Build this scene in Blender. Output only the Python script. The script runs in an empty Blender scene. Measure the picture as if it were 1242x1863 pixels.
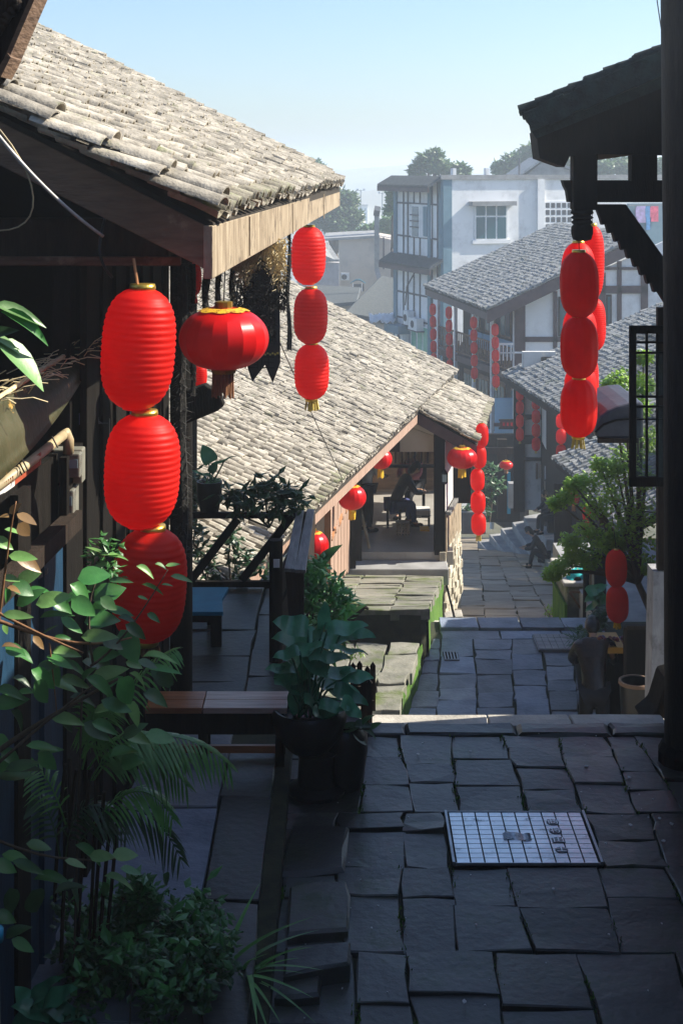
import bpy, bmesh, math, random
import numpy as np
from mathutils import Vector, Matrix, Euler
random.seed(7); np.random.seed(7)
R = math.radians
scene = bpy.context.scene
col = scene.collection
# ------------------------------------------------------------------ camera, sky, sun, exposure
FPX, CX, HY, CZ = 2587.5, 621.0, 310.0, 4.2
cam = bpy.data.cameras.new('camera'); cam.lens = 50; cam.sensor_width = 36; cam.sensor_fit = 'AUTO'
cam.shift_y = -(931.5 - HY) / 1863.0; cam.clip_end = 3000; cam.clip_start = 0.1
camo = bpy.data.objects.new('camera', cam); col.objects.link(camo)
camo.location = (0, 0, CZ); camo.rotation_euler = (R(90), 0, 0); scene.camera = camo

SUN = Vector((0.72, 0.14, 0.60)).normalized()
el = math.asin(SUN.z); az = math.atan2(SUN.x, SUN.y)
w = bpy.data.worlds.new("World"); scene.world = w; w.use_nodes = True
nt = w.node_tree; bg = nt.nodes['Background']
sky = nt.nodes.new('ShaderNodeTexSky'); sky.sky_type = 'NISHITA'; sky.sun_disc = False
sky.sun_elevation = el; sky.sun_rotation = az; sky.air_density = 1.0; sky.dust_density = 1.3; sky.ozone_density = 5.0
sky.altitude = 200
nt.links.new(sky.outputs[0], bg.inputs[0]); bg.inputs[1].default_value = 0.102
sl = bpy.data.lights.new('sun', 'SUN'); sl.energy = 5.0; sl.angle = R(0.5); sl.color = (1.0, 0.93, 0.80)
so = bpy.data.objects.new('sun', sl); col.objects.link(so)
so.rotation_euler = SUN.to_track_quat('Z', 'Y').to_euler(); so.location = (20, 10, 30)
vs = scene.view_settings; vs.view_transform = 'Standard'; vs.look = 'None'; vs.gamma = 1; vs.use_curve_mapping = False
vs.exposure = 1.0
try: scene.cycles.max_bounces = 8; scene.cycles.volume_bounces = 2; scene.cycles.transparent_max_bounces = 16
except Exception: pass

# ------------------------------------------------------------------ helpers
def P(px, py, d):
    """the place in the world seen at a photograph pixel, d metres in front of the camera"""
    return Vector(((px - CX) * d / FPX, d, CZ - (py - HY) * d / FPX))
def GP(px, py, z):
    """the same on a level floor at height z"""
    d = (CZ - z) * FPX / (py - HY)
    return Vector(((px - CX) * d / FPX, d, z))
def wpos(o):
    p = Vector((0, 0, 0))
    while o: p = p + o.location; o = o.parent
    return p
def tag(o, label=None, cat=None, group=None, kind=None):
    if label: o['label'] = label
    if cat: o['category'] = cat
    if group: o['group'] = group
    if kind: o['kind'] = kind
    return o
def thing(name, label, cat, loc=(0, 0, 0), group=None):
    o = bpy.data.objects.new(name, None); o.empty_display_size = .1; col.objects.link(o); o.location = loc
    return tag(o, label, cat, group)
class MB:
    def __init__(s): s.v = []; s.f = []
    def add(s, vs, fs):
        n = len(s.v); s.v += [Vector(x) for x in vs]; s.f += [tuple(i + n for i in f) for f in fs]; return s
    def box(s, c, size, rz=0, M=None):
        x, y, z = size[0] / 2, size[1] / 2, size[2] / 2
        m = M if M is not None else Matrix.Rotation(rz, 3, 'Z'); c = Vector(c)
        vs = [c + m @ Vector((a * x, b * y, e * z)) for a in (-1, 1) for b in (-1, 1) for e in (-1, 1)]
        return s.add(vs, [(0, 1, 3, 2), (4, 6, 7, 5), (0, 4, 5, 1), (2, 3, 7, 6), (0, 2, 6, 4), (1, 5, 7, 3)])
    def bar(s, p, q, w, h, up=(0, 0, 1)):
        p, q = Vector(p), Vector(q); y = (q - p); L = y.length
        if L < 1e-6: return s
        y = y / L; up = Vector(up)
        x = y.cross(up)
        if x.length < 1e-4: x = y.cross(Vector((1, 0, 0)))
        x.normalize(); z = x.cross(y)
        m = Matrix((x, y, z)).transposed()
        return s.box((p + q) / 2, (w, L, h), M=m)
    def prism(s, pts, vec):
        n = len(pts); vec = Vector(vec); a = [Vector(p) for p in pts]
        return s.add(a + [p + vec for p in a], [tuple(range(n - 1, -1, -1)), tuple(range(n, 2 * n))] + [(i, (i + 1) % n, n + (i + 1) % n, n + i) for i in range(n)])
    def quad(s, a, b, c, d): return s.add([a, b, c, d], [(0, 1, 2, 3)])
    def tube(s, pts, r, n=6, cap=True):
        pts = [Vector(p) for p in pts]; k = len(pts); rr = r if isinstance(r, (list, tuple)) else [r] * k
        vs = []; prev = None
        for i, p in enumerate(pts):
            t = (pts[min(i + 1, k - 1)] - pts[max(i - 1, 0)])
            t = t.normalized() if t.length > 1e-9 else Vector((0, 0, 1))
            if prev is None:
                a = t.cross(Vector((0, 0, 1)))
                if a.length < .1: a = t.cross(Vector((1, 0, 0)))
            else:
                a = prev - t * prev.dot(t)
                if a.length < 1e-5: a = t.cross(Vector((1, 0, .3)))
            a.normalize(); prev = a; b = t.cross(a)
            vs += [p + (a * math.cos(2 * math.pi * j / n) + b * math.sin(2 * math.pi * j / n)) * rr[i] for j in range(n)]
        fs = [(i * n + j, i * n + (j + 1) % n, (i + 1) * n + (j + 1) % n, (i + 1) * n + j) for i in range(k - 1) for j in range(n)]
        if cap: fs += [tuple(range(n - 1, -1, -1)), tuple((k - 1) * n + j for j in range(n))]
        return s.add(vs, fs)
    def lathe(s, c, prof, n=24, gore=0, ng=12, cap=True, tilt=None):
        c = Vector(c); vs = []; k = len(prof); m = tilt or Matrix.Identity(3)
        for r, z in prof:
            for j in range(n):
                a = 2 * math.pi * j / n
                q = r * (1 - gore * abs(math.cos(a * ng / 2)) ** 6) if gore else r
                vs.append(c + m @ Vector((q * math.cos(a), q * math.sin(a), z)))
        fs = [(i * n + j, i * n + (j + 1) % n, (i + 1) * n + (j + 1) % n, (i + 1) * n + j) for i in range(k - 1) for j in range(n)]
        if cap: fs += [tuple(range(n - 1, -1, -1)), tuple((k - 1) * n + j for j in range(n))]
        return s.add(vs, fs)
    def grid(s, fn, nu, nv):
        vs = [fn(i / nu, j / nv) for i in range(nu + 1) for j in range(nv + 1)]
        return s.add(vs, [(i * (nv + 1) + j, (i + 1) * (nv + 1) + j, (i + 1) * (nv + 1) + j + 1, i * (nv + 1) + j + 1) for i in range(nu) for j in range(nv)])
    def build(s, name, mat, parent=None, smooth=False, bevel=0, label=None, cat=None, group=None, kind=None, loc=None, solid=0):
        o0 = wpos(parent) if parent else Vector((0, 0, 0))
        if loc is not None: o0 = o0 + (Vector(loc) - o0)
        me = bpy.data.meshes.new(name); me.from_pydata([tuple(v - o0) for v in s.v], [], s.f); me.update()
        return link(name, me, mat, parent, smooth, bevel, label, cat, group, kind, (o0 - wpos(parent)) if (parent and loc is not None) else (o0 if loc is not None else None), solid)
def link(name, me, mat, parent=None, smooth=False, bevel=0, label=None, cat=None, group=None, kind=None, loc=None, solid=0):
    if mat and not me.materials: me.materials.append(mat)
    if smooth:
        me.polygons.foreach_set('use_smooth', [True] * len(me.polygons))
        if smooth != 2:
            try: me.set_sharp_from_angle(angle=R(40))
            except Exception: pass
    o = bpy.data.objects.new(name, me); col.objects.link(o)
    if parent: o.parent = parent
    if loc is not None: o.location = loc
    if solid:
        m = o.modifiers.new('solid', 'SOLIDIFY'); m.thickness = solid
    if bevel:
        m = o.modifiers.new('bevel', 'BEVEL'); m.width = bevel; m.segments = 2; m.limit_method = 'ANGLE'
    return tag(o, label, cat, group, kind)
def put(name, me, parent, M):
    """an object sharing mesh data at world matrix M under a parent without rotation"""
    o = bpy.data.objects.new(name, me); col.objects.link(o)
    if parent: o.parent = parent; M = Matrix.Translation(-wpos(parent)) @ M
    o.matrix_basis = M
    return o
def copy_tree(o, parent=None):
    c = o.copy(); col.objects.link(c)
    if parent: c.parent = parent
    for ch in list(o.children): copy_tree(ch, c)
    return c
def text_mesh(txt, size, ext=0.002):
    cu = bpy.data.curves.new('lettering', 'FONT'); cu.body = txt; cu.size = size; cu.extrude = ext; cu.align_x = 'CENTER'; cu.align_y = 'CENTER'
    cu.resolution_u = 3
    o = bpy.data.objects.new('lettering', cu); col.objects.link(o)
    dg = bpy.context.evaluated_depsgraph_get(); me = bpy.data.meshes.new_from_object(o.evaluated_get(dg))
    bpy.data.objects.remove(o); return me

# ------------------------------------------------------------------ materials
def hexc(r, g, b): return (r, g, b, 1)
MATS = {}
def M(name, c, c2=None, rough=.8, scale=4, var=.3, bump=.25, bscale=None, rand=.0, stretch=None, metal=0, spec=.4, detail=6,
      transl=0, c3=None, scale3=1.2, t3=(.5, .68), coat=0, alt=None):
    m = bpy.data.materials.new(name); m.use_nodes = True; nt = m.node_tree; N = nt.nodes; L = nt.links
    b = N['Principled BSDF']; b.inputs['Roughness'].default_value = rough; b.inputs['Metallic'].default_value = metal
    try: b.inputs['Specular IOR Level'].default_value = spec
    except Exception: pass
    g = N.new('ShaderNodeNewGeometry'); mp = N.new('ShaderNodeMapping'); L.new(g.outputs['Position'], mp.inputs['Vector'])
    if stretch: mp.inputs['Scale'].default_value = stretch
    n = N.new('ShaderNodeTexNoise'); n.inputs['Scale'].default_value = scale; n.inputs['Detail'].default_value = detail; n.inputs['Roughness'].default_value = .62
    L.new(mp.outputs[0], n.inputs['Vector'])
    if c2 is None: c2 = tuple(min(1, x * (1 + var)) for x in c[:3]); c1 = tuple(x * (1 - var) for x in c[:3])
    else: c1 = c[:3]; c2 = c2[:3]
    rp = N.new('ShaderNodeValToRGB'); rp.color_ramp.elements[0].position = .32; rp.color_ramp.elements[1].position = .68
    rp.color_ramp.elements[0].color = (*c1, 1); rp.color_ramp.elements[1].color = (*c2, 1)
    L.new(n.outputs[0], rp.inputs[0]); out = rp.outputs[0]
    if c3 is not None:
        n3 = N.new('ShaderNodeTexNoise'); n3.inputs['Scale'].default_value = scale3; n3.inputs['Detail'].default_value = 8; n3.inputs['Roughness'].default_value = .7
        L.new(g.outputs['Position'], n3.inputs['Vector'])
        mr = N.new('ShaderNodeMapRange'); mr.inputs[1].default_value = t3[0]; mr.inputs[2].default_value = t3[1]; L.new(n3.outputs[0], mr.inputs[0])
        mx = N.new('ShaderNodeMix'); mx.data_type = 'RGBA'; L.new(mr.outputs[0], mx.inputs[0]); L.new(out, mx.inputs[6]); mx.inputs[7].default_value = (*c3[:3], 1); out = mx.outputs[2]
    if alt is not None:
        oi2 = N.new('ShaderNodeObjectInfo'); wn = N.new('ShaderNodeTexWhiteNoise'); wn.noise_dimensions = '1D'; L.new(oi2.outputs['Random'], wn.inputs['W'])
        mx2 = N.new('ShaderNodeMix'); mx2.data_type = 'RGBA'; L.new(wn.outputs['Value'], mx2.inputs[0]); L.new(out, mx2.inputs[6])
        vm2 = N.new('ShaderNodeVectorMath'); vm2.operation = 'MULTIPLY'; L.new(out, vm2.inputs[0]); vm2.inputs[1].default_value = alt; L.new(vm2.outputs[0], mx2.inputs[7]); out = mx2.outputs[2]
    if rand:
        oi = N.new('ShaderNodeObjectInfo'); mr = N.new('ShaderNodeMapRange'); L.new(oi.outputs['Random'], mr.inputs[0])
        mr.inputs[3].default_value = 1 - rand; mr.inputs[4].default_value = 1 + rand
        vm = N.new('ShaderNodeVectorMath'); vm.operation = 'SCALE'; L.new(out, vm.inputs[0]); L.new(mr.outputs[0], vm.inputs['Scale']); out = vm.outputs[0]
    L.new(out, b.inputs['Base Color'])
    if bump:
        n2 = N.new('ShaderNodeTexNoise'); n2.inputs['Scale'].default_value = bscale or scale * 5; n2.inputs['Detail'].default_value = 8
        L.new(mp.outputs[0], n2.inputs['Vector'])
        bp = N.new('ShaderNodeBump'); bp.inputs['Strength'].default_value = bump; bp.inputs['Distance'].default_value = .02
        L.new(n2.outputs[0], bp.inputs['Height']); L.new(bp.outputs[0], b.inputs['Normal'])
    if coat: b.inputs['Coat Weight'].default_value = coat
    if transl:
        t = N.new('ShaderNodeBsdfTranslucent'); L.new(out, t.inputs[0]); ms = N.new('ShaderNodeMixShader'); ms.inputs[0].default_value = transl
        L.new(b.outputs[0], ms.inputs[1]); L.new(t.outputs[0], ms.inputs[2]); L.new(ms.outputs[0], N['Material Output'].inputs[0])
    MATS[name] = m; return m
def glass(name, c, rough=.08):
    m = bpy.data.materials.new(name); m.use_nodes = True; b = m.node_tree.nodes['Principled BSDF']
    b.inputs['Base Color'].default_value = (*c, 1); b.inputs['Roughness'].default_value = rough; b.inputs['Specular IOR Level'].default_value = .8
    MATS[name] = m; return m

m_tile = M('roof tile', (.20, .178, .143), (.49, .445, .37), scale=9, rough=.9, rand=.3, bump=.35, bscale=60, c3=(.16, .18, .08), scale3=5, t3=(.57, .75))
m_tile_eave = M('roof tile eave', (.18, .16, .12), (.42, .38, .30), scale=9, rough=.9, rand=.2, bump=.4, bscale=60, c3=(.12, .15, .05), scale3=9, t3=(.48, .68))
m_tile_far = M('grey roof tile', (.16, .17, .17), (.36, .36, .35), scale=7, rough=.85, rand=.2, bump=.2, c3=(.10, .12, .08), scale3=1.5, t3=(.55, .75))
m_tile_dark = M('dark slate roof tile', (.05, .06, .065), (.11, .12, .12), scale=7, rough=.9, bump=.2)
m_deck = M('dark roof boards', (.035, .028, .02), rough=.9)
m_wood_dk = M('dark old timber', (.016, .011, .008), (.04, .028, .02), scale=3, stretch=(9, 9, 1), rough=.8, bump=.4, spec=.2)
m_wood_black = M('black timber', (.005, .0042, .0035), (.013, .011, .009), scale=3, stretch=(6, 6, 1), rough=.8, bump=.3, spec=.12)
m_fleck = M('pale grit', (.35, .36, .36), (.6, .6, .58), scale=20, rough=.8, bump=0)
m_wood_brn = M('brown timber', (.12, .07, .042), (.24, .15, .09), scale=2.5, stretch=(1, 1, 6), rough=.75, bump=.4, c3=(.34, .25, .16), scale3=2.2, t3=(.6, .7))
m_wood_pale = M('sun bleached board', (.19, .14, .09), (.45, .365, .255), scale=2.2, stretch=(4, 7, 1.2), rough=.8, bump=.4, c3=(.07, .05, .035), scale3=4, t3=(.53, .68))
m_wood_grey = M('weathered grey board', (.10, .10, .10), (.24, .24, .23), scale=2, stretch=(14, 1, 14), rough=.6, bump=.4)
m_wood_bench = M('varnished bench wood', (.24, .085, .03), (.45, .18, .07), scale=2, stretch=(1, 12, 6), rough=.3, bump=.15)
m_purple = M('purple brown timber', (.055, .032, .034), (.10, .06, .06), scale=3, rough=.6, bump=.15)
m_blue_paint = M('blue painted boards', (.006, .028, .06), (.014, .055, .11), scale=4, stretch=(6, 6, 1), rough=.5, bump=.2)
m_blue_seat = M('teal blue paint', (.008, .19, .32), (.012, .25, .40), scale=5, rough=.5, bump=.1)
m_pink = M('pinkish faded timber panel', (.26, .165, .12), (.44, .30, .225), scale=3, stretch=(6, 6, 1), rough=.7, bump=.2)
m_orange_post = M('orange timber', (.38, .17, .08), (.5, .24, .11), scale=3, stretch=(6, 6, 1), rough=.6, bump=.2)
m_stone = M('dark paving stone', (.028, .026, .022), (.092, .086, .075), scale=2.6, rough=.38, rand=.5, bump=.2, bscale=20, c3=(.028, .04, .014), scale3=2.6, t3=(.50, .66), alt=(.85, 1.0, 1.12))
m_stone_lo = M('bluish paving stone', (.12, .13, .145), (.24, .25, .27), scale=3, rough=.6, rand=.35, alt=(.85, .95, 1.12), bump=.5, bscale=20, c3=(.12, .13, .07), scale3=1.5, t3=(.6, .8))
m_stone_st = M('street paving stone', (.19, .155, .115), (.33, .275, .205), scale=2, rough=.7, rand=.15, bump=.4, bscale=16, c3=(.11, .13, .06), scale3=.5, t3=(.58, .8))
m_joint = M('joint dirt and front shadow', (.02, .022, .014), (.05, .055, .025), scale=8, rough=.95)  # also darkens the terrace fronts as their shadow
m_edge = M('step edge stone', (.32, .30, .265), (.54, .51, .45), scale=3, rough=.7, rand=.1, bump=.5, bscale=24)
m_terr = M('mossy terrace stone', (.13, .13, .105), (.26, .25, .205), scale=3, rough=.85, rand=.15, bump=.5, bscale=18, c3=(.08, .11, .02), scale3=1.6, t3=(.5, .66))
m_moss = M('green moss wall', (.036, .10, .009), (.095, .20, .02), scale=5, stretch=(1, 1, .45), rough=.95, bump=.7, bscale=30, c3=(.06, .055, .04), scale3=2.2, t3=(.58, .72))
m_dirt = M('hillside earth', (.06, .065, .04), (.14, .13, .09), scale=.5, rough=.95)
m_plaster = M('aged white plaster', (.50, .49, .46), (.70, .69, .66), scale=1.2, rough=.9, bump=.15, c3=(.30, .29, .27), scale3=2.5, t3=(.58, .8))
m_plaster_sh = M('shaded plaster strip', (.22, .22, .23), (.38, .38, .39), scale=4, stretch=(3, 3, .8), rough=.9, c3=(.10, .10, .10), scale3=4, t3=(.55, .75))  # darker copy of the plaster with shade in its tone, plus blotches
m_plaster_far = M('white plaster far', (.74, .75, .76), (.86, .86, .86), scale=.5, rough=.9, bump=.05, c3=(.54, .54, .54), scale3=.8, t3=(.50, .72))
m_beige = M('beige plaster', (.42, .34, .25), (.58, .49, .38), scale=1.2, rough=.9, bump=.1)
m_rubble = M('pale rubble stone', (.34, .30, .22), (.60, .55, .44), scale=5, rough=.9, rand=.3, bump=.5, bscale=30)
m_concrete = M('grey concrete', (.20, .20, .20), (.34, .34, .34), scale=2, rough=.85, bump=.2)
m_floor = M('tiled shop floor', (.30, .28, .25), (.42, .40, .36), scale=2, rough=.35, bump=.05)
m_gold = M('gold trim', (.70, .42, .06), (.85, .58, .12), scale=20, rough=.28, metal=.85, bump=.1)
m_goldcloth = M('yellow trim', (.75, .42, .02), (.85, .55, .04), scale=30, rough=.6, bump=.2)
m_goldtrim = M('patterned gold trim', (.68, .36, .02), (.80, .50, .04), scale=30, rough=.5, bump=.3, c3=(.16, .03, .01), scale3=46, t3=(.52, .60))
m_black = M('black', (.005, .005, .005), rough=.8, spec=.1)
m_tassel = M('straw yellow tassel', (.55, .42, .08), (.75, .6, .16), scale=40, rough=.7, bump=.3)
m_tassel_br = M('brown fringe', (.22, .09, .04), (.40, .20, .10), scale=40, stretch=(4, 4, .3), rough=.7, bump=.3)
m_metal = M('grey metal', (.22, .23, .24), rough=.4, metal=.7)
m_pvc = M('tan pipe', (.42, .34, .2), rough=.5, bump=.1)
m_cable = M('white cable', (.6, .58, .54), rough=.5, bump=0)
m_cable_bk = M('black cable', (.012, .012, .012), rough=.5, bump=0)
m_glass = glass('window glass', (.015, .09, .12))
m_glass_lt = glass('pale window glass', (.25, .36, .40), .15)
m_fabric_bk = M('dark cloth banner', (.035, .032, .034), (.06, .055, .058), scale=3, rough=.9, bump=.2)
m_ink = M('ink', (.004, .004, .004), rough=.8, bump=0)
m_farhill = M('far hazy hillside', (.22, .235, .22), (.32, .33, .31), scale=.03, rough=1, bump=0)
m_pot = M('dark glazed pot', (.006, .006, .006), (.016, .015, .014), scale=6, rough=.35, bump=.1)
m_soil = M('soil', (.02, .016, .01), rough=1)
m_grey_blue = M('blue grey render', (.10, .19, .25), (.16, .27, .33), scale=.8, rough=.85, bump=.1)
m_timber_far = M('dark timber far', (.05, .055, .065), rough=.8, bump=0)
m_white = M('white enamel', (.72, .73, .74), rough=.5, var=.1, bump=0)
m_skin = M('skin', (.36, .20, .13), (.44, .26, .17), scale=6, rough=.55, bump=.05)
m_hair = M('black hair', (.008, .007, .006), rough=.45, bump=.3)
def lantern_mat(name, c, tr=.5, gloss=.5):
    m = bpy.data.materials.new(name); m.use_nodes = True; nt = m.node_tree; N = nt.nodes; L = nt.links
    b = N['Principled BSDF']; b.inputs['Roughness'].default_value = gloss; b.inputs['Specular IOR Level'].default_value = .35
    g = N.new('ShaderNodeNewGeometry'); n = N.new('ShaderNodeTexNoise'); n.inputs['Scale'].default_value = 5; n.inputs['Detail'].default_value = 4
    L.new(g.outputs['Position'], n.inputs['Vector']); rp = N.new('ShaderNodeValToRGB')
    rp.color_ramp.elements[0].position = .3; rp.color_ramp.elements[1].position = .7
    rp.color_ramp.elements[0].color = (c[0] * .85, c[1] * .8, c[2] * .8, 1); rp.color_ramp.elements[1].color = (*c, 1)
    L.new(n.outputs[0], rp.inputs[0]); L.new(rp.outputs[0], b.inputs['Base Color'])
    t = N.new('ShaderNodeBsdfTranslucent'); L.new(rp.outputs[0], t.inputs[0]); ms = N.new('ShaderNodeMixShader'); ms.inputs[0].default_value = tr
    L.new(b.outputs[0], ms.inputs[1]); L.new(t.outputs[0], ms.inputs[2]); L.new(ms.outputs[0], N['Material Output'].inputs[0]); return m
m_red = lantern_mat('red lantern paper', (.96, .022, .012), tr=.58)
m_red_silk = lantern_mat('red lantern silk', (.80, .010, .012), tr=.3, gloss=.3)
def leafm(name, a, b, rough=.4, tr=.25, rand=.3): return M(name, a, b, scale=6, rough=rough, transl=tr, rand=rand, bump=.1, spec=.6)
m_leaf = leafm('broad leaf', (0.036, 0.157, 0.036), (0.083, 0.281, 0.066))
m_leaf_lt = leafm('pale broad leaf', (0.116, 0.264, 0.066), (0.231, 0.429, 0.132))
m_leaf_red = leafm('reddish young leaf', (0.198, 0.116, 0.049), (0.330, 0.198, 0.074))
m_leaf_dk = leafm('dark small leaf', (.024, .075, .026), (.06, .16, .05))
m_leaf_taro = leafm('taro leaf', (0.04, 0.20, 0.10), (0.09, 0.36, 0.18), rough=.3)
m_palm = leafm('palm leaflet', (.07, .24, .05), (.16, .40, .09))
m_leaf_tree = leafm('sunlit tree leaf', (.17, .32, .03), (.34, .54, .06), tr=.45)
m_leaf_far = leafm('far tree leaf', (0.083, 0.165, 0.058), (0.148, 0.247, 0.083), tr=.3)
m_bark = M('bark', (.06, .045, .03), (.12, .09, .06), scale=5, rough=.9, stretch=(3, 3, .6), bump=.5)
m_twig = M('orange brown twig', (.16, .07, .03), (.26, .13, .05), scale=8, rough=.7, bump=.3)
m_straw = M('dry straw', (.55, .43, .22), (.80, .68, .42), scale=12, rough=.9, bump=.2)
m_rope_bk = M('blackened fibre', (.012, .012, .011), (.04, .038, .034), scale=12, rough=.95, bump=.4)
# ================================================================== GROUND
PROF = [(-80, -.4), (11, -.4), (14.5, -2.6), (20, -2.6), (26, -4.6), (45, -8.8), (60, -11.5), (100, -16), (200, -24), (420, -34), (1500, -60)]
def grade(d):
    for (a, za), (b, zb) in zip(PROF, PROF[1:]):
        if d <= b: return za + (zb - za) * (d - a) / (b - a)
    return PROF[-1][1]
mb = MB(); xs = [-1200, -300, -60, -20, -6, 0, 6, 20, 60, 300, 1200]; ys = [p[0] for p in PROF]
mb.grid(lambda u, v: Vector((xs[round(u * 10)], ys[round(v * 10)], grade(ys[round(v * 10)]))), 10, 10)
mb.build('ground', m_dirt, kind='structure')
def hill(name, d, pts, depth, mat):
    """a far ridge with its own depth: the crest falls to the ground before and behind"""
    mb = MB(); n = len(pts)
    def fn(u, v):
        px, py = pts[round(u * (n - 1))]; k = v * 2 - 1
        c = P(px, py, d); g = grade(d); h = (c.z - g) * (1 - abs(k) ** 1.5)
        return Vector((c.x, d + k * depth, g - 1 + h + 1))
    mb.grid(fn, n - 1, 10); mb.build(name, mat, smooth=2, kind='structure')
rnd = random.Random(3)
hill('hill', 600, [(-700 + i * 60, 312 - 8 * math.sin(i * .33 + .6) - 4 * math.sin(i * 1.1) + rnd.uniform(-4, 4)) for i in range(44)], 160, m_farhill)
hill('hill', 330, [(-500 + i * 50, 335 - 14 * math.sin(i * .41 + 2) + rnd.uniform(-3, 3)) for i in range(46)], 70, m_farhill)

def stone(parent, a, b, c, d, th, mat, jit=.012, name='paving_stone', rim=.008):
    """one beveled slab from the four corners of its top"""
    cs = [Vector(p) for p in (a, b, c, d)]; ring = []
    for i in range(4):
        p, q = cs[i], cs[(i + 1) % 4]; L = (q - p).length
        j = min(jit, L * .08)
        ring += [p + Vector((random.uniform(-j, j), random.uniform(-j, j), 0)), p.lerp(q, random.uniform(.35, .65)) + Vector((random.uniform(-j, j), random.uniform(-j, j), 0))]
    ctr = sum(ring, Vector()) / 8
    tz = [random.uniform(-.004, .004) for _ in ring]
    r = min(rim * random.uniform(.6, 1.4), .2 * min((cs[1] - cs[0]).length, (cs[3] - cs[0]).length))
    top = [p + (ctr - p).normalized() * r + Vector((0, 0, tz[i])) for i, p in enumerate(ring)]
    mid = [p - Vector((0, 0, r * .8)) for p in ring]; bot = [p - Vector((0, 0, th)) for p in ring]
    mb = MB(); n = 8
    mb.add(top + mid + bot, [tuple(range(8))] + [(i, n + i, n + (i + 1) % n, (i + 1) % n) for i in range(n)] + [(n + i, 2 * n + i, 2 * n + (i + 1) % n, n + (i + 1) % n) for i in range(n)])
    # wind upwards
    if (mb.v[1] - mb.v[0]).cross(mb.v[2] - mb.v[1]).z < 0: mb.f = [tuple(reversed(f)) for f in mb.f]
    return mb.build(name, mat, parent)
def pave(parent, lanes, d0, d1, rl, zf, mat, gap=.0035, th=.12, jit=.014, name='paving_stone', tilt=.006):
    """lanes: functions x(d) of the lane edges; rows of random length along each lane"""
    for fl, fr in zip(lanes, lanes[1:]):
        d = d0
        while d < d1 - .05:
            L = random.uniform(*rl); e = min(d + L, d1)
            if d1 - e < rl[0] * .5: e = d1
            dz = random.uniform(-tilt, tilt) * 1.5; t = [random.uniform(-tilt, tilt) for _ in range(4)]
            sk = random.uniform(-.03, .03) * (rl[0] / .4)
            stone(parent, (fl(d) + gap, d + gap, zf(d) + dz + t[0]), (fr(d) - gap, d + gap + sk * .3, zf(d) + dz + t[1]), (fr(e) - gap, e - gap + sk * .3, zf(e) + dz + t[2]), (fl(e) + gap, e - gap, zf(e) + dz + t[3]), th, mat, jit, name)
            d = e
def X(px, d): return (px - CX) * d / FPX
def lane(a, b, d0, d1): return lambda d: a + (b - a) * (d - d0) / (d1 - d0)

# upper street, Z = 0, from under the camera to the step edge
pv = MB().box((1.1, 7.2, -.280), (3.6, 6.8, .5)).build('pavement', m_joint, kind='structure')
L0 = [lane(a, b, 6, 11) for a, b in ((-.36, -.40), (-.02, .02), (.36, .36), (.80, .80), (1.22, 1.20), (1.66, 1.62), (2.10, 2.02), (2.6, 2.5))]
BX0, BX1, BY0, BY1 = X(808, 9.27), X(1062, 9.27), GP(0, 1576, 0).y, GP(0, 1481, 0).y     # the plate's place
cst = lambda x: (lambda d: x + .03 * math.sin(d * 1.9 + x * 7))
LA = [cst(x) for x in (-.36, .05, .37, .79, 1.28, 1.75, 2.15, 2.6)]
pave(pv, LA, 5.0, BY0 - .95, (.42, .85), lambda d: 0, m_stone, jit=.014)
LB = [cst(x) for x in (-.36, -.02, .36, .62, 1.02, 1.5, 1.98, 2.6)]
pave(pv, LB, BY0 - .94, BY0 - .02, (.34, .6), lambda d: 0, m_stone, jit=.014)
pave(pv, [cst(-.38), cst(.0), cst(.37), lambda d: BX0 - .01], BY0 - .01, BY1 + .01, (.3, .55), lambda d: 0, m_stone, jit=.02)
pave(pv, [lambda d: BX1 + .01, cst(2.0), cst(2.5)], BY0 - .01, BY1 + .01, (.3, .5), lambda d: 0, m_stone, jit=.02)
LC = [cst(x) for x in (-.42, .13, .45, .80, 1.19, 1.61, 1.93, 2.2, 2.6)]
pave(pv, LC, BY1 + .02, 10.58, (.28, .5), lambda d: 0, m_stone, jit=.014)
for (a, b) in ((650, 885), (885, 1034), (1034, 1205)):       # long edge stones of the first step
    stone(pv, (X(a, 11) + .008, 10.80, -.015), (X(b, 11) - .008, 10.80, -.015), (X(b, 11) - .008, 11.03, -.02), (X(a, 11) + .008, 11.03, -.02), .17, m_edge, .008, 'edge_stone')
for (a, b) in ((600, 738), (738, 936), (936, 1110), (1110, 1215)):
    stone(pv, (X(a, 10.7) + .008, 10.59, .01), (X(b, 10.7) - .008, 10.59, .01), (X(b, 10.7) - .008, 10.79, .012), (X(a, 10.7) + .008, 10.79, .012), .15, m_stone, .012, 'edge_stone', rim=.03)
# broken stones along the gutter at the left
for (a, b, c, d, z) in (((520, 1700), (634, 1690), (634, 1600), (530, 1610), .05), ((520, 1770), (636, 1752), (632, 1712), (520, 1722), .1), ((500, 1812), (580, 1806), (585, 1766), (520, 1770), .06), ((512, 1590), (630, 1580), (630, 1500), (525, 1500), .03)):
    stone(pv, *[GP(q[0], q[1], z) for q in (a, b, c, d)], .16, m_stone, .02, rim=.025)
rg_ = random.Random(77); mb = MB(); mo = MB()
for k in range(90):
    x, y = rg_.uniform(-.3, 2.3), rg_.uniform(6.6, 10.6); s = rg_.choice((.004, .005, .007, .012)); a = rg_.uniform(0, 6.3)
    if BX0 - .05 < x < BX1 + .05 and BY0 - .05 < y < BY1 + .05: continue
    pts = [Vector((x + s * rg_.uniform(.5, 1.4) * math.cos(a + j * 1.05), y + 1.4 * s * rg_.uniform(.5, 1.4) * math.sin(a + j * 1.05), .013)) for j in range(6)]; mb.prism(pts, (0, 0, .004))
mb.build('grit', m_fleck, pv)['kind'] = 'stuff'
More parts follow.
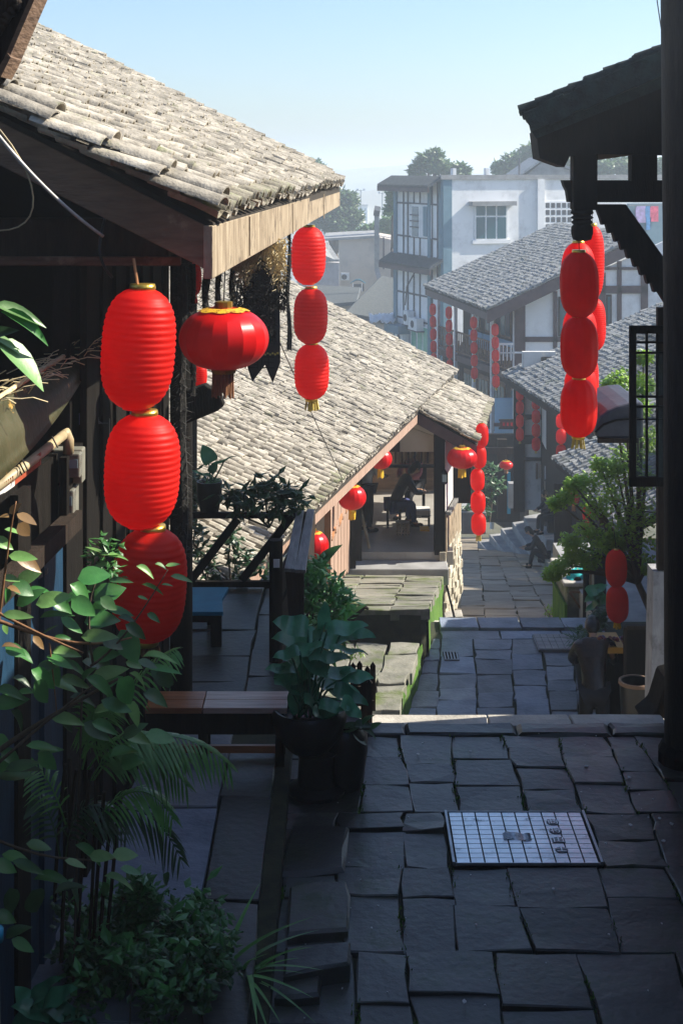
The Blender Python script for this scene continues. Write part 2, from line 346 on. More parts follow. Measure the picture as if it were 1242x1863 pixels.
for Ls, ya, yb in ((LA, 5.6, BY0 - .95), (LB, BY0 - .94, BY0), (LC, BY1, 10.58)):
    for k, f_ in enumerate(Ls[:-1]):
        for j in range(int((yb - ya) * (190 if k < 2 else 70))):
            y = rg_.uniform(ya, yb)
            if math.sin(y * 5.3 + k * 2.1) + math.sin(y * 11.7 + k) < .1: continue
            p = Vector((f_(y) + rg_.gauss(0, .012), y, -.01)); a = rg_.uniform(0, 6.3); e = p + Vector((.012 * math.cos(a), .012 * math.sin(a), rg_.uniform(.012, .03))); q = Vector((-math.sin(a), math.cos(a), 0)) * .005; mo.add([p - q, p + q, e + q * .4, e - q * .4], [(0, 1, 2, 3)])
mo.build('joint_moss', m_moss, pv)['kind'] = 'stuff'
# stairs down from the upper street
st = MB()
for i in range(12): st.box((1.45, 11.06 + .28 * (i + .5), -.17 - .175 * i - .3), (4.3, .28, .6))
st.build('stairs', m_edge, kind='structure')
# middle pavement, Z = -2.1
ZM = -2.1
pm = MB().box((1.9, 17.1, ZM - .282), (5.2, 5.7, .5)).build('pavement', m_joint, kind='structure')
fL = lambda d: max(X(722, 15.8) + (d - 15.8) * .17, .3) + .02
LN = [fL] + [lane(X(a, 16.5), X(b, 19), 16.5, 19) for a, b in ((795, 800), (868, 862), (936, 930), (1000, 985), (1052, 1040))] + [lambda d: 3.2, lambda d: 3.9]
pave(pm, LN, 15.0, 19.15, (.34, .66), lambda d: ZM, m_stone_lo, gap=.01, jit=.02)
for row, (d0, d1, z) in enumerate(((19.16, 19.5, ZM - .01), (19.52, 19.95, ZM + .03))):
    x = 1.35
    while x < 3.55:
        L = random.uniform(.45, .9); stone(pm, (x + .01, d0, z), (min(x + L, 3.6), d0, z), (min(x + L, 3.6), d1, z), (x + .01, d1, z), .2, m_stone_lo, .01, 'edge_stone'); x += L + .01
st2 = MB()
for i in range(9): st2.box((2.7, 19.98 + .5 * (i + .5), ZM - .18 * (i + 1) - .3), (4.6, .5, .6))
st2.build('stairs', m_edge, kind='structure')
# lower street, sloping
ZS = lambda d: -3.99 - .208 * (d - 26)
sL = lambda d: 1.75 + .092 * (d - 26); sR = lambda d: 4.42 + .085 * (d - 26)
mb = MB(); mb.grid(lambda u, v: Vector((sL(24.4 + 32 * v) - 1.2 + u * 4.6, 24.4 + 32 * v, ZS(24.4 + 32 * v) - .05)), 3, 8)
stt = mb.build('street', m_joint, kind='structure')
fs = [(lambda d, t=t: sL(d) + (sR(d) - sL(d)) * t) for t in (-.12, .12, .33, .56, .78, 1.0)]
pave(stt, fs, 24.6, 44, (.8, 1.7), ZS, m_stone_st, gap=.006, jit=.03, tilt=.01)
pave(stt, fs[::2] + [fs[-1]], 44, 55.5, (2, 3.4), ZS, m_stone_st, gap=.006, jit=.03, tilt=.01)
# raised path with its kerb on the right of the lower street
mb = MB(); mb.grid(lambda u, v: Vector((sR(24 + 24 * v) + .2 + u * 5, 24 + 24 * v, ZS(24 + 24 * v) + .24)), 3, 6)
ph = mb.build('path', m_concrete, kind='structure')
d = 24.2
while d < 46:
    L = random.uniform(1.2, 2.2); stone(ph, (sR(d) + .02, d + .01, ZS(d) + .25), (sR(d) + .3, d + .01, ZS(d) + .25), (sR(d + L) + .3, d + L, ZS(d + L) + .25), (sR(d + L) + .02, d + L, ZS(d + L) + .25), .4, m_terr, .02, 'kerb_stone'); d += L + .01
fp = [(lambda d, t=t: sR(d) + .32 + t) for t in (0, .9, 1.9)]
pave(ph, fp, 25, 42, (1, 1.9), lambda d: ZS(d) + .25, m_stone_st, gap=.008, jit=.03)
MB().box((5.2, 19.5, -2.75), (3.2, 9.5, 1.2)).build('path', m_concrete, kind='structure')

# ================================================================== TERRACES
def terrace(label, d0, d1, z0, z1, xl, xr0, xr1, zb, lanes, rl):
    t = thing('stone_terrace', label, 'terrace', (xr0, d0, zb))
    top = [(xl, d0), (xr0 - .12, d0), (xr0, d0 + .12), (xr1, d1), (xl, d1)]
    def Z(d): return z0 + (z1 - z0) * (d - d0) / (d1 - d0)
    core = MB(); v = [Vector((x - .02 * (i in (1, 2, 3)), y, Z(y) - .13)) for i, (x, y) in enumerate(top)]; vb = [Vector((p.x, p.y, zb)) for p in v]
    core.add(v + vb, [(0, 1, 2, 3, 4), (0, 5, 6, 1), (1, 6, 7, 2), (4, 3, 8, 9), (0, 4, 9, 5)])
    core.build('core', m_joint, t)
    side = MB(); a, b = v[2], v[3]; n = 14
    def fn(u, q):
        p = a.lerp(b, u); h = p.z + .1 - (p.z + .1 - zb) * q
        return Vector((p.x + .02 + .025 * math.sin(u * 23 + q * 5) * math.sin(q * 9 + u * 4), p.y, h))
    side.grid(fn, 20, 8); side.build('mossy_face', m_moss, t, smooth=2)
    fr = MB(); fr.grid(lambda u, q: Vector((xl + (xr0 - .1 - xl) * u, d0 - .01 + .015 * math.sin(u * 17), Z(d0) - .08 - (Z(d0) - .08 - zb) * q)), 12, 4); fr.build('front_face', m_joint, t)  # dark joint tone gives the front its deep shadow
    ls = [(lambda d, q=q: xl + (xr0 + (xr1 - xr0) * (d - d0) / (d1 - d0) - xl) * q) for q in lanes]
    pave(t, ls, d0, d1, rl, Z, m_terr, gap=.008, th=.14, jit=.03, tilt=.012)
    return t
terrace('upper mossy stone terrace leading to the open fronted shop', 18.3, 25.5, -1.44, -3.05, -1.4, 1.12, 1.81, -4.6, (0, .3, .56, .8, 1), (.4, 1.0))
terrace('small mossy stone terrace beside the bluish pavement in front of the picket fence', 15.5, 17.75, -1.68, -1.68, -1.2, .62, .99, -2.4, (0, .4, .62, .82, 1), (.35, .7))

# ================================================================== TILE ROOFS
def tile_mesh(name, r, L, seg=5, th=.014, pan=False, mat=None):
    """half-round clay tile: x across, y up the slope, z outward; lower end at y=0"""
    v = []; f = []
    for y, k in ((0, 1.0), (L, .86)):
        for rr in (r * k, r * k - th):
            for i in range(seg + 1):
                a = math.pi * i / seg
                x, z = -rr * math.cos(a), rr * math.sin(a) * .95
                if pan: z = -z * .6
                v.append((x, y, z))
    n = seg + 1; o0, i0, o1, i1 = 0, n, 2 * n, 3 * n
    for i in range(seg):
        f += [(o0 + i, o0 + i + 1, o1 + i + 1, o1 + i), (i0 + i + 1, i0 + i, i1 + i, i1 + i + 1), (i0 + i, i0 + i + 1, o0 + i + 1, o0 + i)]
    f += [(o0, o1, i1, i0), (o0 + seg, i0 + seg, i1 + seg, o1 + seg)]
    if not pan: f = [tuple(reversed(q)) for q in f]
    me = bpy.data.meshes.new(name); me.from_pydata(v, [], f); me.update(); me.materials.append(mat)
    me.polygons.foreach_set('use_smooth', [True] * len(me.polygons)); me.set_sharp_from_angle(angle=R(48)); return me
def to_cam(p): return (p - Vector((0, 0, CZ))).length
def in_frame(p, m=60):
    if p.y < .5: return False
    px = CX + p.x * FPX / p.y; py = HY - (p.z - CZ) * FPX / p.y
    return -m < px < 1242 + m and -m < py < 1863 + m
def tile_roof(parent, A, B, run, pitch, side, s=.22, expo=.17, mat=m_tile, matE=None, n_single=300, thing_parent=None, jit=1.0, seg=5, sag=0.0, cover=True, vis=None):
    A, B = Vector(A), Vector(B); u = (B - A); W = u.length; u /= W
    h = Vector((u.x, u.y, 0)).normalized(); g = Vector((-h.y, h.x, 0)) * side
    up = (g + Vector((0, 0, pitch))).normalized(); S = run * math.sqrt(1 + pitch * pitch)
    nrm = u.cross(up);  nrm = nrm if nrm.z > 0 else -nrm
    xax = up.cross(nrm).normalized()
    L = expo * 1.45; r = s * .345
    mc = [tile_mesh('tile', r * q, L * e, seg, mat=mat) for q, e in ((1, 1), (.94, 1.08), (1.06, .95))]
    mp = [tile_mesh('tile', s * .40, L, seg, pan=True, mat=mat)]
    me_e = [tile_mesh('tile', r, L, seg, mat=matE or mat), tile_mesh('tile', s * .40, L, seg, pan=True, mat=matE or mat)]
    nc = int(W / s); nr = int(S / expo); items = []
    for i in range(nc + 1):
        for j in range(nr):
            for kind in (0, 1):
                if kind == 0 and i == nc: continue
                if kind == 1 and not cover: pass
                x = (i + (.5 if kind == 0 else 0)) * W / nc; y = j * expo - .05
                t = y / S; dz = random.gauss(0, .006) * jit - sag * math.sin(math.pi * t) * S - .012 * math.sin(x * 1.7 + 1) - .01 * math.sin(x * 4.1 + y)
                q = A + u * x + up * y + nrm * (dz + (.055 if kind == 0 else .035) * s / .22)
                jx = random.gauss(0, .014) * jit; ra = random.gauss(0, .06) * jit; tl = -.10 + random.gauss(0, .035) * jit
                if random.random() < .02 * jit: ra += random.uniform(-.35, .35)
                rot = Matrix((xax, up, nrm)).transposed().to_4x4() @ Matrix.Rotation(ra, 4, 'Z') @ Matrix.Rotation(tl, 4, 'X')
                sc = random.uniform(.92, 1.07)
                Mx = Matrix.Translation(q + xax * jx + up * random.gauss(0, .012) * jit) @ rot @ Matrix.Diagonal((sc, 1, sc, 1))
                me = (me_e[kind] if j == 0 else random.choice(mc if kind == 0 else mp))
                items.append((to_cam(q) - (3 if kind == 0 else 0) + (0 if (in_frame(q) and (vis is None or vis(q))) else 1000), me, Mx))
    items.sort(key=lambda a: a[0])
    for k, (dd, me, Mx) in enumerate(items[:n_single]): put('tile', me, parent, Mx)
    rest = items[n_single:]
    if rest:
        cache = {}; vs = []; fs = []; n0 = 0; o0 = np.array(wpos(parent)); mi = []
        for dd, me, Mx in rest:
            if me.name not in cache:
                a = np.empty(len(me.vertices) * 3); me.vertices.foreach_get('co', a); cache[me.name] = (a.reshape(-1, 3), [tuple(p.vertices) for p in me.polygons])
            a, ff = cache[me.name]; Mn = np.array(Mx); vs.append(a @ Mn[:3, :3].T + Mn[:3, 3] - o0)
            fs += [tuple(i + n0 for i in f) for f in ff]; n0 += len(a)
        V = np.concatenate(vs); me = bpy.data.meshes.new('tile_field'); me.from_pydata(V.tolist(), [], fs); me.update(); me.materials.append(MATS.get(mat.name + ' field') or mat)
        o = bpy.data.objects.new('tile_field', me); col.objects.link(o); o.parent = parent; o['kind'] = 'stuff'
    return u, up, nrm, S
def field_mat(base, scale_):
    """the same tile with its tone changed from tile to tile by a small cell pattern in place of a per-object tone"""
    m = base.copy(); m.name = base.name + ' field'; nt = m.node_tree; N = nt.nodes; L = nt.links; b = N['Principled BSDF']
    for nd in N:
        if nd.type == 'OBJECT_INFO':
            vo = N.new('ShaderNodeTexVoronoi'); vo.inputs['Scale'].default_value = scale_; g = N.new('ShaderNodeNewGeometry'); L.new(g.outputs['Position'], vo.inputs['Vector'])
            sp = N.new('ShaderNodeSeparateColor'); L.new(vo.outputs['Color'], sp.inputs[0])
            for l in list(nd.outputs['Random'].links): L.new(sp.outputs[0], l.to_socket)
    MATS[m.name] = m; return m
field_mat(m_tile, 5.5); field_mat(m_tile_far, 5)
def roof_deck(parent, A, B, run, pitch, side, th=.05, off=-.05, ext=0, mat=m_deck):
    A, B = Vector(A), Vector(B); u = (B - A).normalized(); h = Vector((u.x, u.y, 0)).normalized(); g = Vector((-h.y, h.x, 0)) * side
    up = g + Vector((0, 0, pitch)); a = A + Vector((0, 0, off)); b = B + Vector((0, 0, off))
    MB().prism([a, b, b + up * run, a + up * run], (0, 0, -th)).build('roof_boards', mat, parent)
    return up, g

# ================================================================== NEAR LEFT HOUSE
h1 = thing('old_house', 'old timber house at the left with a big sunlit grey tile roof and hanging lanterns', 'house', (-1.4, 9, 0))
A1 = P(388, 392, 7.5); B1 = P(618, 330, 16)
A1.z = (A1.z + B1.z) / 2 + .0; B1.z = A1.z + .06; A1.z -= .03
rf = MB(); rf_o = bpy.data.objects.new('roof', None); col.objects.link(rf_o); rf_o.parent = h1
tile_roof(rf_o, A1, B1, 4.7, .5, 1, s=.172, expo=.128, mat=m_tile, matE=m_tile_eave)
up1, g1 = roof_deck(rf_o, A1, B1, 4.7, .5, 1, off=-.07)
u1 = (B1 - A1).normalized()
# verge: slabs of flat tile along the near gable
me_v = tile_mesh('verge_tile', .11, .40, 8, .018, mat=m_tile)
for k in range(15):
    q = A1 + up1 * (k * .29 - .05) - u1 * .03 + Vector((0, 0, .05)); nn = u1.cross(up1.normalized()); nn = nn if nn.z > 0 else -nn; xa = up1.normalized().cross(nn)
    for lay in (0, 1):
        Mx = Matrix.Translation(q + nn * (.015 + .045 * (1 - lay)) - u1 * (.10 * lay) + up1 * random.uniform(-.03, .03)) @ Matrix((xa, up1.normalized(), nn)).transposed().to_4x4() @ Matrix.Rotation(random.uniform(-.13, .13), 4, 'Z') @ Matrix.Rotation(-.12 + random.uniform(-.05, .05), 4, 'X') @ Matrix.Diagonal((random.uniform(.8, 1.05), 1, .5, 1))
        put('verge_tile', me_v, rf_o, Mx)
# barge board on the gable, eave board along the street
bw = .25
a = A1 + Vector((0, -.02, -.10)); MB().prism([a, a + up1 * 4.6, a + up1 * 4.6 + Vector((0, 0, -bw)), a + Vector((0, 0, -bw + .02))], Vector((0, .05, 0))).build('barge_board', m_wood_brn, h1, bevel=.006)
a = A1 + Vector((.0, -.03, -.08)); b = B1 + Vector((0, .02, -.08))
MB().prism([a, b, b + Vector((0, 0, -.20)), a + Vector((0, 0, -.28))], Vector((-.05, .004, 0))).build('eave_board', m_wood_pale, h1, bevel=.006)
for k, t in enumerate((.16, .44, .76)):
    q = a.lerp(b, t); MB().box(q + Vector((.004, 0, -.13)), (.006, .05, .24), rz=-.07).build('cover_strip', m_wood_pale, h1)
# purlin beam under the gable, inner beams and posts
MB().bar(P(-120, 440, 8.0), P(330, 440, 8.1), .12, .27).build('beam', m_wood_dk, h1, bevel=.01)
MB().bar(P(-120, 474, 7.95), P(330, 474, 8.05), .10, .05).build('beam_lip', m_wood_brn, h1, bevel=.006)
MB().bar(A1 + Vector((-.35, .3, -.18)), B1 + Vector((-.35, -.3, -.18)), .16, .16).build('purlin', m_wood_dk, h1)
MB().prism([P(-300, 100, 8.6), P(390, 430, 8.6), P(390, 440, 8.6), P(-300, 440, 8.6)], (0, .05, 0)).build('gable_boards', m_black, h1)
wx = lambda d: -1.5 + .069 * (d - 7.5)
for (px, d, y0, y1) in ((330, 10.6, 455, 1260), (345, 15.7, 385, 800)):
    MB().tube([P(px, y0, d), Vector((P(px, y1, d).x, d, -.02))], .085, 10).build('post', m_wood_black, h1, smooth=True)
# plank wall along the street, its near part a blue plank door
d = 5.2; k = 0
while d < 10.5:
    L = .22 if d < 7.75 else random.uniform(.16, .24); blue = 5.2 <= d < 7.7 and k % 4 != 3
    a = Vector((wx(d), d, .16)); b = Vector((wx(d + L - .008), d + L - .008, .16)); inset = Vector((.02 * (k % 2) + random.uniform(0, .006), 0, 0))
    MB().prism([a + inset, b + inset, b + inset + Vector((0, 0, (3.5 if d > 8 else 2.5) if not blue else 2.1)), a + inset + Vector((0, 0, (3.5 if d > 8 else 2.5) if not blue else 2.1))], (-.04, 0, 0)).build('plank', m_blue_paint if blue else m_wood_black, h1)
    d += L; k += 1
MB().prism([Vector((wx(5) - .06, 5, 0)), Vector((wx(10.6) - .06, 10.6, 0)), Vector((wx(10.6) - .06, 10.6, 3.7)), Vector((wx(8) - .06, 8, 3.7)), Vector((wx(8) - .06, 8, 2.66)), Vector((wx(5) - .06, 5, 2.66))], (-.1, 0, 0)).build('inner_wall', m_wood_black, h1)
MB().bar(Vector((wx(5.2) + .03, 5.2, 2.3)), Vector((wx(7.75) + .03, 7.75, 2.3)), .08, .1).build('lintel', m_wood_dk, h1)
MB().prism([P(-60, 1120, 6.8), P(-60, 1135, 6.8), P(86, 1045, 7.2), P(86, 1035, 7.2)], (0, .03, 0)).build('door_bar', m_wood_grey, h1)
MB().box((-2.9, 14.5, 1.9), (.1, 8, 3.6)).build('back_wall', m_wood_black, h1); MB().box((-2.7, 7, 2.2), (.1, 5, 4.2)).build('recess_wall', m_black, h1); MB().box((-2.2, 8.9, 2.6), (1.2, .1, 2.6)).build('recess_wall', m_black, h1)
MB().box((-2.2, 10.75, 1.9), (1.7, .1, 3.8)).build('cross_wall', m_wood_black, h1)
# carved bracket end beside the post
MB().prism([P(338, 712, 10.4), P(372, 700, 10.4), P(398, 716, 10.4), P(408, 738, 10.4), P(396, 748, 10.4), P(338, 772, 10.4)], (0, .12, 0)).build('carved_bracket', m_wood_black, h1, bevel=.01)
# porch floor and stone platform
pf = thing('stone_platform', 'bluish stone platform with a worn kerb along the left house front', 'platform', (-1, 9, 0))
MB().box((-1.0, 9.6, -.1), (1.3, 8.6, .5)).build('core', m_joint, pf)
pw = [lambda d: wx(d) - .05, lambda d: -.78]
pave(pf, pw, 5.2, 10.6, (1.0, 1.6), lambda d: .2, m_stone_lo, jit=.012, name='slab')
pave(pf, [lambda d: -.77, lambda d: -.44], 6.6, 9.75, (.8, 1.3), lambda d: .21, m_stone, jit=.015, name='kerb_stone')
pave(pf, [lambda d: -1.9, lambda d: -1.35, lambda d: -.75, lambda d: -.40], 10.6, 13.9, (.6, 1.1), lambda d: .16, m_stone, jit=.012, name='slab')
MB().box((-.95, 12.4, -1.2), (1.1, 3.2, 2.4)).build('foundation', m_concrete, pf)
pp = thing('drain_pipes', 'two thin metal pipes running in the gutter beside the platform kerb', 'pipe', (-.4, 7, .02))
for dx, r in ((0, .014), (.05, .011)): MB().tube([Vector((-.415 + dx + .02 * math.sin(d * 1.3), d, .05)) for d in (5.8, 6.4, 7, 7.6, 8.2, 8.8, 9.4, 9.8)], r, 8).build('pipe', m_metal, pp, smooth=True)

# ================================================================== HOUSE WITH THE OPEN SHOP
h2 = thing('old_house', 'long tile roofed house below the porch with an open fronted shop at its far end', 'house', (1, 26, -2.8))
ex = lambda d: 1.27 + .2293 * (d - 25.5)
A2 = Vector((ex(14.4), 14.4, -.14)); B2 = Vector((ex(30.5), 30.5, -.14))
r2 = bpy.data.objects.new('roof', None); col.objects.link(r2); r2.parent = h2
tile_roof(r2, A2, B2, 6.4, .52, 1, s=.185, expo=.145, mat=m_tile, matE=m_tile_eave, n_single=300, sag=.006, vis=lambda q: CX + q.x * FPX / q.y > 345 and q.y > 17)
roof_deck(r2, A2, B2, 6.4, .52, 1, off=-.08)
A2b = Vector((2.463, 25.95, -.72)); B2b = Vector((3.2, 30.4, -.74))
r2b = bpy.data.objects.new('porch_roof', None); col.objects.link(r2b); r2b.parent = h2
tile_roof(r2b, A2b, B2b, 1.25, .52, 1, s=.185, expo=.145, mat=m_tile, matE=m_tile_eave, n_single=240)
up2, g2 = roof_deck(r2b, A2b, B2b, 1.2, .52, 1, off=-.08)
a = A2b + Vector((0.0, -.04, -.10)); MB().prism([a, a + up2 * 1.5, a + up2 * 1.5 + Vector((0, 0, -.2)), a + Vector((0, 0, -.22))], (0, .06, 0)).build('barge_board', m_purple, h2)
a, b = A2b + Vector((-.03, 0, -.1)), B2b + Vector((-.03, 0, -.1)); MB().prism([a, b, b + Vector((0, 0, -.14)), a + Vector((0, 0, -.14))], (-.04, 0, 0)).build('eave_board', m_purple, h2)
a, b = A2 + Vector((-.03, 0, -.08)), Vector((ex(26), 26, -.22)); MB().prism([a, b, b + Vector((0, 0, -.2)), a + Vector((0, 0, -.2))], (-.05, 0.01, 0)).build('eave_board', m_pink, h2)
# street wall under the main eave: pinkish panels between posts
W1, W2 = Vector((X(594, 20.3), 20.3, 0)), Vector((X(637, 25.7), 25.7, 0))
zt = lambda d: -1.44 - .2236 * (d - 18.3)
MB().prism([Vector((W1.x - .08 - .3, 14.5, -3.4)), Vector((W2.x - .06, W2.y, -3.4)), Vector((W2.x - .06, W2.y, -.25)), Vector((W1.x - .38, 14.5, -.25))], (-.1, 0, 0)).build('inner_wall', m_wood_dk, h2)
n = 7
for i in range(n):
    p, q = W1.lerp(W2, i / n), W1.lerp(W2, (i + .86) / n); z0 = zt(p.y) + .05
    MB().prism([Vector((p.x, p.y, z0)), Vector((q.x, q.y, z0 - .1)), Vector((q.x, q.y, -.5)), Vector((p.x, p.y, -.5))], (-.05, 0, 0)).build('wall_panel', m_pink, h2, bevel=.006)
    MB().bar(Vector((p.x + .012, p.y, (z0 - .5) / 2)), Vector((q.x + .012, q.y, (z0 - .55) / 2)), .03, .07).build('rail', m_orange_post if i % 2 else m_pink, h2)
MB().bar(Vector((W1.x + .01, W1.y - .05, zt(W1.y) - .1)), Vector((W1.x + .01, W1.y - .05, -.3)), .1, .1).build('corner_post', m_orange_post, h2)
MB().box(P(640, 905, 25.6) + Vector((0, 0, -.45)), (.14, .14, 2.7)).build('post', m_wood_black, h2)
MB().box(P(652, 905, 26.1) + Vector((0, 0, -.4)), (.12, .14, 2.7)).build('post', m_wood_dk, h2)
MB().box((1.80, 26.15, -1.7), (.2, .2, 2.3)).build('post', m_wood_black, h2, bevel=.01)
# step, threshold, floor and the room
MB().box((.95, 25.82, -3.1), (1.95, .62, .3)).build('step', m_concrete, h2, bevel=.02)
MB().box((.9, 28.6, -2.92), (2.3, 5.0, .24)).build('floor', m_floor, h2)
for i in range(3): MB().box((.42 + .5 * i, 26.09, -2.865), (.48, .02, .13)).build('tile', m_floor, h2)
MB().box((1.1, 31.05, -1.85), (2.8, .1, 2.1)).build('back_wall', m_beige, h2)
MB().box((1.3, 30.98, -2.3), (3.1, .04, .9)).build('dado', m_wood_brn, h2)
MB().prism([Vector((.1, 26.1, -2.8)), Vector((.3, 31, -2.8)), Vector((.3, 31, -.3)), Vector((.1, 26.1, -.3))], (-.1, 0, 0)).build('side_wall', m_beige, h2)
sw = MB().prism([Vector((1.86, 26.1, -2.8)), Vector((2.28, 28.2, -2.8)), Vector((2.28, 28.2, -.7)), Vector((1.86, 26.1, -.75))], (-.08, 0, 0)).build('side_wall', m_beige, h2)
MB().box((.62, 28.5, -.36), (1.2, 4.9, .06)).build('ceiling', m_deck, h2)
MB().prism([P(725, 770, 26.3), P(792, 795, 26.3), P(792, 822, 26.3), P(725, 822, 26.3)], (0, .06, 0)).build('gable_panel', m_beige, h2)
MB().prism([P(709, 775, 26.25), P(727, 755, 26.25), P(727, 822, 26.25), P(709, 822, 26.25)], (0, .06, 0)).build('gable_post', m_wood_dk, h2)
sh = MB().box((P(750, 848, 28.4)), (.95, .2, .03)).build('shelf', m_wood_dk, h2)
for i in range(17):
    x = P(719, 0, 28.3).x + i * .043; MB().box((x, 28.35, P(0, 833, 28.3).z), (.03, .06, .23)).build('slat', (m_wood_dk, m_wood_pale, m_wood_brn)[(i * 7) % 3], sh)
# side wall to the street: white boards over a rubble stone base
sd = Vector((.205, .979, 0))
for i in range(6):
    p = Vector((1.90, 26.05, 0)) + sd * (i * .37); q = p + sd * .35
    MB().prism([Vector((p.x, p.y, -2.05)), Vector((q.x, q.y, -2.05)), Vector((q.x, q.y, -.75)), Vector((p.x, p.y, -.78))], (-.05, 0.01, 0)).build('wall_board', m_plaster, h2)
    MB().prism([Vector((p.x + .02, p.y, -2.9)), Vector((q.x + .02, q.y, -2.9)), Vector((q.x + .02, q.y, -2.1)), Vector((p.x + .02, p.y, -2.1))], (-.05, 0.01, 0)).build('railing_board', m_wood_pale, h2)
MB().bar(Vector((1.95, 26.0, -2.08)), Vector((2.42, 28.25, -2.08)), .08, .06).build('hand_rail', m_wood_grey, h2)
bs = MB().prism([Vector((1.86, 26.0, -4.6)), Vector((2.33, 28.3, -4.6)), Vector((2.33, 28.3, -2.95)), Vector((1.86, 26.0, -2.95))], (-.1, 0, 0)).build('stone_base', m_joint, h2)
z = -4.55
while z < -2.95:
    hgt = random.uniform(.12, .22); t = 0.0
    while t < 2.3:
        L = random.uniform(.16, .42); L = min(L, 2.35 - t); p = Vector((1.88, 26.0, 0)) + sd * t; q = Vector((1.88, 26.0, 0)) + sd * (t + L - .015); o = random.uniform(0, .06)
        mbs = MB().prism([Vector((p.x + o, p.y, z)), Vector((q.x + o, q.y, z + random.uniform(-.02, .02))), Vector((q.x + o, q.y, z + hgt - .012)), Vector((p.x + o, p.y, z + hgt - .012 + random.uniform(-.02, .02)))], (-.12, 0, 0))
        mbs.build('stone', m_rubble, bs, bevel=.012); t += L
    z += hgt
MB().prism([P(809, 1124, 25.7), P(842, 1121, 25.7), P(842, 1130, 25.7), P(809, 1133, 25.7)], (0, .4, 0)).build('foot_stone', m_edge, h2, bevel=.015)
sg = thing('hanging_signboard', 'dark blank signboard hanging beside the shop behind the five lantern string', 'sign', P(840, 870, 27.2))
MB().box(P(840, 870, 27.2), (.34, .05, .95)).build('board', m_wood_black, sg, bevel=.005); MB().bar(P(832, 822, 27.2), P(832, 800, 27.2), .02, .02).build('hanger', m_metal, sg); MB().bar(P(848, 822, 27.2), P(848, 803, 27.2), .02, .02).build('hanger', m_metal, sg)
# ================================================================== RIGHT HOUSE (near, in shade)
h3 = thing('old_house', 'dark timber house at the right edge with an overhanging eave, pillar and carved brace', 'house', (2.5, 10, 0))
ey = lambda d: 1.80 + .069 * (d - 14)
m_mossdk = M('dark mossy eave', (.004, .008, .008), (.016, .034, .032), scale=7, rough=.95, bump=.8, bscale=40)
A3, B3 = P(957, 203, 13.6), P(957, 203, 13.6) + Vector((.5, 3.2, 0))
r3 = bpy.data.objects.new('roof', None); col.objects.link(r3); r3.parent = h3
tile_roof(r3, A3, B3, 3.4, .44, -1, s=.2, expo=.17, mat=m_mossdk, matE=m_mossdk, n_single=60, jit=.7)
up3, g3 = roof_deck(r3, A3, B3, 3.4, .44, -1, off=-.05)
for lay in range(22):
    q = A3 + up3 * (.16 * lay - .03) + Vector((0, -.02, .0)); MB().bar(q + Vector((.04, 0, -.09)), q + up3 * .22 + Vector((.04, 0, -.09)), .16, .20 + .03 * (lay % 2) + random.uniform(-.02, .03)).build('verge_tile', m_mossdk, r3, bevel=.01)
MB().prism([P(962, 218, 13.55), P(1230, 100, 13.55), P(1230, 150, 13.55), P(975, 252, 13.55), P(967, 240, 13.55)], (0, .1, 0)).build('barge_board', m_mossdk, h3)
MB().prism([P(975, 240, 13.7), P(1230, 128, 13.7), P(1230, 282, 13.7), P(1083, 280, 13.7), P(1036, 284, 13.7), P(1026, 304, 13.7), P(1003, 296, 13.7), P(981, 288, 13.7)], (0, .5, 0)).build('gable_panel', m_wood_black, h3)
MB().prism([P(1088, 279, 13.9), P(1132, 272, 13.9), P(1146, 283, 13.9), P(1088, 291, 13.9)], (0, .4, 0)).build('rafter_tail', m_wood_brn, h3)
A3b, B3b = Vector((2.5, -9, 5.27)), Vector((2.5, 9.9, 5.27))
r3n = bpy.data.objects.new('shade_roof', None); col.objects.link(r3n); r3n.parent = h3  # unseen roof added, its eave set to shade the foreground
roof_deck(r3n, A3b, B3b, 3.4, .45, -1, off=-.06)
MB().box((P(1061, 330, 14) + P(1061, 330, 14)) / 2, (.235, .22, .56)).build('hanging_post', m_wood_black, h3, bevel=.01)
q = P(1058, 408, 14); MB().lathe(q, [(.04, -.165), (.09, -.15), (.108, -.09), (.108, -.03), (.085, .0), (.11, .02), (.085, .045), (.115, .065), (.085, .09), (.115, .11), (.10, .15), (.115, .17)], 20).build('turned_pendant', m_wood_black, h3, smooth=True)
MB().prism([P(1023, 328, 14), P(1230, 328, 14), P(1230, 368, 14), P(1034, 368, 14), P(1031, 348, 14), P(1026, 338, 14)], (0, .16, 0)).build('tie_beam', m_wood_black, h3)
MB().box(P(1168, 300, 14), (.25, .18, .32)).build('short_post', m_wood_black, h3)
br = [P(1082, 372, 14.05), P(1138, 372, 14.05), P(1215, 480, 14.05), P(1215, 560, 14.05)]
pts = [br[0], br[1], br[2], br[3]]
for i in range(9):
    t = i / 9; x, y = 1196 - (1196 - 1090) * t, 530 - (530 - 392) * t; pts += [P(x, y, 14.05), P(x - 7, y + 2, 14.05), P(x - 10, y - 9, 14.05)]
MB().prism(pts, (0, .12, 0)).build('carved_brace', m_wood_black, h3)
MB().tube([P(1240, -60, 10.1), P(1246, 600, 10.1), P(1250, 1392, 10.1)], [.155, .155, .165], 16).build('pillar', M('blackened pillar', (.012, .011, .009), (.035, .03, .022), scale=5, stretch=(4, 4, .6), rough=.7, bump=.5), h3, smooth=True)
MB().lathe((P(1250, 0, 10.1).x, 10.1, 0), [(.21, -.05), (.21, .08), (.18, .14)], 14).build('pillar_base', m_wood_black, h3)
MB().prism([P(1188, 1040, 12.4), P(1300, 1040, 12.4), P(1300, 1330, 12.4), P(1182, 1330, 12.4)], (0, .25, 0)).build('plaster_wall', m_plaster_sh, h3)
